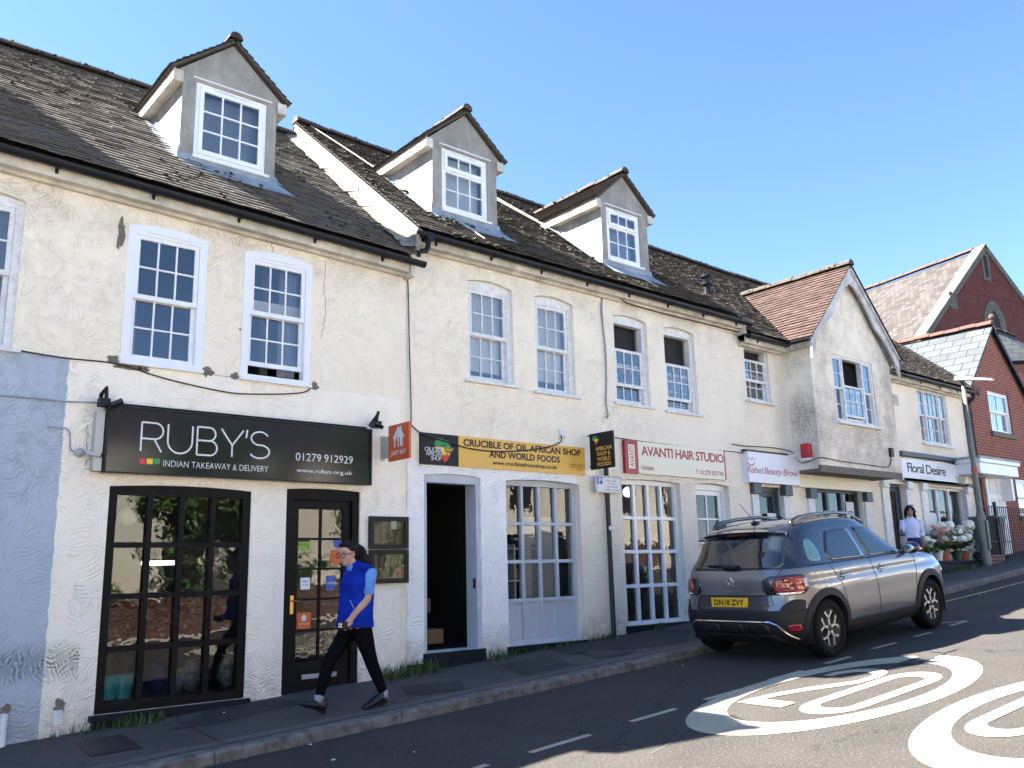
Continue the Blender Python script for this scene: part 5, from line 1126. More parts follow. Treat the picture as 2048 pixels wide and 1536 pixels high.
xs = [Q(a, b).x for a, b in ((318,290),(452,300),(482,300),(634,315),(664,315),(788,330),(812,325),(950,330),(975,260),(990,340),(1112,350))]
R0, R1_, U0, U1, B0, B1_, Y0, Y1_, AP, S0, S1_ = xs
def bowl(x0, x1, zlo, zhi): rr = (zhi-zlo)/2; return [(x0, zhi), (x1-rr, zhi)]+arcpts(x1-rr, zlo+rr, rr, rr, 90, -90)+[(x0, zlo)]
stroke(mb, [(R0, zb), (R0, zt)], w, on(ys-.003-.0005*1)); stroke(mb, bowl(R0, R1_, zb+.44*H, zt), w, on(ys-.003-.0005*2)); stroke(mb, [(R0+.6*(R1_-R0), zb+.44*H), (R1_-.01, zb)], w, on(ys-.003-.0005*3))
rr = (U1-U0)/2; stroke(mb, [(U0, zt), (U0, zb+rr)]+arcpts((U0+U1)/2, zb+rr, rr, rr, 180, 360)+[(U1, zt)], w, on(ys-.003-.0005*4))
stroke(mb, [(B0, zb), (B0, zt)], w, on(ys-.003-.0005*5)); stroke(mb, bowl(B0, B1_-.02, zb+.52*H, zt), w, on(ys-.003-.0005*6)); stroke(mb, bowl(B0, B1_, zb, zb+.52*H), w, on(ys-.003-.0005*7))
ym = (Y0+Y1_)/2; stroke(mb, [(Y0, zt), (ym, zb+.42*H)], w, on(ys-.003-.0005*8)); stroke(mb, [(Y1_, zt), (ym, zb+.42*H), (ym, zb)], w, on(ys-.003-.0005*9))
stroke(mb, [(AP, zt+.01), (AP-.01, zt-.08)], w*1.1, on(ys-.003-.0005*10))
sc, sr = (S0+S1_)/2, (S1_-S0)/2; up_ = arcpts(sc, zb+.75*H, sr*.88, .25*H, 25, 270); lo_ = arcpts(sc, zb+.26*H, sr, .25*H, 90, -155); stroke(mb, up_, w, on(ys-.003-.0005*11)); stroke(mb, lo_, w, on(ys-.003-.0005*12))
mb.build('lettering', 'white', SG)
mb = MB(); tp(mb, 'INDIAN TAKEAWAY & DELIVERY', 180+455*.3223, 780+435*.3223, 180+1105*.3223, 780+474*.3223, ys, bold=-0.006); mb.build('strapline', 'white', SG); mb = MB(); tp(mb, '01279', 180+1276*.3223, 780+388*.3223, 180+1434*.3223, 780+437*.3223, ys, bold=0); mb.build('phone_number', 'white', SG); mb = MB(); tp(mb, '912929', 180+1454*.3223, 780+400*.3223, 180+1630*.3223, 780+448*.3223, ys, bold=0); mb.build('phone_number', 'white', SG); mb = MB(); tp(mb, 'www.rubys.org.uk', 180+1280*.3223, 780+484*.3223, 180+1627*.3223, 780+516*.3223, ys, bold=0.006); mb.build('web_address', 'white', SG)
for k, m in enumerate(('sred', 'yel', 'grn')):
    a, b = Q(308+k*45, 425), Q(344+k*45, 461); MB().box(a.x, b.x, ys-0.004, ys+0.01, b.z, a.z).build('colour_square', m, SG)
# flood lamps and camera
def flood(x, z, sx, label):
    t = thing('flood_lamp', label, 'lamp', (x, -0.1, z)); mb = MB(); mb.tube([(x, 0, z+.02), (x-.02*sx, -0.12, z+.10), (x-.0, -0.2, z+.16), (x+.02*sx, -0.16, z+.02)], 0.02, 6); mb.box(x-.05, x+.05, -0.2, -0.1, z-.03, z+.05); mb.build('lamp_bracket', 'signmat', t)
    c = Vector((x+sx*.09, -0.24, z-.01)); ax = (Vector((.062, 0, .033*sx))*1.0, Vector((0, .034, .02)), Vector((-.008*sx, -.013, .018))); MB().obox(c, ax).build('lamp_head', 'black', t); MB().obox(c-ax[2]*1.1, (ax[0]*.85, ax[1]*.8, ax[2]*.12)).build('lamp_glass', 'whitemetal', t)
p = PY(205, 805, -0.1); flood(p.x, p.z-.02, 1, 'black flood lamp over the left end of the takeaway sign'); p = PY(745, 852, -0.1); flood(p.x+.02, p.z-.0, -0.4, 'black flood lamp at the right end of the takeaway sign')
p = PY(172, 905, -0.06); t = thing('security_camera', 'white bullet security camera on the wall left of the takeaway sign', 'camera', (p.x, 0, p.z)); mb = MB(); mb.lathe([(.045, -.001), (.045, -.03), (.02, -.05)], (p.x-.05, 0, p.z), 12, axis='y'); mb.tube([(p.x-.05, -.04, p.z), (p.x-.02, -.10, p.z-.01)], .014, 8); mb.build('camera_mount', 'whitemetal', t)
MB().obox((p.x+.05, -.13, p.z-.015), ((.065, -.022, -.016), (.008, .022, 0), (.005, 0, .022))).build('camera_body', 'whitemetal', t, bevel=.008); MB().obox((p.x+.118, -.153, p.z-.032), ((.006, -.002, -.001), (.007, .019, 0), (.005, 0, .019))).build('camera_lens', 'ink', t)
# food shop sign
ys = -0.03; r = rect4((840.7,863),(1167.8,897),(1171.7,951),(840.7,927), ys); SG = thing('shop_sign', 'yellow food shop sign with black capitals and an Africa map on its black end', 'sign', ((r[0]+r[1])/2, ys, r[2]))
xm = PY(917, 900, ys).x; MB().box(xm+.001, r[1], ys, -.002, r[2], r[3]).build('sign_panel', 'signyel', SG); MB().box(r[0], xm-.001, ys-.002, -.002, r[2], r[3]).build('emblem_panel', 'signmat', SG)
Z6 = lambda zx, zy: (800+zx*.33203, 500+zy*.33203)
def tz(mb, st, x0, y0, x1, y1, ys, org=Z6, **k): a, b = org(x0, y0), org(x1, y1); tp(mb, st, a[0], a[1], b[0], b[1], ys, **k)
lines(SG, 'ink', lambda m: tz(m, 'CRUCIBLE OF OIL AFRICAN SHOP', 380, 1136, 1087, 1180, ys, bold=.035), lambda m: tz(m, 'AND WORLD FOODS', 535, 1207, 962, 1250, ys, bold=.035), lambda m: tz(m, 'www.crucibleafricanshop.co.uk', 556, 1266, 946, 1300, ys, bold=.02),
    lambda m: tz(m, '7 Newtown Road', 1030, 1287, 1100, 1297, ys), lambda m: tz(m, "Bishop's Stortford", 1024, 1302, 1100, 1312, ys), lambda m: tz(m, 'CM23 3SA', 1060, 1317, 1100, 1327, ys))
AFR = [(.02,.72),(.06,.82),(.16,.95),(.30,.98),(.45,1.0),(.50,.95),(.62,.93),(.78,.92),(.83,.85),(.90,.70),(.97,.62),(1.10,.63),(1.04,.52),(.90,.38),(.86,.26),(.80,.18),(.70,.04),(.56,0),(.50,.10),(.44,.25),(.46,.38),(.40,.50),(.34,.54),(.22,.54),(.10,.58)]
def africa(par, x0, x1, z0, z1, fn, nm='africa_map'):
    for lo, hi, m in ((.62, 1.1, 'grn'), (.30, .62, 'yel'), (-.1, .30, 'sred')):
        pl = clip(clip(AFR, 1, lo, False), 1, hi, True); mb = MB(); mb.flat([(x0+a*(x1-x0)/1.1, z0+b*(z1-z0)) for a, b in pl], fn); mb.build(nm, m, par)
a, b = PY(*Z6(203, 1120), ys), PY(*Z6(322, 1276), ys); zl = PY(*Z6(262, 1278), ys).z; africa(SG, a.x, b.x, zl, a.z-.02, on(ys-.0045))
mb = MB(); cx, cz_ = PY(*Z6(285, 1195), ys).x, PY(*Z6(285, 1195), ys).z; stroke(mb, [(cx-.09, cz_+.03), (cx-.05, cz_+.03), (cx-.03, cz_-.05), (cx+.06, cz_-.05)], .016, on(ys-.006)); stroke(mb, [(cx-.04, cz_+.0), (cx+.08, cz_+.0), (cx+.06, cz_-.03), (cx-.03, cz_-.03)], .012, on(ys-.0062)); mb.box(cx-.02, cx+.0, ys-.007, ys-.005, cz_-.09, cz_-.07); mb.box(cx+.04, cx+.06, ys-.007, ys-.005, cz_-.09, cz_-.07); mb.build('trolley_mark', 'ink', SG)
lines(SG, 'white', lambda m: tz(m, 'CRUCIBLE', 148, 1184, 255, 1210, ys-.004, spacing=.8), lambda m: tz(m, 'AFRICAN', 156, 1211, 250, 1236, ys-.004, spacing=.8), lambda m: tz(m, 'SHOP', 186, 1240, 250, 1265, ys-.004, spacing=.8))
# hair studio sign
ys = -.05; r = rect4((1249,879),(1448,902),(1454,961),(1250,944), ys); SG = thing('shop_sign', 'cream hair studio sign with crimson lettering and a red banded end', 'sign', ((r[0]+r[1])/2, ys, r[2])); xm = PY(*Z6(1432, 1240), ys).x
MB().box(xm, r[1]-.03, ys, -.002, r[2], r[3]).build('sign_panel', 'cream', SG); MB().box(r[0], xm-.001, ys-.01, -.002, r[2]-.005, r[3]+.005).build('sign_band', 'crim', SG); MB().box(r[1]-.029, r[1], ys-.004, -.002, r[2], r[3]).build('sign_edge', 'crim', SG)
q0, q1 = PY(*Z6(1372, 1170), ys-.01), PY(*Z6(1418, 1318), ys-.01); MB().box(q0.x, q1.x, ys-.013, ys-.008, q1.z+.0, q0.z-.0).build('name_plate', 'cream', SG)
mb = MB(); vx0, vx1, vz0, vz1 = q0.x+.02, q1.x-.02, q1.z+.03, q0.z-.03; text(mb, 'AVANTI', (vz0, vz1, 0, 1), lambda a, b: (vx1-b*(vx1-vx0), ys-.0155, a), bold=.01); mb.build('lettering', 'crim', SG)
lines(SG, 'crim', lambda m: tz(m, 'AVANTI HAIR STUDIO', 1450, 1178, 1948, 1237, ys, bold=.022, spacing=.9), lambda m: tz(m, 'Unisex', 1452, 1292, 1530, 1322, ys, bold=.01), lambda m: tz(m, 'T: 01279 507190', 1780, 1322, 1948, 1350, ys, bold=.01))
# blade signs at right angles to the wall
def blade(px_wall, px_out, name, label, mat, y0=-0.04):
    (u0, vt, vb), (u1, vt1, vb1) = px_wall, px_out; a = PY(u0, vt, y0); b = PY(u0, vb, y0); x = a.x; c = PX(u1, (vt1+vb1)/2, x); yo = c.y
    t = thing(name, label, 'sign', (x, 0, b.z)); fn = lambda s, q: (x-.0165, s, q); MB().box(x-.015, x+.015, yo, y0, b.z, a.z).build('sign_board', mat, t); return t, x, yo, y0, b.z, a.z
t, x, yo, yi, z0, z1 = blade((779,853,924), (820,847,917), 'hanging_sign', 'orange blade sign with white fork and knife house on a white bracket', 'orange', -0.16)
fn = lambda a, b: (x-.018, yi+(yo-yi)*a, z0+(z1-z0)*b); mb = MB()
for pl in ([(.3,.36),(.3,.62),(.22,.62),(.5,.95),(.58,.86),(.58,.93),(.66,.93),(.66,.80),(.80,.62),(.72,.62),(.72,.36),(.60,.36),(.57,.62),(.53,.62),(.53,.36),(.48,.36),(.48,.55),(.45,.70),(.44,.55),(.42,.55),(.42,.70),(.40,.70),(.40,.55),(.38,.55),(.38,.70),(.36,.55),(.36,.36)],): mb.flat(pl, fn)
text(mb, 'JUST EAT', (.14, .88, .12, .27), fn, bold=.03); mb.build('emblem', 'white', t); MB().box(x-.01, x+.01, yi+.001, -.002, z0+.05, z1-.12).box(x-.03, x+.03, -.012, -.001, z0+.03, z1-.1).build('sign_bracket', 'whitemetal', t)
t, x, yo, yi, z0, z1 = blade((1180,869,940), (1228,860,931), 'hanging_sign', 'black blade sign with yellow capitals above the parking sign pole', 'signmat', -0.05)
fn = lambda a, b: (x-.018, yi+(yo-yi)*a, z0+(z1-z0)*b); mb = MB()
for k, s in enumerate(('AFRICAN', 'SHOP &', 'WORLD', 'FOODS')): text(mb, s, (.25 if k == 0 else .30, .93 if k == 0 else .88, .50-.145*k, .61-.145*k), fn, bold=.02)
mb.build('lettering', 'signyel', t); africa(t, .12, .40, .66, .93, lambda a, b: fn(a, b)); mb = MB(); mb.tube([(x-.0, 0, z1-.02), (x-.0, yi, z1-.02)], .012, 6); mb.tube([(x, -.02, z0+.05), (x, yi, z0+.05)], .012, 6); mb.build('sign_bracket', 'iron', t)
# parking plate on its black pole
pp = Vector((*gpave(1228, 1276), 0)); zg = pave(pp.x, pp.y); tpz = PY(1209, 936, pp.y).z
PS = thing('parking_sign', 'small white parking hours plate with blue P on a black pole', 'sign', (pp.x, pp.y, zg)); MB().lathe([(.036, -.1), (.036, tpz-zg)], (pp.x, pp.y, zg), 14).build('pole', 'iron', PS, smooth=False)
yq = pp.y-.05; r = rect4((1191,948),(1243,955),(1243,988),(1193,984), yq); MB().box(r[0], r[1], yq, yq+.01, r[2], r[3]).build('plate', 'white', PS); fn = lambda a, b: (r[0]+a*(r[1]-r[0]), yq-.002, r[2]+b*(r[3]-r[2])); mb = MB()
e = .012
for u0, u1, v0, v1 in ((.02,.98,.02,.04),(.02,.98,.96,.98),(.02,.033,.04,.96),(.967,.98,.04,.96)): mb.flat([(u0,v0),(u1,v0),(u1,v1),(u0,v1)], fn)
for k, s in enumerate(('8.30 am - 6.30 pm', 'Mon - Sat', '1 hour', 'No return', 'within 1 hour')): text(mb, s, ((.30, .94), (.42, .80), (.48, .76), (.42, .82), (.34, .88))[k]+(.84-.175*k, .94-.175*k), fn)
mb.build('lettering', 'ink', PS); MB().flat([(.05, .50), (.25, .50), (.25, .92), (.05, .92)], fn).build('blue_panel', 'blue', PS); mb = MB(); text(mb, 'P', (.10, .21, .56, .86), lambda a, b: (fn(a, b)[0], yq-.004, fn(a, b)[2]), bold=.03); mb.build('letter_p', 'white', PS)
_cl = MB().box(pp.x-.05, pp.x+.05, yq+.01, pp.y+.02, r[2]+.08, r[2]+.12).box(pp.x-.05, pp.x+.05, yq+.01, pp.y+.02, r[3]-.12, r[3]-.08); split(_cl, 'clip', 'iron', PS); q = PY(1222, 1056, pp.y-.05); MB().box(q.x-.03, q.x+.03, pp.y-.05, pp.y-.036, q.z-.03, q.z+.03).build('sticker', 'white', PS)
# beauty and florist signs
Z9 = lambda zx, zy: (1440+zx*.2969, 860+zy*.2969); ys = -.12
r = rect4((1495,902),(1597,914),(1600,971),(1500,964), ys); SG = thing('shop_sign', 'pale lilac beauty shop sign with looping mauve handwriting', 'sign', ((r[0]+r[1])/2, ys, r[2])); MB().box(r[0], r[1], ys, Y3-.002, r[2], r[3]).build('sign_panel', 'signwhite', SG); MB().box(r[0]-.02, r[1]-.3, ys+.02, Y3-.002, r[3]+.002, r[3]+.04).build('sign_top', 'ink', SG)
mb = MB(); tz(mb, 'Rishel Beauty Brow', 178, 240, 524, 300, ys, org=Z9, shear=.25, bold=-.004, spacing=.85); q = PY(*Z9(208, 210), ys); stroke(mb, arcpts(q.x, q.z, .11, .07, 190, 350, 8), .02, on(ys-.003)); stroke(mb, [(q.x-.1, q.z+.02), (q.x-.05, q.z+.07), (q.x, q.z+.01), (q.x+.05, q.z+.07), (q.x+.1, q.z+.02)], .016, on(ys-.0036)); mb.build('lettering', 'pink', SG)
ys = -.10; r = rect4((1802,918),(1932,930),(1936,971),(1806,962), ys); SG = thing('shop_sign', 'white florist sign with tall black letters and grey leaf sprays', 'sign', ((r[0]+r[1])/2, ys, r[2])); MB().box(r[0], r[1], ys, Y3-.002, r[2], r[3]).build('sign_panel', 'signwhite', SG)
mb = MB(); tz(mb, 'Floral Desire', 1257, 218, 1517, 282, ys, org=Z9, bold=.012, spacing=.85); mb.build('lettering', 'ink', SG); mb = MB(); tz(mb, 'FLORIST', 1348, 312, 1443, 325, ys, org=Z9, spacing=1.6)
for k in range(26):
    a0 = random.uniform(0, 1); bx_ = r[0]+(r[1]-r[0])*random.uniform(.84, .96); bz_ = r[2]+.02; ang = random.uniform(40, 150); L = random.uniform(.2, .52)*(r[3]-r[2])*1.5
    ex, ez = bx_+L*math.cos(math.radians(ang)), min(r[3]-.03, bz_+L*math.sin(math.radians(ang))); ex = min(ex, r[1]-.02)
    stroke(mb, [(bx_, bz_), ((bx_+ex)/2+.02, (bz_+ez)/2), (ex, ez)], .008, on(ys-.0025-.00006*k)); 
    for q in (.4, .6, .8, 1): cx, cz_ = bx_+(ex-bx_)*q, bz_+(ez-bz_)*q; mb.flat([(cx-.045, cz_), (cx, cz_+.013), (cx+.045, cz_+.02), (cx, cz_-.013)], on(ys-.0045-.0001*k-.00002*q))
mb.build('leaf_drawing', plain('sage_ink', (.30, .36, .32), .5), SG)
# red alarm box, black socket, white socket
p = PX(1616, 905, JX0+0.0); a, b = PX(1606, 888, JX0), PX(1627, 922, JX0); t = thing('alarm_box', 'red alarm box on the side of the jettied bay above the beauty sign', 'alarm', (JX0, p.y, b.z)); a = PY(1605, 889, -.25); b = PY(1626, 922, -.25)
mb = MB(); mb.box(JX0-.13, JX0-.002, -.44, -.26, b.z+.02, a.z+.0); mb.build('alarm_cover', 'red', t, bevel=.02); MB().box(JX0-.135, JX0-.003, -.445, -.255, b.z-.02, b.z+.018).build('alarm_base', 'wood', t)
p = PY(1780, 905, JY); MB().box(p.x-.06, p.x+.06, JY-.06, JY, p.z-.09, p.z+.09); tag(MB().box(p.x-.06, p.x+.06, JY-.06, JY+.001, p.z-.09, p.z+.09).build('junction_box', 'ink', bevel=.01), 'small black junction box near the right edge of the bay', 'junction box')
p = PY(1122, 867); tag(MB().box(p.x-.055, p.x+.055, -.05, .001, p.z-.07, p.z+.05).build('junction_box', 'wood', bevel=.012), 'white junction box on the wall above the yellow sign', 'junction box')
# cables along the walls
L = lambda y, *ps: [PY(u, v, y) for u, v in ps]
cable('wall_cable', 'thin black cable hanging from the gutter step down to the orange blade sign', L(-.02, (814,522), (817,600), (819,700), (822,800), (822,850)), .008)
cable('wall_cable', 'black cable looping across the yellow sign to the white junction box', L(-.05, (822,850), (845,868), (890,882), (945,898), (1010,903), (1075,898), (1110,890), (1122,882), (1122,870)), .009)
cable('wall_cable', 'black cable slung under the two upstairs windows of the takeaway', L(-.015, (30,700), (130,716), (235,728), (330,757), (440,782), (500,788), (600,786), (626,772)), .008)
cable('wall_cable', 'grey cable running along the blue painted wall to the flood lamp', L(-.015, (-60,786), (60,796), (130,803), (200,805)), .008, 'lead')
cable('wall_cable', 'knotted cable hanging on the wall beside the pair of blind windows', L(-.02, (1222,592), (1204,600), (1206,650), (1211,700), (1213,760), (1212,800), (1216,832), (1212,834)), .013, 'lead')
cable('wall_cable', 'black cable slung from the fascia over the hair studio windows', L(-.08, (1240,592), (1255,606), (1330,628), (1400,645), (1478,664)), .010)
cable('wall_cable', 'black cable stretched from the blade sign across the hair studio wall', L(-.04, (1230,875), (1300,885), (1400,897), (1480,905), (1495,910)), .008)
cable('wall_cable', 'black cable looping round the underside of the jettied bay', L(-.03, (1465,888), (1490,892), (1550,896), (1585,905))+[Vector((JX0-.01, -.2, 3.5)), Vector((JX0-.01, JY-.01, 3.56))]+L(JY-.015, (1680,922), (1740,930), (1775,934), (1782,922), (1781,908)), .009)
cable('wall_cable', 'short grey cable feeding the security camera', L(-.015, (95,854), (135,858), (140,880), (142,900), (160,905)), .007, 'lead')
# menu cases
def menu(tl, tr, br, bl, label, n):
    r = rect4(tl, tr, br, bl, -.06); t = thing('menu_case', label, 'menu case', ((r[0]+r[1])/2, -.06, r[2])); mb = MB(); w = .055; y = -.06
    mb.box(r[0], r[0]+w, y, -.003, r[2], r[3]).box(r[1]-w, r[1], y, -.003, r[2], r[3]).box(r[0]+w, r[1]-w, y, -.003, r[3]-w, r[3]).box(r[0]+w, r[1]-w, y, -.003, r[2], r[2]+w); mb.build('case_frame', 'signmat', t, bevel=.004)
    MB().box(r[0]+w, r[1]-w, -.03, -.004, r[2]+w, r[3]-w).build('menu_sheet', plain('menu_paper', (.10, .085, .07), .6), t); mb = MB()
    for c in range(n):
        x0 = r[0]+w+.015+c*(r[1]-r[0]-2*w-.02)/n; x1 = x0+(r[1]-r[0]-2*w-.02)/n-.02; z = r[3]-w-.02; 
        while z > r[2]+w+.03: q = random.random(); mb.quad((x0,-.032,z-.006), (x0+(x1-x0)*random.uniform(.55, 1),-.032,z-.006), (x0+(x1-x0)*.8,-.032,z), (x0,-.032,z)); z -= .016 if q > .1 else .03
    mb.build('menu_lines', plain('menu_print', (.42, .36, .27), .6), t); pz = random.choice((0, 1)); mb = MB(); mb.quad((r[0]+w,-.048,r[2]+w), (r[1]-w,-.048,r[2]+w), (r[1]-w,-.048,r[3]-w), (r[0]+w,-.048,r[3]-w)); mb.build('case_glass', 'glass', t, recalc=False); return t, r
t, r = menu((741,1033),(818,1033),(818,1097),(741,1098), 'upper of the two black framed menu cases beside the takeaway door', 4); q = PY(788, 1050, -.035); MB().box(q.x-.04, q.x+.04, -.034, -.0305, q.z-.05, q.z+.05).build('menu_notice', 'paper', t)
menu((741,1099),(818,1099),(818,1165),(741,1168), 'lower of the two black framed menu cases beside the takeaway door', 5)
# stickers on the takeaway door (zoom4 frame)
Z4 = lambda zx, zy: (480+zx*.492, 780+zy*.492); yd = DG[4]+.017
def sticker(x0, y0, x1, y1, mat, label, wr=None, wm='white', name='door_sticker', rnd=False):
    a, b = PY(*Z4(x0, y0), yd), PY(*Z4(x1, y1), yd); o = thing(name, label, 'sticker', ((a.x+b.x)/2, yd, b.z)); mb = MB()
    if rnd: mb.flat(arcpts((a.x+b.x)/2, (a.z+b.z)/2, (b.x-a.x)/2, (a.z-b.z)/2, 0, 348, 29), on(yd))
    else: mb.box(a.x, b.x, yd-.001, yd+.002, b.z, a.z)
    mb.build('sticker_sheet', mat, o)
    if wr:
        mb = MB()
        for s, q in wr: text(mb, s, (a.x+(b.x-a.x)*q[0], a.x+(b.x-a.x)*q[1], b.z+(a.z-b.z)*q[2], b.z+(a.z-b.z)*q[3]), on(yd-.0025), bold=.01)
        mb.build('sticker_print', wm, o)
    return o
sticker(218,618,284,652, plain('lime', (.22, .42, .04), .5), 'green food hygiene rating sticker in the takeaway door', [('5', (.82, .94, .2, .7)), ('HYGIENE RATING', (.08, .75, .55, .85))], 'ink')
sticker(222,606,284,617, 'ink', 'black strip above the green hygiene sticker'); sticker(380,600,418,645, 'blue', 'round blue sticker high in the right of the takeaway door', rnd=True)
sticker(370,650,405,708, 'orange', 'orange sticker behind the walking woman in the takeaway door'); sticker(208,750,230,818, 'orange', 'red PUSH sign hanging by the brass door handle', [('P', (.25,.75,.78,.93)), ('U', (.25,.75,.56,.71)), ('S', (.25,.75,.33,.48)), ('H', (.25,.75,.1,.25))])
sticker(246,763,284,810, 'paper', 'white opening notice in the takeaway door', [('OPEN', (.2,.8,.6,.75)), ('11-10', (.2,.8,.3,.45))], 'blue'); sticker(350,755,384,812, 'blue', 'blue CLOSED sticker in the takeaway door', [('CLOSED', (.1, .95, .4, .55))])
o = sticker(231,905,287,968, 'orange', 'orange house sticker low in the takeaway door', [('JUST EAT', (.15, .85, .22, .34))]); a, b = PY(*Z4(245, 912), yd), PY(*Z4(273, 938), yd)
mb = MB(); mb.flat([(a.x+.2*(b.x-a.x), b.z), (a.x+.2*(b.x-a.x), b.z+.5*(a.z-b.z)), (a.x, b.z+.5*(a.z-b.z)), ((a.x+b.x)/2, a.z), (b.x, b.z+.5*(a.z-b.z)), (b.x-.2*(b.x-a.x), b.z+.5*(a.z-b.z)), (b.x-.2*(b.x-a.x), b.z)], on(yd-.0025)); mb.build('house_mark', 'white', o)
# things standing in the shop windows
def vase(x, y, z, s, mat, label): o = MB().lathe([(.03*s, 0), (.05*s, .02*s), (.10*s, .10*s), (.105*s, .15*s), (.07*s, .22*s), (.045*s, .25*s), (.055*s, .28*s), (.05*s, .285*s)], (x, y, z), 18).build('vase', mat, smooth=False); tag(o, label, 'vase')
SZ = SH1[2]+.09; MB().box(SH1[0]+.05, SH1[1]-.05, .13, .62, SZ-.06, SZ).build('window_shelf', 'plinth', B1)
def bucket(px, label, plant=True):
    p = PY(px, 1410, .32); t = thing('plant_pot', label, 'plant pot', (p.x, .32, SZ)); MB().lathe([(.075, 0), (.10, .22), (.107, .225), (.105, .235)], (p.x, .32, SZ), 18).build('pot', 'teal', t)
    mb = MB()
    for k in range(16):
        q = random.uniform(0, 6.28); e = Vector((p.x+math.cos(q)*.13, .32+math.sin(q)*.1, SZ+random.uniform(.3, .55))); b = Vector((p.x, .32, SZ+.2)); m = b.lerp(e, .6)+Vector((0, 0, .08)); n = Vector((.012, .012, 0)); mb.add([b-n, b+n, m+n*1.3, m-n*1.3], [(0,1,2,3)], 0, random.random()); mb.add([m-n*1.3, m+n*1.3, e], [(0,1,2)], 0, random.random())
    mb.build('plant', 'leaf', t, rnd=True, recalc=False)
bucket(212, 'teal bucket planter at the left end of the takeaway window'); bucket(243, 'teal bucket planter, right one of the pair in the takeaway window')
p = PY(311, 1400, .3); vase(p.x, .3, SZ, 1.25, plain('dark_blue_glaze', (.01, .012, .10), .2), 'dark blue urn in the takeaway window'); p = PY(352, 1395, .3); vase(p.x, .3, SZ, .85, 'vase', 'smaller silvery glass vase in the takeaway window'); p = PY(378, 1395, .3); vase(p.x, .3, SZ, 1.15, 'vase', 'larger silvery glass vase in the takeaway window')
p = PY(452, 1390, .3); vase(p.x, .3, SZ, 1.2, 'vase', 'tall cut glass vase at the right end of the takeaway window')
p = PY(256, 1032, .5); t = thing('globe_lamp', 'round white globe hanging in the takeaway window', 'lamp', (p.x, .5, p.z)); MB().ball((p.x, .5, p.z), .10, 18, 12).build('globe', 'blind', t, smooth=True); MB().tube([(p.x, .5, p.z+.09), (p.x, .5, 2.98)], .005, 5).build('flex', 'ink', t)
p = PY(318, 1126, 1.6); tag(MB().tube([(p.x-.20, 1.6, p.z), (p.x+.20, 1.6, p.z)], .025, 8).build('tube_lamp', 'lit'), 'lit strip lamp inside the takeaway', 'lamp')
# food shop interior
xs0 = WC[0]+.05; t = thing('shelf_unit', 'white display shelves in the food shop window', 'shelf', (xs0, .5, .75)); mb = MB(); zsh = [.75, 1.05, 1.5, 1.95]
for x in (xs0, xs0+.42, xs0+.84): mb.box(x, x+.025, .42, .75, .7, 2.02)
for z in zsh: mb.box(xs0+.026, xs0+.419, .42, .75, z, z+.02); mb.box(xs0+.446, xs0+.839, .42, .75, z, z+.02)
mb.build('shelves', 'blind', t); MB().box(xs0, xs0+.87, .751, .77, .7, 2.03).build('back_panel', 'dark', t)
for k in range(9):
    z = random.choice(zsh[1:3])+.021; x = xs0+.1+(k % 5)*.15+(.04 if k > 4 else 0); m = random.choice(('terra', 'potdark', 'brass', 'signyel', 'blue', 'ink')); o = MB().lathe([(.028, 0), (.032, .01), (.032, .15), (.012, .19), (.012, .24), (.016, .25)], (x, .55+.08*(k > 4), z), 12).build('bottle', m); tag(o, 'bottle on the white shelves in the food shop window', 'bottle', 'bottles on the food shop shelves')
for k in range(10):
    x = DC[0]+.12+(k % 3)*.28; z = DC[2]+.02+(k//3)*.2; y = .9+.25*(k % 2)+.3*(k//5); o = MB().box(x, x+.25, y, y+.3, z, z+.19).build('carton', random.choice(('cardboard', 'blind', 'potdark', 'terra')), bevel=.005); tag(o, 'stacked carton just inside the dark food shop doorway', 'box', 'cartons inside the food shop')
p = PY(1256, 984, .7); tag(MB().ball((p.x, .7, p.z), .085, 14, 10).build('globe_lamp', 'lit', smooth=True), 'lit round lamp inside the hair studio window', 'lamp')
a = PY(1720, 1005, Y3+.10); b = PY(1738, 1040, Y3+.10); o = thing('window_poster', 'white poster with an eye in the beauty shop window', 'poster', (a.x, Y3+.12, b.z)); x0, x1, z0, z1 = a.x-.52, a.x-.22, b.z-.1, a.z; MB().box(x0, x1, Y3+.125, Y3+.13, z0, z1).build('poster_sheet', 'paper', o); mb = MB(); cx, cz_ = (x0+x1)/2, z0+.2*(z1-z0)+.05; stroke(mb, arcpts(cx, cz_-.02, .10, .07, 20, 160), .02, on(Y3+.122)); mb.flat(arcpts(cx, cz_-.01, .045, .045, 0, 340, 17), on(Y3+.122)); stroke(mb, arcpts(cx, cz_+.06, .11, .06, 30, 140), .025, on(Y3+.122)); mb.build('eye_drawing', 'ink', o)
a = PY(1541, 1030, Y3+.12); tag(MB().box(a.x-.14, a.x+.14, Y3+.09, Y3+.095, a.z-.15, a.z+.03).build('notice', 'paper'), 'white notice in the beauty shop door', 'notice'); a = PY(1648, 1040, Y3+.12); tag(MB().box(a.x-.14, a.x+.14, Y3+.09, Y3+.095, a.z-.15, a.z+.08).build('notice', plain('pale_blue_paper', (.25, .55, .75), .6)), 'pale blue notice in the beauty shop window', 'notice')
a, b = PY(1862, 1026, Y3+.10), PY(1874, 1052, Y3+.10); tag(MB().box(a.x-.1, b.x, Y3+.085, Y3+.09, b.z, a.z).build('notice', 'paper'), 'paper notice taped in the florist window', 'notice')

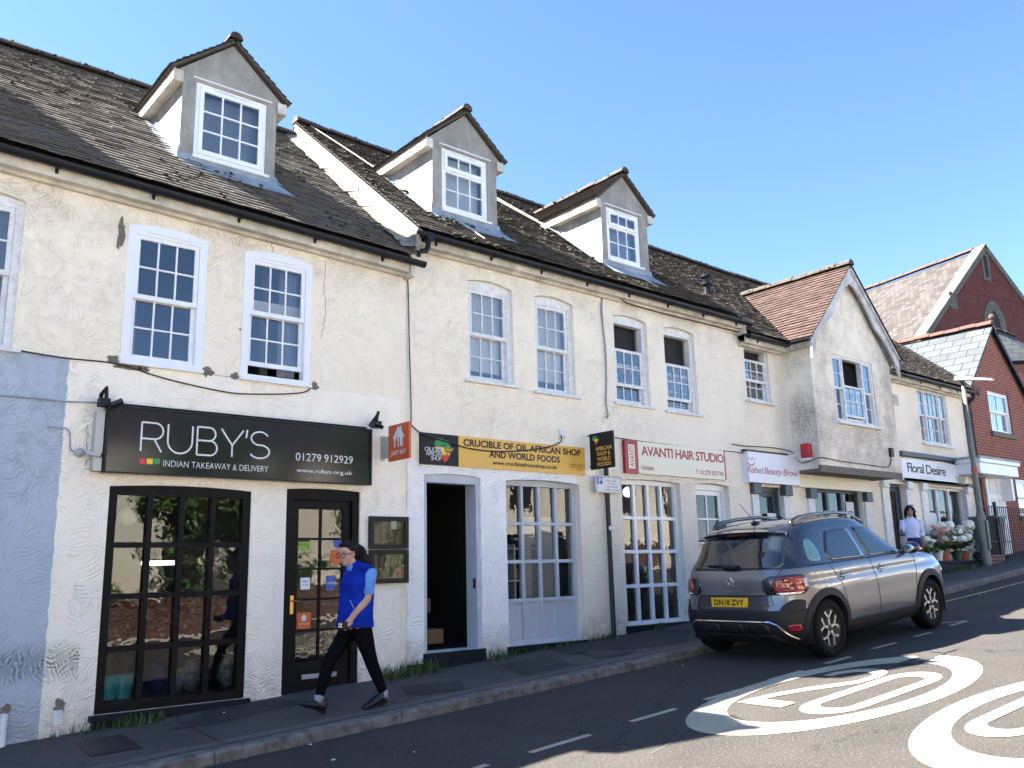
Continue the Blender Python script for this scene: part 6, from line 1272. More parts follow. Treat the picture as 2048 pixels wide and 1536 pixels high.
# ================================================================== the parked car
M['carpaint'] = plain('grey_metallic_paint', (.175, .18, .195), .33, .6, var=.04, scale=2, Coat_Weight=1.0, Coat_Roughness=.03)
M['carblack'] = plain('black_gloss_paint', (.010, .011, .014), .12, 0, var=.1, Coat_Weight=1.0, Coat_Roughness=.03)
M['carglass'] = plain('dark_car_glass', (.012, .018, .022), .02, 0, var=.1, spec=1.0)
M['cladding'] = plain('dark_grey_plastic', (.013, .014, .017), .6, 0, spec=.3, var=.12, bump=.1, bscale=200)
M['tyre'] = plain('tyre_rubber', (.006, .006, .007), .85, 0, spec=.2, var=.2, bump=.2, bscale=80)
M['alloy'] = plain('bright_alloy', (.62, .62, .63), .25, .9, var=.05)
M['alloydark'] = plain('dark_alloy', (.02, .02, .022), .35, .5, var=.1)
M['chrome'] = plain('chrome', (.70, .71, .73), .12, 1.0, var=.03)
M['lampred'] = plain('red_lamp_lens', (.24, .004, .008), .10, 0, var=.15, Coat_Weight=1.0)
M['lampdark'] = plain('dark_red_lens', (.10, .004, .006), .15, 0, var=.15, Coat_Weight=1.0)
M['plate'] = plain('yellow_number_plate', (.78, .46, .02), .4, 0, var=.04)
def cr(xs, t):       # Catmull-Rom through rows
    n = len(xs)-1; f = t*n; i = min(n-1, int(f)); u = f-i; p = [np.array(xs[max(0, min(n, i+k))], float) for k in (-1, 0, 1, 2)]
    return .5*((2*p[1])+(p[2]-p[0])*u+(2*p[0]-5*p[1]+4*p[2]-p[3])*u*u+(3*p[1]-p[0]-3*p[2]+p[3])*u**3)
#        z    xr    xf    hw   n
LOW = [(.20, .34, 3.86, .70, 5), (.24, .16, 4.00, .80, 6), (.33, .05, 4.10, .850, 6), (.45, .005, 4.15, .872, 6), (.56, 0.0, 4.154, .880, 6), (.66, .03, 4.15, .880, 6), (.76, .055, 4.13, .882, 6), (.86, .055, 4.08, .880, 6), (.94, .06, 3.98, .872, 6), (1.00, .085, 3.72, .860, 6), (1.035, .105, 3.40, .846, 6), (1.055, .12, 3.10, .832, 6)]
UP = [(1.055, .12, 3.10, .832, 6), (1.10, .15, 2.98, .812, 6), (1.18, .20, 2.84, .782, 5.5), (1.27, .255, 2.66, .748, 5.5), (1.36, .315, 2.48, .712, 5.5), (1.43, .365, 2.33, .682, 5.5), (1.475, .40, 2.22, .655, 5.5), (1.505, .44, 2.12, .615, 5), (1.525, .52, 2.02, .54, 4.5), (1.54, .66, 1.90, .42, 4), (1.548, .90, 1.75, .24, 3.5), (1.55, 1.2, 1.5, .04, 3)]
def belt_lift(z, x): 
    w = min(1, max(0, (z-1.05)/.45)); return .075*w*(1-((x-1.55)/1.35)**2)
def carring(row, N=160):
    z, xr, xf, hw, n = row; xc, hl = (xr+xf)/2, (xf-xr)/2; v = []
    ye = np.linspace(0, .78, 16); xe = (1-.78**n)**(1/n); up = [((1-q**n)**(1/n), q) for q in ye]+[(q, (1-abs(q)**n)**(1/n)) for q in np.linspace(xe, -xe, 82)[1:-1]]+[(-(1-q**n)**(1/n), q) for q in ye[::-1]]
    up = up+[(a, -b) for a, b in up[-2:0:-1]]
    for a_, b_ in up:
        x, y = xc+hl*a_, hw*b_
        if .3 < z < 1.0:       # flared wheel arches
            for wx in (.73, 3.33):
                y += math.copysign(.018*math.exp(-((x-wx)/.38)**2)*math.exp(-((z-.62)/.28)**2), y) if abs(y) > .6 else 0
        if .7 < z < 1.0 and abs(y) > .7: y -= math.copysign(.012*math.exp(-((z-.90)/.05)**2), y)
        v.append((x, y, z+belt_lift(z, x)))
    return v
def carshell(rows, n, cuts=None):
    R_ = [carring(cr(rows, i/n)) for i in range(n+1)]; N = len(R_[0]); mb = MB(); vs = [p for r in R_ for p in r]; fs = []
    for i in range(n):
        for k in range(N):
            f = (i*N+k, i*N+(k+1) % N, (i+1)*N+(k+1) % N, (i+1)*N+k)
            if cuts and any(cuts(vs[j]) for j in f): continue
            fs.append(f)
    mb.add(vs, fs); return mb, vs, fs
AX = (.73, 3.334); WR = .332; WZ = .332
carx, cary = 9.74-AX[0], -2.645
a = h(carx+AX[0]); b = h(carx+AX[1]); pitch = math.atan2(b-a, AX[1]-AX[0])
CAR = thing('parked_car', 'grey compact crossover car with black roof parked facing uphill against the kerb', 'car', (carx, cary, a-math.tan(pitch)*AX[0]+.003)); CAR.rotation_euler = (0, -pitch, math.radians(0.0)); ORG[CAR.name] = Vector((0, 0, 0))
cut = lambda p: any((p[0]-ax)**2+(p[2]-WZ-.01)**2 < .385**2 for ax in AX) and abs(p[1]) > .55
lo_mb, lv, _f = carshell(LOW, 60, cut); up_mb, uv, _g = carshell(UP, 44)
NR = len(lv)//61; lo_mb.add([lv[k] for k in range(NR)], [tuple(range(NR))])
body = lo_mb.build('body', 'carpaint', CAR, smooth=True); roof = up_mb.build('cabin_roof', 'carblack', CAR, smooth=True)
full, fv, ff = carshell(LOW, 60); f2, v2, g2 = carshell(UP, 44)
BV = BVHTree.FromPolygons([Vector(v) for v in fv]+[Vector(v) for v in v2], [tuple(f) for f in ff]+[tuple(i+len(fv) for i in f) for f in g2])
def resample(poly, n, closed=True):
    P_ = [Vector((*p, 0)) for p in poly]; 
    if closed: P_.append(P_[0])
    L = [0]
    for a, b in zip(P_[:-1], P_[1:]): L.append(L[-1]+(b-a).length)
    out = []; j = 0
    for i in range(n):
        d = L[-1]*i/(n if closed else n-1)
        while j < len(L)-2 and L[j+1] < d: j += 1
        t = (d-L[j])/max(1e-9, L[j+1]-L[j]); out.append((P_[j].x+(P_[j+1].x-P_[j].x)*t, P_[j].y+(P_[j+1].y-P_[j].y)*t))
    return out
def rnd(poly, r=.03, k=4):
    out = []; n = len(poly)
    for i in range(n):
        p, a, b = Vector((*poly[i], 0)), Vector((*poly[i-1], 0)), Vector((*poly[(i+1) % n], 0)); u, v = (a-p), (b-p); rr = min(r, u.length*.45, v.length*.45); s, e = p+u.normalized()*rr, p+v.normalized()*rr
        for j in range(k+1): t = j/k; q = s*(1-t)**2+p*2*t*(1-t)+e*t*t; out.append((q.x, q.y))
    return out
SIDE = lambda s: (lambda a, b: (Vector((a, s*3, b)), Vector((0, -s, 0)))); REAR = lambda a, b: (Vector((-2, a, b)), Vector((1, 0, 0)))
def CORNER(s): 
    d = Vector((.80, -s*.60, 0)); u = Vector((.60, s*.80, 0))*1.0     # a runs round the rear corner outwards
    return lambda a, b: (Vector((.20, s*.72, b))+u*a-d*2, d)
def onbody(pf, a, b, off):
    o, d = pf(a, b); loc, nr, i, t = BV.ray_cast(o, d)
    if loc is None: loc, nr, i, t = BV.find_nearest(o+d*2.0)
    if nr.dot(d) > 0: nr = -nr
    return loc+nr*off
def panel(name, poly, pf, off, mat, par=None, N=64, K=6, thick=None, hole=None, smooth=True, holes=None):
    mb = MB(); P_ = resample(poly, N); cx, cy = (sum(p[0] for p in P_)/N, sum(p[1] for p in P_)/N)
    if hole: I_ = resample(hole, N)
    rings = []
    for k in range(K+1):
        t = k/K; rings.append([((I_[i][0] if hole else cx)*t+p[0]*(1-t), (I_[i][1] if hole else cy)*t+p[1]*(1-t)) for i, p in enumerate(P_)] if (hole or k < K) else [(cx, cy)])
    vs = [onbody(pf, *p, -.004) for p in rings[0]]; 
    for r in rings: vs += [onbody(pf, *p, off) for p in r]
    fs = []; nr = len(rings)
    for k in range(nr):        # ring k (0 = skirt)
        a0 = k*N; a1 = (k+1)*N
        if len(rings[k]) == 1: fs += [(a0+i, a0+(i+1) % N, a1) for i in range(N)]
        else: fs += [(a0+i, a0+(i+1) % N, a1+(i+1) % N, a1+i) for i in range(N)]
    if hole: m = len(vs); vs += [onbody(pf, *p, -.004) for p in rings[-1]]; fs += [(m-N+i, m-N+(i+1) % N, m+(i+1) % N, m+i) for i in range(N)]
    mb.add(vs, fs); return mb.build(name, mat, par or CAR, smooth=False if off > .02 else smooth)
def line_on(name, pts, pf, w, off, mat, par=None, closed=False, n=40):
    q = resample(pts, n, closed); P3 = [onbody(pf, *p, off) for p in q]+([onbody(pf, *q[0], off)] if closed else []); return MB().tube(P3, w, 5).build(name, mat, par or CAR)
for s in (-1, 1):
    pf = SIDE(s)
    panel('rear_side_window', rnd([(.98,1.085), (1.78,1.075), (1.66,1.455), (1.42,1.462), (1.10,1.44), (.93,1.20)], .04), pf, .004, 'carglass')
    panel('front_side_window', rnd([(1.88,1.075), (2.86,1.075), (2.66,1.24), (2.42,1.385), (2.18,1.455), (1.76,1.458)], .04), pf, .004, 'carglass')
    panel('quarter_window', rnd([(.56,1.12), (.80,1.10), (.80,1.26), (.74,1.37), (.64,1.38), (.57,1.24)], .07), pf, .004, plain('pale_quarter_glass', (.10, .22, .23), .05, spec=.8))
    for nm, pts in (('rear_door_seam', [(.90,1.06), (.955,.98), (1.08,.80), (1.14,.62), (1.16,.40)]), ('mid_door_seam', [(1.84,1.06), (1.87,.95), (1.93,.70), (1.93,.36)]), ('front_door_seam', [(2.98,1.04), (3.00,.9), (2.93,.66), (2.93,.36)])): line_on(nm, pts, pf, .0045, .0, 'ink')
    line_on('window_trim', [(.50,1.072), (.9,1.068), (1.8,1.062), (2.9,1.062)], pf, .006, .003, 'black')
    # cladding: sill and wheel arches
    for ax in AX:
        A = [(ax+.455*math.cos(t), WZ+.01+.455*math.sin(t)) for t in np.linspace(-.30, PI+.30, 40)]; B = [(ax+.372*math.cos(t), WZ+.01+.372*math.sin(t)) for t in np.linspace(-.12, PI+.12, 40)]
        mb = MB(); vs = [onbody(pf, *p, .016) for p in A]+[onbody(pf, *p, .020) for p in B]; vo = [onbody(pf, *p, -.004) for p in A]; vi = [Vector((p.x, p.y-s*.07, p.z)) for p in vs[40:]]
        mb.add(vs+vo+vi, [(i, i+1, 41+i, 40+i) for i in range(39)]+[(80+i, 81+i, i+1, i) for i in range(39)]+[(40+i, 41+i, 121+i, 120+i) for i in range(39)]); mb.build('arch_cladding', 'cladding', CAR)
    panel('sill_cladding', [(1.12,.215), (2.97,.215), (2.97,.37), (1.12,.385)], pf, .012, 'cladding', N=80)
    # handles
    for hx, hz in ((1.10, .905), (2.03, .915)):
        panel('handle_cup', arcpts(hx+.02, hz, .055, .052, 0, 350, 20), pf, .001, 'carblack', N=32, K=3); p = onbody(pf, hx, hz, .03); q = onbody(pf, hx+.17, hz+.004, .03)
        MB().tube([onbody(pf, hx-.02, hz, .0), p, p.lerp(q, .5)+Vector((0, s*.006, 0)), q, onbody(pf, hx+.19, hz+.004, .0)], [.008, .013, .014, .013, .008], 8).build('door_handle', 'chrome', CAR, smooth=True)
    # mirror
    mp = onbody(pf, 2.80, 1.06, .0); mb = MB(); mb.ball((mp.x-.02, mp.y+s*.16, 1.115), .115, 16, 12, 0, (.72, 1.05, .68)); mir = mb.build('door_mirror', 'carblack', CAR, smooth=True)
    MB().tube([mp-Vector((0, s*.02, .01)), (mp.x-.01, mp.y+s*.08, 1.07)], [.035, .03], 8).build('mirror_arm', 'carblack', mir); MB().obox((mp.x+.02, mp.y+s*.20, 1.095), ((.055, s*.06, 0), (.01, -s*.01, 0), (0, 0, .012))).build('mirror_indicator', 'chrome', mir); MB().lathe([(.07, 0), (.07, .004)], (0, 0, 0), 16)
    MB().ball((mp.x-.095, mp.y+s*.16, 1.113), .07, 12, 8, 0, (.08, 1.15, .75)).build('mirror_glass', 'chrome', mir, smooth=True)
    # roof rail
    rail = []; yr = lambda x: s*.565
    def zt(x): 
        l = BV.ray_cast(Vector((x, yr(x), 3)), Vector((0, 0, -1)))[0]; return l.z if l else 1.5
    pts = [(.60,-.02), (.66,.045), (.80,.062), (1.1,.066), (1.6,.066), (2.0,.058), (2.25,.035), (2.36,-.02)]; mb = MB(); n = len(pts)
    path = [Vector((x, yr(x)*(1-.06*max(0, x-1.6)), zt(min(x, 2.2))+d)) for x, d in pts]; mb.tube(path, [.024, .030, .028, .026, .024, .022, .02, .016], 8); rl = mb.build('roof_rail', 'carblack', CAR, smooth=True)
    MB().obox(path[1].lerp(path[2], .5)-Vector((-.03, 0, .035)), ((.10, 0, .0), (0, .024, 0), (0, 0, .045))).build('rail_foot', plain('blue_grey_rail_trim', (.05, .06, .08), .4), rl, bevel=.012); MB().obox(path[5]-Vector((0, 0, .02)), ((.05, 0, 0), (0, .015, 0), (0, 0, .03))).build('rail_foot', 'carblack', rl, bevel=.008)
    # tail lamp round the corner
    pc = CORNER(s); lens = rnd([(-.15,.785), (.14,.785), (.195,.825), (.185,.945), (.11,.972), (-.13,.965), (-.175,.935), (-.18,.82)], .05)
    surround = rnd([(-.30,.772), (.15,.762), (.22,.81), (.21,.965), (.12,.992), (-.22,.985), (-.31,.94)], .07)
    panel('lamp_surround', surround, pc, .004, 'carblack'); tl = panel('tail_light', lens, pc, .016, 'lampred', N=56)
    for sc, dz in ((.74, .0), (.40, 0)):
        q = [(-.03+(a+.03)*sc*.8-.04, .878+(b-.878)*sc) for a, b in lens]; line_on('lens_ring', q, pc, .006, .018, 'lampdark', tl, True, 40)
    panel('lamp_base', rnd([(-.16,.772), (.13,.772), (.16,.793), (-.16,.797)], .01), pc, .018, 'chrome', tl, N=40, K=3)
    panel('rear_reflector', rnd([(-.08,.36), (.10,.36), (.06,.44), (-.08,.44)], .02), pc, .016, 'lampred', N=40, K=3)
    # wheels
    for ax in AX:
        wh = bpy.data.objects.new('wheel', None); C.objects.link(wh); wh.parent = CAR; wh.location = (ax, s*.765, WZ); wh.empty_display_size = .1; ORG[wh.name] = Vector((0, 0, 0))
        yo = .105
        def lat(prof, nm, mat, seg=40):
            mb = MB(); n = len(prof); vs = [(r*math.cos(2*PI*k/seg), s*y, r*math.sin(2*PI*k/seg)) for r, y in prof for k in range(seg)]
            mb.add(vs, [(i*seg+k, i*seg+(k+1) % seg, (i+1)*seg+(k+1) % seg, (i+1)*seg+k) for i in range(n-1) for k in range(seg)]); o = mb.build(nm, mat, wh, smooth=True); return o
        lat([(.205,-.10), (.27,-.108), (.315,-.10), (.330,-.075), (.332,0), (.330,.075), (.318,.098), (.29,.108), (.255,.106), (.222,.094), (.212,.08)], 'tyre', 'tyre')
        lat([(.215,-.1), (.215,.085), (.222,.092), (.205,.088), (.20,.03), (.02,.03), (.001,.03)], 'rim_barrel', 'alloydark')
        mb = MB(); yy = s*.082; y2 = s*.045
        def spoke(p, q, w0, w1):
            d = (q-p).normalized(); nn = Vector((-d.z, 0, d.x)); a = [p+nn*w0, p-nn*w0, q-nn*w1, q+nn*w1]; mb.add([(v.x, yy, v.z) for v in a]+[(v.x*1.0, y2, v.z) for v in a], [(0,1,2,3), (0,4,5,1), (1,5,6,2), (2,6,7,3), (3,7,4,0)])
        R2 = lambda r, t: Vector((r*math.cos(t), 0, r*math.sin(t)))
        for k in range(5):
            t = 2*PI*k/5+PI/2; m_ = R2(.115, t); spoke(R2(.03, t), m_, .020, .013)
            for e in (-1, 1): spoke(m_, R2(.172, t+e*.30), .014, .012); spoke(R2(.172, t+e*.30), R2(.211, t+e*.36), .013, .026)
        mb.build('spokes', 'alloy', wh); lat([(.001,.09), (.03,.089), (.042,.080), (.042,.05)], 'hub_cap', 'alloydark', 20)
        mb = MB(); ww = .40; A = [(ax+.386*math.cos(t), WZ+.01+.386*math.sin(t)) for t in np.linspace(-.4, PI+.4, 30)]; mb.add([(p[0], s*.862, p[1]) for p in A]+[(p[0], s*.50, p[1]) for p in A], [(i, i+1, 31+i, 30+i) for i in range(29)]); mb.add([(p[0], s*.50, p[1]) for p in A], [tuple(range(30))]); mb.build('wheel_well', 'ink', CAR)
# rear end
panel('rear_window', rnd([(-.60,1.065), (.60,1.065), (.655,1.10), (.60,1.40), (.50,1.43), (-.50,1.43), (-.60,1.40), (-.655,1.10)], .04), REAR, .004, 'carglass', N=96, K=8)
mb = MB(); n = 24; yy = np.linspace(-.60, .60, n+1); vs = []
for y in yy:
    e = (abs(y)/.60)**3; vs += [(.30+.11*e, y, 1.50-.035*e), (.62, y*.97, 1.565-.05*e), (.62, y*.97, 1.50-.05*e), (.34+.12*e, y, 1.445-.03*e)]
mb.add(vs, [(i*4+k, i*4+(k+1) % 4, i*4+4+(k+1) % 4, i*4+4+k) for i in range(n) for k in range(4)]+[(0,1,2,3), (n*4, n*4+1, n*4+2, n*4+3)]); sp = mb.build('roof_spoiler', 'carblack', CAR, smooth=False, bevel=.008); MB().box(.318, .335, -.16, .16, 1.462, 1.478).build('brake_light', 'lampdark', sp)
line_on('tailgate_seam', [(-.66,1.06), (-.62,.98), (-.54,.74), (-.58,.655), (.58,.655), (.54,.74), (.62,.98), (.66,1.06)], REAR, .004, .001, 'ink', n=80)
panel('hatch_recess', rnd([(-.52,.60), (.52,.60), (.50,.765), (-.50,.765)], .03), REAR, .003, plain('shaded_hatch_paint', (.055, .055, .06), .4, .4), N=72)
line_on('hatch_crease', [(-.52,.768), (.52,.768)], REAR, .005, .003, 'black')
p = onbody(REAR, -.0, .69, .012); mb = MB(); px = onbody(REAR, 0, .69, 0).x-.016; PL = .02
MB().box(px-.006, px+.02, PL-.26, PL+.26, .636, .745).build('number_plate', 'plate', CAR, bevel=.004); pl = bpy.data.objects[-1] if False else None
mb = MB(); text(mb, 'DN18 ZVY', (-.215, .215, .656, .728), lambda a, b: (px-.0075, PL-a, b), bold=.03); mb.build('plate_characters', 'ink', CAR)
bx = lambda y, z, o=.006: onbody(REAR, y, z, o)
mb = MB()
for dz in (0, .045):
    for e in (-1, 1): stroke(mb, [(e*.060, .872+dz-.0), (0, .925+dz), ], .022, lambda a, b: tuple(bx(a, b, .008+.0006*(e+1))))
mb.build('chevron_emblem', 'chrome', CAR)
mb = MB(); text(mb, 'CITROËN', (-.12, .12, .815, .835), lambda a, b: tuple(bx(-a, b, .004))); text(mb, 'C3 AIRCROSS', (.28, .47, .782, .80), lambda a, b: tuple(bx(-a, b, .004))); mb.build('badge_lettering', 'lead', CAR)
bp_ = [(-.80,.62), (-.55,.575), (.55,.575), (.80,.62), (.86,.50), (.84,.24), (-.84,.24), (-.86,.50)]
# bumper in dark plastic following the plan of the body round both corners
def cx_(z): return z
mb = MB(); zs = np.linspace(.225, .60, 12); K = 66; V_ = []
for z in zs:
    row = cr(LOW, 0)
    for k in range(K+1):
        q = PI-1.42+2.84*k/K; lo, hi = 0., 1.
        for _ in range(24):
            m_ = (lo+hi)/2
            if cr(LOW, m_)[0] < z: lo = m_
            else: hi = m_
        z_, xr, xf, hw, n_ = cr(LOW, lo); xc, hl = (xr+xf)/2, (xf-xr)/2; c, s = math.cos(q), math.sin(q); e = 2/n_; V_.append((xc+hl*math.copysign(abs(c)**e, c)-.012, hw*math.copysign(abs(s)**e, s)*1.012, z if z < .599 else z+.0))
fs = []; W_ = K+1
def bump_top(y): return .60+.05*min(1, max(0, (abs(y)-.62)/.12))
for i in range(len(zs)-1):
    for k in range(K):
        f = (i*W_+k, i*W_+k+1, (i+1)*W_+k+1, (i+1)*W_+k); c = sum((Vector(V_[j]) for j in f), Vector())/4
        if c.x > .40 or any((c.x-ax)**2+(c.z-WZ)**2 < .385**2 for ax in AX): continue
        fs.append(f)
mb.add(V_, fs); bm_ = mb.build('rear_bumper', 'cladding', CAR, smooth=True)
for s in (-1, 1): panel('bumper_corner', rnd([(-.16,.58), (.14,.58), (.16,.70), (.02,.715), (-.10,.66)], .04), CORNER(s), .014, 'cladding', N=48, K=4)
line_on('skid_trim', [(-.72,.26), (-.60,.44), (-.52,.475), (.52,.475), (.60,.44), (.72,.26)], REAR, .011, .016, 'chrome', n=70)
for y0, y1 in ((-.50,-.19), (-.155,.155), (.19,.50)): panel('bumper_insert', rnd([(y0,.34), (y1,.34), (y1,.455), (y0,.455)], .05), REAR, .018, 'ink', N=40, K=3)
panel('bumper_valance', rnd([(-.62,.215), (.62,.215), (.54,.33), (-.54,.33)], .03), REAR, .016, 'cladding', N=60)
mb = MB(); w0 = onbody(REAR, 0, 1.085, .02); mb.tube([w0+Vector((0, 0, 0)), onbody(REAR, .15, 1.10, .025), onbody(REAR, .38, 1.11, .02)], [.022, .014, .009], 8); mb.tube([onbody(REAR, -.10, 1.075, .012), onbody(REAR, .12, 1.085, .02)], [.035, .03], 8); mb.build('rear_wiper', 'black', CAR)
mb = MB(); az = BV.ray_cast(Vector((.72, 0, 3)), Vector((0, 0, -1)))[0].z; mb.ball((.72, 0, az), .06, 12, 8, 0, (1.2, .75, .6)); mb.tube([(.72, 0, az+.02), (.42, 0, az+.27)], [.006, .003], 6); mb.build('aerial', 'black', CAR)
panel('windscreen', rnd([(-.66,1.09), (.66,1.09), (.58,1.42), (-.58,1.42)], .05), lambda a, b: (Vector((6, a, b)), Vector((-1, 0, 0))), .004, 'carglass', N=72)
for s in (-1, 1): panel('headlight', rnd([(s*.45,.66), (s*.80,.70), (s*.78,.82), (s*.48,.78)], .04), lambda a, b: (Vector((6, a, b)), Vector((-1, 0, 0))), .008, 'chrome', N=40, K=3)
MB().box(.30, 3.8, -.62, .62, .19, .23).build('underbody', 'ink', CAR)

# ================================================================== people
M['skin'] = plain('skin', (.50, .30, .225), .5, 0, var=.08, scale=20, Subsurface_Weight=0.0)
M['skin2'] = plain('tanned_skin', (.36, .20, .14), .5, 0, var=.08, scale=20)
M['hair'] = plain('dark_brown_hair', (.008, .005, .004), .65, 0, spec=.25, var=.5, scale=40, bump=.8, bscale=90)
M['vest'] = plain('royal_blue_fleece', (.006, .026, .30), .95, 0, spec=.1, var=.35, scale=9, bump=1.0, bscale=22)
M['tee'] = plain('sky_blue_tunic', (.13, .29, .66), .9, 0, spec=.1, var=.16, scale=14, bump=1.0, bscale=24)
M['blktrouser'] = plain('black_trousers', (.0035, .0035, .005), .95, 0, spec=.1, var=.5, scale=9, bump=1.0, bscale=18)
M['shoe'] = plain('black_shoe_leather', (.008, .009, .013), .45, 0, var=.25)
M['sock'] = plain('grey_sock', (.28, .27, .36), .9)
M['shirt'] = plain('pale_lilac_shirt', (.60, .64, .86), .85, 0, var=.07, scale=10, bump=.5, bscale=30)
M['navy'] = plain('navy_skirt', (.012, .016, .10), .9, 0, var=.15, bump=.3)
def loft(mb, chain, side, seg=14, mi=0, fwd=None):
    """chain of (point, half width along side, half depth); rounded ends"""
    pts = [Vector(c[0]) for c in chain]; n = len(pts); side = Vector(side).normalized(); vs = []
    for i, (p, a, b) in enumerate(chain):
        t = (pts[min(i+1, n-1)]-pts[max(i-1, 0)]).normalized(); s = (side-t*side.dot(t)).normalized(); f = t.cross(s)
        for k in range(seg): q = 2*PI*k/seg; vs.append(pts[i]+s*math.cos(q)*a+f*math.sin(q)*b)
    fs = [(i*seg+k, i*seg+(k+1) % seg, (i+1)*seg+(k+1) % seg, (i+1)*seg+k) for i in range(n-1) for k in range(seg)]+[tuple(range(seg-1, -1, -1)), tuple(range((n-1)*seg, n*seg))]
    mb.add(vs, fs, mi)
def fuse(mb, name, mat, par, vox=.012, it=4):
    """melt overlapping lofts into one continuous surface"""
    o = mb.build(name, mat, par); r = o.modifiers.new('r', 'REMESH'); r.mode = 'VOXEL'; r.voxel_size = vox; r.use_smooth_shade = True
    s = o.modifiers.new('s', 'SMOOTH'); s.iterations = it; s.factor = .5
    me = bpy.data.meshes.new_from_object(o.evaluated_get(bpy.context.evaluated_depsgraph_get())); o.modifiers.clear(); o.data = me
    me.materials.clear(); me.materials.append(M[mat]); me.polygons.foreach_set('use_smooth', [True]*len(me.polygons)); return o
def head(mb, c, f, s=1.0, tilt=0.0):
    """skull, jaw, nose, lips, ears, brow; c = head centre, f = facing"""
    f = Vector(f).normalized(); u = (Vector((0, 0, 1))-f*f.z).normalized(); r = f.cross(u); c = Vector(c)
    def el(o, ax, n=12, m=9):
        p = c+(f*o[0]+r*o[1]+u*o[2])*s; vs = []
        for i in range(m+1):
            th = PI*i/m
            for k in range(n): q = 2*PI*k/n; vs.append(p+(f*ax[0]*math.sin(th)*math.cos(q)+r*ax[1]*math.sin(th)*math.sin(q)+u*ax[2]*math.cos(th))*s)
        mb.add(vs, [(i*n+k, (i+1)*n+k, (i+1)*n+(k+1) % n, i*n+(k+1) % n) for i in range(m) for k in range(n)])
    el((-.012, 0, .025), (.098, .076, .092)); el((.022, 0, -.040), (.070, .060, .078)); el((.050, 0, -.092), (.034, .034, .026)); el((.072, 0, .020), (.020, .052, .014))
    el((.094, 0, -.022), (.020, .013, .016)); el((.084, 0, .0), (.014, .009, .028)); el((.080, 0, -.058), (.012, .024, .007)); el((.078, 0, -.070), (.012, .020, .007))
    for e in (-1, 1): el((-.010, e*.076, -.010), (.018, .008, .030)); el((.052, e*.038, -.025), (.025, .022, .022))
    return f, u, r, c
def face_bits(par, c, f, s, glasses=False, mat_eye='white'):
    f = Vector(f).normalized(); u = (Vector((0, 0, 1))-f*f.z).normalized(); r = f.cross(u); c = Vector(c)
    mb = MB(); m2 = MB()
    for e in (-1, 1):
        p = c+(f*.076+r*e*.032+u*.0)*s; mb.ball(p, .0115*s, 10, 8); m2.ball(p+f*.0085*s, .0055*s, 8, 6)
    split(mb, 'eye', mat_eye, par, smooth=True); 
    for e in (-1, 1): m2.tube([c+(f*.086+r*e*.014+u*.024)*s, c+(f*.090+r*e*.032+u*.030)*s, c+(f*.076+r*e*.054+u*.024)*s], .0042*s, 5)
    split(m2, 'brow', 'hair', par)
    m3 = MB(); m3.tube([c+(f*.088-r*.022-u*.063)*s, c+(f*.094-u*.062)*s, c+(f*.088+r*.022-u*.063)*s], .005*s, 5); m3.build('lips', plain('lips', (.42, .16, .15), .5), par)
    if glasses:
        g = MB()
        for e in (-1, 1):
            q = [c+(f*.104+r*(e*.034+.028*math.cos(t))+u*(-.004+.021*math.sin(t)))*s for t in np.linspace(0, 2*PI, 17)]; g.tube(q, .0034*s, 5); g.tube([c+(f*.102+r*e*.062+u*.004)*s, c+(f*.05+r*e*.082+u*.006)*s, c+(-f*.012+r*e*.083+u*.004)*s], .0034*s, 5)
        g.tube([c+(f*.106-r*.007)*s, c+(f*.106+r*.007)*s], .003*s, 5); g.build('glasses', 'ink', par)
def hand(mb, w, d, palm_n, s=1.0, curl=.9, thumb_side=1):
    """palm with five tapering bent fingers; w wrist, d finger direction, palm_n palm normal"""
    w, d, n_ = Vector(w), Vector(d).normalized(), Vector(palm_n).normalized(); x = d.cross(n_).normalized()*thumb_side; k = s
    loft(mb, [(w-d*.02*k, .024*k, .018*k), (w+d*.02*k, .032*k, .018*k), (w+d*.06*k, .041*k, .016*k), (w+d*.092*k, .040*k, .014*k)], x, 12)
    for i, (off, L) in enumerate(((.031, .068), (.010, .078), (-.011, .073), (-.031, .058))):
        p = w+d*.086*k+x*off*k; c1 = curl*(.5+.06*i); v1 = (d*math.cos(c1)+n_*math.sin(c1)); c2 = curl*(1.25+.06*i); v2 = (d*math.cos(c2)+n_*math.sin(c2)); c3 = curl*(1.8); v3 = d*math.cos(c3)+n_*math.sin(c3)
        a = p+v1*L*.45*k; b = a+v2*L*.33*k; e = b+v3*L*.25*k; mb.tube([p-d*.01*k, p, a, b, e], [.0085*k, .0088*k, .0080*k, .0072*k, .0056*k], 7)
    p = w+d*.03*k+x*.030*k; a = p+(d*.6+x*.75+n_*.15).normalized()*.036*k; b = a+(d*.9+x*.25+n_*.35).normalized()*.030*k; e = b+(d*.9+n_*.5).normalized()*.024*k; mb.tube([p-x*.01*k, p, a, b, e], [.012*k, .0115*k, .0105*k, .0092*k, .0068*k], 7)
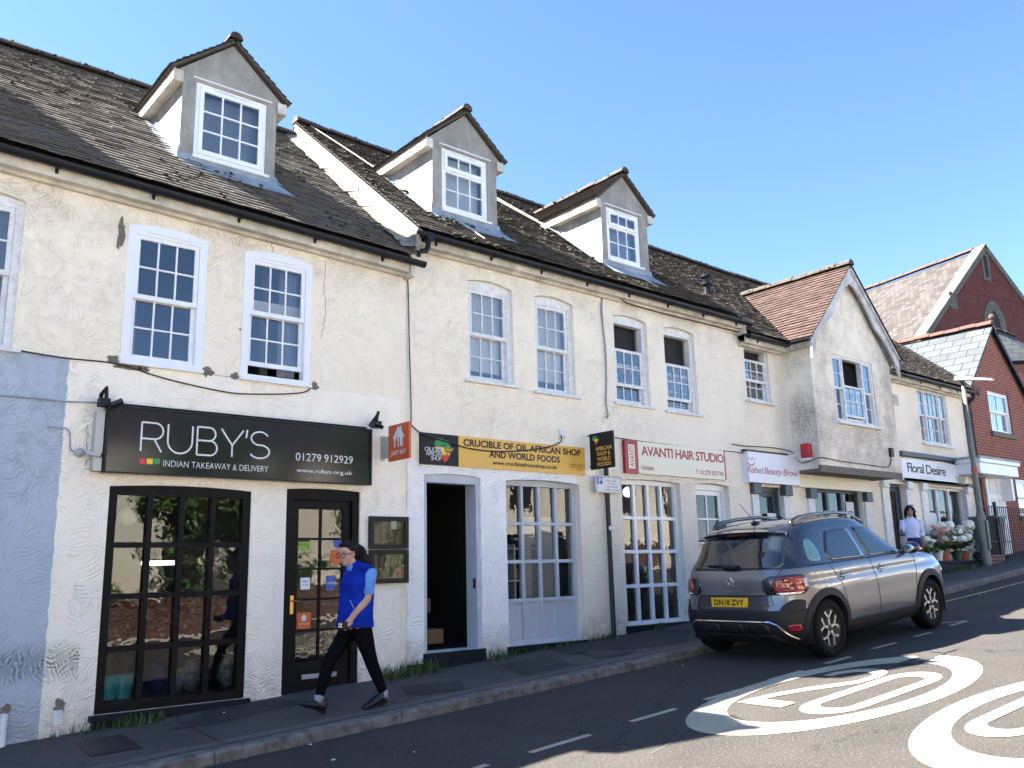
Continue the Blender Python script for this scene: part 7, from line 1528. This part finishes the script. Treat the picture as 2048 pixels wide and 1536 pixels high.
def shoe(par, ankle, toe, heel, sc=1.0, side=(0, 1, 0)):
    """ankle, toe tip and heel bottom points"""
    a, t, q = Vector(ankle), Vector(toe), Vector(heel); d = (t-q).normalized(); u = Vector(side).cross(d).normalized(); u = u if u.z > 0 else -u; L = (t-q).length; mb = MB()
    P_ = lambda f, z: q+d*L*f+u*z
    loft(mb, [(P_(-.02,.035), .022, .028), (P_(.10,.045), .036, .045), (P_(.28,.050), .036, .048), (P_(.50,.040), .042, .038), (P_(.72,.030), .046, .028), (P_(.90,.024), .040, .022), (P_(1.0,.020), .020, .014)], side, 14)
    loft(mb, [(P_(.08,.06), .036, .036), (P_(.12,.085), .036, .044), (P_(.14,.10), .034, .042)], side, 12)
    sh = fuse(mb, 'shoe', 'shoe', par, .007, 3); m = MB(); loft(m, [(P_(-.01,.004), .030, .008), (P_(.3,.004), .032, .008), (P_(.7,.004), .046, .008), (P_(.98,.008), .026, .006)], side, 12); m.box(0, .001, 0, .001, 0, .001) if False else None; loft(m, [(P_(.0,-.008), .032, .010), (P_(.22,-.008), .034, .010)], side, 10); m.build('sole', 'ink', sh)
    m = MB(); 
    for i in range(3): m.tube([P_(.36+.07*i, .088-.012*i)-Vector(side)*.02, P_(.39+.07*i, .091-.012*i), P_(.36+.07*i, .088-.012*i)+Vector(side)*.02], .003, 5)
    m.build('laces', 'ink', sh); return sh
# ---- the woman walking past the takeaway
WY = -1.32
def wp(u, v, dy=0.0):
    p = PY(u, v, WY+dy); return p
gz = pave(4.5, WY); WM = thing('person', 'woman with glasses in a royal blue waistcoat walking past the takeaway door', 'person', (wp(700, 1300).x, WY, gz))
hip = wp(713, 1252); shd = wp(717, 1140); hc = wp(695, 1107); nb = wp(704, 1131)
N_, F_ = .085, -.085        # far (+y) and near (-y) offsets from the walking line
nearhip, farhip = hip+Vector((0, -.085, 0)), hip+Vector((0, .085, 0))
# rear leg is the near one, front leg the far one
kN = wp(735, 1325)+Vector((0, -.08, 0)); aN = wp(760, 1385)+Vector((0, -.07, 0)); kF = wp(664, 1325)+Vector((0, .07, 0)); aF = wp(645, 1397)+Vector((0, .07, 0))
fv = Vector((-.90, -.28, -.16)).normalized()
body = MB(); loft(body, [(hip+Vector((0, 0, -.07)), .14, .11), (hip+Vector((0, 0, .03)), .155, .115), (hip.lerp(shd, .35), .135, .105), (hip.lerp(shd, .7), .155, .115), (shd+Vector((0, 0, -.03)), .165, .10), (nb+Vector((0, 0, -.01)), .075, .062), (nb.lerp(hc, .35), .05, .052), (hc+Vector((.01, 0, -.04)), .05, .055)], (0, 1, 0), 18)
for hp, kn, an in ((nearhip, kN, aN), (farhip, kF, aF)): loft(body, [(hp+Vector((0, 0, .02)), .085, .10), (hp.lerp(kn, .3), .078, .088), (hp.lerp(kn, .75), .060, .066), (kn, .053, .058), (kn.lerp(an, .3), .050, .056), (kn.lerp(an, .75), .036, .042), (an+Vector((0, 0, -.02)), .032, .036)], (0, 1, 0), 14)
sN = shd+Vector((.045, -.165, -.015)); eN = wp(734, 1198, -.17); wN = wp(703, 1236, -.14); sF = shd+Vector((.0, .165, -.015)); eF = sF+Vector((.08, .05, -.27)); wF = eF+Vector((-.10, .0, -.22))
for a, b, c in ((sN, eN, wN), (sF, eF, wF)): loft(body, [(a+Vector((0, 0, .01)), .052, .055), (a.lerp(b, .5), .046, .047), (b, .042, .043), (b.lerp(c, .35), .042, .043), (c, .026, .029)], (0, 1, 0), 12)
HS = 1.0; head(body, hc, fv, HS); hd = (wp(692, 1252, -.14)-wN); hand(body, wN, hd, Vector((.2, 1, -.05)), .95, .75, 1); hand(body, wF, Vector((-.3, 0, -1)), Vector((-.4, -.8, 0)), .95, .7, -1)
bd = fuse(body, 'body', 'skin', WM, .0085, 3); face_bits(WM, hc, fv, HS, True)
tr = MB()
loft(tr, [(hip+Vector((0, 0, -.09)), .13, .115), (hip+Vector((0, 0, .0)), .165, .128), (hip+Vector((0, 0, .06)), .155, .12)], (0, 1, 0), 18)
for hp, kn, an in ((nearhip, kN, aN), (farhip, kF, aF)): loft(tr, [(hp+Vector((0, 0, .0)), .093, .112), (hp.lerp(kn, .3), .087, .098), (hp.lerp(kn, .75), .068, .074), (kn, .061, .067), (kn.lerp(an, .3), .057, .064), (kn.lerp(an, .8), .043, .050), (an.lerp(kn, .06), .041, .046)], (0, 1, 0), 14)
fuse(tr, 'trousers', 'blktrouser', WM, .010, 2)
v = MB()
for s_ in (sN, sF): loft(v, [(nb+Vector((.01, 0, .005)), .07, .05), (nb.lerp(s_, .55)+Vector((.005, 0, .012)), .075, .045), (s_+Vector((-.005, 0, .012)), .072, .040)], (1, 0, 0), 14)
loft(v, [(hip+Vector((-.02, 0, -.01)), .205, .186), (hip+Vector((-.018, 0, .035)), .202, .182), (hip+Vector((-.015, 0, .10)), .195, .170), (hip.lerp(shd, .45)+Vector((-.01, 0, 0)), .186, .166), (hip.lerp(shd, .75)+Vector((-.012, 0, 0)), .196, .168), (shd+Vector((-.005, 0, -.05)), .180, .135), (shd+Vector((-.005, 0, .0)), .14, .10), (nb+Vector((.0, 0, .015)), .068, .066)], (0, 1, 0), 20)
loft(v, [(shd+Vector((-.02, 0, -.08)), .16, .135), (shd+Vector((-.022, 0, -.01)), .14, .115), (shd.lerp(nb, .6)+Vector((-.02, 0, 0)), .10, .10), (nb+Vector((-.012, 0, .0)), .075, .078)], (0, 1, 0), 18)
fz = fuse(v, 'waistcoat', 'vest', WM, .010, 3)
m = MB(); q = [wp(x, y, -.17) for x, y in ((700,1200),(706,1213),(709,1222))]; m.tube(q, .004, 5); m.build('pocket_zip', 'sock', fz)
for a, b in ((sN, eN), (sF, eF)):
    m = MB(); loft(m, [(a+Vector((0, 0, .028)), .036, .04), (a+Vector((0, 0, .0)), .060, .064), (a.lerp(b, .3), .064, .066), (a.lerp(b, .62), .061, .061), (a.lerp(b, .84), .060, .059)], (0, 1, 0), 14); fuse(m, 'tee_sleeve', 'tee', WM, .009, 3)
m = MB(); loft(m, [(nb+Vector((-.035, -.02, -.055)), .045, .02), (nb+Vector((-.03, -.015, .0)), .05, .035)], (0, 1, 0), 12); m.build('tee_collar', 'tee', WM, smooth=True)
m = MB(); loft(m, [(aN+Vector((0, 0, .03)), .039, .043), (aN+Vector((.003, 0, -.045)), .040, .045)], (0, 1, 0), 12); loft(m, [(aF+Vector((0, 0, .03)), .039, .043), (aF+Vector((0, 0, -.045)), .040, .045)], (0, 1, 0), 12); split(m, 'sock', 'sock', WM, smooth=True)
shoe(WM, aN, wp(726, 1421, -.07), wp(771, 1402, -.07)); shoe(WM, aF, wp(597, 1411, .07), wp(649, 1424, .07))
hb = MB(); f, u, r, c = Vector(fv), None, None, hc; u = (Vector((0, 0, 1))-f*f.z).normalized(); r = f.cross(u)
def hel(o, ax): hb.ball((0, 0, 0), 1, 14, 10); n = 14*11; base = len(hb.v)-n; hb.v[base:] = [tuple(c+f*(o[0]+ax[0]*q[0])+r*(o[1]+ax[1]*q[1])+u*(o[2]+ax[2]*q[2])) for q in hb.v[base:]]
hel((-.030, 0, .048), (.098, .088, .082)); hel((-.065, 0, .0), (.070, .084, .085)); hel((.022, 0, .092), (.06, .07, .028))
pt = [c-f*.10+u*.045, c-f*.160-u*.0, c-f*.185-u*.09, c-f*.205-u*.19, c-f*.215-u*.28]
loft(hb, [(pt[0], .06, .06), (pt[1], .078, .072), (pt[2], .085, .078), (pt[3], .07, .062), (pt[4], .03, .03)], (0, 1, 0), 12)
ho = fuse(hb, 'hair', 'hair', WM, .010, 1)
m = MB()
for k in range(150):
    i = random.random()*3.6; j = int(i); p = pt[j].lerp(pt[j+1], i-j)+Vector((random.gauss(0, .035), random.gauss(0, .045), random.gauss(0, .02))); q = [p]
    for z in range(5): q.append(q[-1]+Vector((random.gauss(.004, .014), random.gauss(0, .014), -.016)))
    m.tube(q, [.005, .005, .005, .0045, .004, .002], 4)
m.build('hair_curls', 'hair', ho)
ph = wp(684, 1250, -.15); dph = Vector((-.97, -.05, .1)).normalized(); up_ = Vector((.1, 0, 1)).normalized()
PH = thing('phone', 'dark phone with four camera lenses held in the walking woman\'s hand', 'phone', tuple(ph)); MB().obox(ph+Vector((.02, .0, -.005)), (dph*.072, up_*.038, dph.cross(up_)*.005)).build('phone_case', 'signmat', PH, bevel=.004)
m = MB()
for i in (0, 1):
    for j in (0, 1): m.obox(ph+dph*(.012+.022*i)+up_*(.006-.022*j)-Vector((0, .007, 0)), (dph*.008, up_*.008, Vector((0, .002, 0))))
split(m, 'camera_lens', 'paper', PH)
# ---- the woman in front of the florist
def standing(name_label, x, y, zg, H, f, shirt, skirt, armL, armR, hairblow=0.0, long=True, skinm='skin2', cap=False):
    k = H/1.66; t = thing('person', name_label, 'person', (x, y, zg)); f = Vector(f).normalized(); sd = Vector((f.y, -f.x, 0)).normalized()      # sd = her left
    sd = -sd; O = Vector((x, y, zg)); U = Vector((0, 0, 1)); hip = O+U*.86*k; sh = O+U*1.36*k; nb = O+U*1.42*k; hc = O+U*1.545*k+f*.02
    b = MB(); loft(b, [(hip-U*.06, .14*k, .11*k), (hip+U*.04, .15*k, .115*k), (hip.lerp(sh, .4), .125*k, .10*k), (hip.lerp(sh, .72), .145*k, .115*k), (sh-U*.03, .16*k, .09*k), (nb-U*.01, .07*k, .06*k), (nb.lerp(hc, .4), .048*k, .05*k), (hc-U*.05, .05*k, .055*k)], sd, 16)
    for e in (-1, 1):
        hp = hip+sd*e*.085*k; an = O+sd*e*.08*k+U*.07; loft(b, [(hp, .085*k, .095*k), (hp.lerp(an, .3), .075*k, .08*k), (hp.lerp(an, .5), .055*k, .06*k), (hp.lerp(an, .65), .052*k, .058*k), (hp.lerp(an, .95), .034*k, .038*k), (an, .034*k, .04*k)], sd, 12); loft(b, [(an-U*.03-f*.04, .035, .03), (an-U*.04+f*.06, .042, .026), (an-U*.045+f*.15, .025, .016)], sd, 10)
    A = []
    for e, (eo, wo) in ((1, armL), (-1, armR)):
        s_ = sh+sd*e*.165*k-U*.02; el = s_+sd*e*eo[0]+f*eo[1]+U*eo[2]; w = el+sd*e*wo[0]+f*wo[1]+U*wo[2]; A.append((s_, el, w)); loft(b, [(s_+U*.01, .05*k, .05*k), (s_.lerp(el, .5), .044*k, .045*k), (el, .037*k, .038*k), (el.lerp(w, .35), .036*k, .037*k), (w, .024*k, .026*k)], f, 12); hand(b, w, (w-el), f.cross(w-el)*e+Vector((0, 0, -.3)), .95*k, .8, e)
    head(b, hc, f-U*.25, k); fuse(b, 'body', skinm, t, .010, 3); face_bits(t, hc, f-U*.25, k)
    m = MB(); loft(m, [(hip+U*.10, .158*k, .125*k), (hip.lerp(sh, .4), .15*k, .12*k), (hip.lerp(sh, .72), .165*k, .135*k), (sh-U*.04, .172*k, .105*k), (sh+U*.0, .12*k, .085*k), (nb+U*.01, .062*k, .062*k)], sd, 18)
    for s_, el, w in A: loft(m, [(s_+U*.015, .058*k, .058*k), (s_.lerp(el, .5), .060*k, .058*k), (el, .052*k, .052*k), (el.lerp(w, .45), .05*k, .05*k)], f, 12)
    fuse(m, 'shirt', shirt, t, .010, 3); m = MB(); loft(m, [(hip+U*.13, .15*k, .118*k), (hip+U*.04, .172*k, .135*k), (hip-U*.12, .185*k, .14*k), (hip-U*.38, .175*k, .13*k), (hip-U*.42, .17*k, .125*k)], sd, 18); m.build('skirt', skirt, t, smooth=True)
    hb = MB(); u = U; global c_
    fr = (f-U*.25).normalized(); uu = (U-fr*fr.z).normalized(); rr = fr.cross(uu)
    def el_(o, ax):
        n0 = len(hb.v); hb.ball((0, 0, 0), 1, 14, 10); hb.v[n0:] = [tuple(hc+(fr*(o[0]+ax[0]*q[0])+rr*(o[1]+ax[1]*q[1])+uu*(o[2]+ax[2]*q[2]))*k) for q in hb.v[n0:]]
    el_((-.030, 0, .045), (.100, .092, .085)); el_((-.06, 0, -.02), (.075, .092, .10)); el_((.03, .045, .062), (.05, .045, .045)); el_((.03, -.045, .062), (.05, .045, .045))
    if long:
        for e in (-1, 1): loft(hb, [(hc+rr*e*.078*k-fr*.01+uu*.03, .035, .03), (hc+rr*e*.092*k-fr*.01-uu*.06, .034, .028), (hc+rr*e*.09*k-fr*.02-uu*.14, .02, .02)], fr, 8)
    ho = fuse(hb, 'hair', 'hair', t, .010, 1); m = MB()
    for j in range(130 if hairblow else 0):
        p = hc-fr*random.uniform(.02, .10)+Vector((.05, .02, random.uniform(-.10, .10))); q = [p]; d = Vector((1, .1, random.uniform(-.7, .35)))*hairblow*.05
        for z in range(5): q.append(q[-1]+d+Vector((random.gauss(0, .008), random.gauss(0, .01), random.gauss(0, .012)-.006*z)))
        m.tube(q, [.011, .011, .010, .008, .006, .002], 4)
    if hairblow: m.build('blown_hair', 'hair', ho)
    return t, A
fx = PY(1822, 1050, -.95); zz = pave(fx.x, -.95); Ht = PY(1812, 1014, -.95).z-zz+.02
FW, FA = standing('dark haired woman in a pale lilac shirt and navy skirt walking past the florist doorway', fx.x, -.95, zz, Ht, (-.80, -.60, 0), 'shirt', 'navy', ((.05, -.06, -.25), (-.02, .14, -.14)), ((.05, .08, -.22), (.04, .22, .04)), 1.0)
hb_ = FA[1][2]; mb = MB(); mb.obox(hb_+Vector((.0, -.02, -.20)), ((.10, .03, 0), (.015, -.05, 0), (0, 0, .08))); HBG = thing('handbag', 'small pale handbag hanging from the hand of the woman by the florist', 'handbag', tuple(hb_+Vector((0, 0, -.28)))); mb.build('bag', plain('mauve_bag', (.30, .25, .32), .5), HBG, bevel=.015); MB().tube([hb_+Vector((-.07, -.03, -.13)), hb_+Vector((-.03, -.02, .0)), hb_+Vector((.03, -.01, .0)), hb_+Vector((.07, .0, -.13))], .008, 6).build('strap', 'ink', HBG)
p3 = PY(1557, 1034, -.9); z3 = pave(p3.x, -.9)
standing('person behind the parked car, only the dark hair showing above its roof', p3.x, -.9, z3, p3.z-z3+.0, (-1, -.1, 0), 'navy', 'blktrouser', ((.04, .0, -.26), (0, .05, -.24)), ((.04, .0, -.26), (0, .05, -.24)), 0, False)

# ================================================================== flowers, grass and weeds
def hydrangea(px, py, pot, petal, label, s=1.0, nh=7, y=-.30, ph=.20):
    p = PY(px, py, y); z = LZ; t = thing('flower_pot', label, 'flower pot', (p.x, y, z)); MB().lathe([(.07*s, 0), (.095*s, ph*.85), (.105*s, ph*.86), (.105*s, ph), (.09*s, ph)], (p.x, y, z), 16).build('pot', pot, t)
    mb = MB(); c = (p.x, y, z+ph+.20*s)
    for k in range(150):
        q = Vector(c)+Vector((random.gauss(0, .13), random.gauss(0, .10), random.gauss(0, .10)))*s; a = Vector((random.gauss(0, 1), random.gauss(0, 1), random.gauss(0, .5))).normalized(); b = a.orthogonal().normalized(); L = a*.055*s; W_ = b*.03*s; mb.add([q-L, q+W_, q+L, q-W_], [(0,1,2,3)], 0, random.random())
    mb.build('leaves', 'leaf', t, rnd=True, recalc=False); mb = MB()
    for k in range(nh):
        q = Vector(c)+Vector((random.uniform(-.24, .24), random.uniform(-.20, .05), random.uniform(.0, .30)))*s; r = random.uniform(.07, .10)*s
        for j in range(90):
            d = Vector((random.gauss(0, 1), random.gauss(0, 1), random.gauss(.3, .8))).normalized(); e = q+Vector((d.x*r, d.y*r, d.z*r*.7)); a = d.orthogonal().normalized(); b = d.cross(a); w = .027*s; mb.add([e-a*w, e-b*w, e+a*w, e+b*w], [(0,1,2,3)], 0, random.random())
    mb.build('blooms', petal, t, rnd=True, recalc=False)
LG = 'hydrangea pots on the florist ledge'
hydrangea(1878, 1118, 'potwhite', 'petalp', 'pink hydrangea in a white pot on the florist ledge', 1.0, 8)
hydrangea(1890, 1118, 'terra', 'petalw', 'white hydrangea in the left terracotta pot on the florist ledge', 1.15, 6, -.22)
hydrangea(1915, 1118, 'potdark', 'petalw', 'big white hydrangea in a dark green pot on the florist ledge', 1.25, 10, -.28)
hydrangea(1930, 1116, 'terra', 'petalw', 'white hydrangea in the right terracotta pot on the florist ledge', 1.15, 8, -.30)
hydrangea(1858, 1130, 'potdark', 'petalw', 'low white flowers at the left end of the florist ledge, behind the car bonnet', .75, 6, -.42, .1)
def grass(pts, n, hh, sp, label_kind='stuff'):
    mb = MB()
    for _ in range(n):
        (xa, xb, y0, dens) = random.choice(pts); x = random.uniform(xa, xb); y = y0-abs(random.gauss(0, sp)); z = pave(x, y); L = random.choice((random.uniform(.2, .6), random.uniform(.4, 1.3)))*hh; a = random.uniform(0, 6.28); ln = Vector((math.cos(a)*L*.45, math.sin(a)*L*.35-.02, L)); w = Vector((math.sin(a), -math.cos(a), 0))*.005; p = Vector((x, y, z-.005)); m_ = p+ln*.55+Vector((0, 0, L*.1)); mb.add([p-w, p+w, m_+w*.8, m_-w*.8], [(0,1,2,3)], 0, random.random()); mb.add([m_-w*.8, m_+w*.8, p+ln], [(0,1,2)], 0, random.random())
    o = mb.build('weeds', 'grass', rnd=True, recalc=False); tag(o, kind='stuff'); o['label'] = 'grass and weeds growing along the foot of the shop walls'; return o
gx = lambda u, v: gpave(u, v)[0]
grass([(gx(780,1365), gx(870,1342), -.02, 1)]*3+[(gx(955,1322), gx(1005,1312), -.02, 1)], 620, .16, .12)
grass([(gx(90,1485), gx(300,1450), -.02, 1), (gx(230,1456), gx(330,1440), -.08, 1)], 260, .10, .08); grass([(gx(1180,1285), gx(1240,1275), -.02, 1), (gx(1010,1316), gx(1180,1288), -.03, 1), (gx(1380,1265), gx(1400,1262), -.02, 1)], 420, .09, .04); grass([(19.5, 22.6, -.56, 1)], 900, .10, .08)
mb = MB()
for _ in range(34):
    x = random.uniform(2, 24); y = random.choice((random.uniform(KERB-.30, KERB-.02), random.uniform(-.45, -.05), random.uniform(-3, -1.9), random.uniform(-1.7, -.1))); z = (h(x) if y < KERB else pave(x, y)); s = random.uniform(.005, .013); mb.ball((x, y, z+.004), s, 5, 3, 0, (1.4, 1, .5), .4)
o = mb.build('litter', 'paper'); tag(o, kind='stuff'); o['label'] = 'specks of litter and petals along the gutter and pavement'
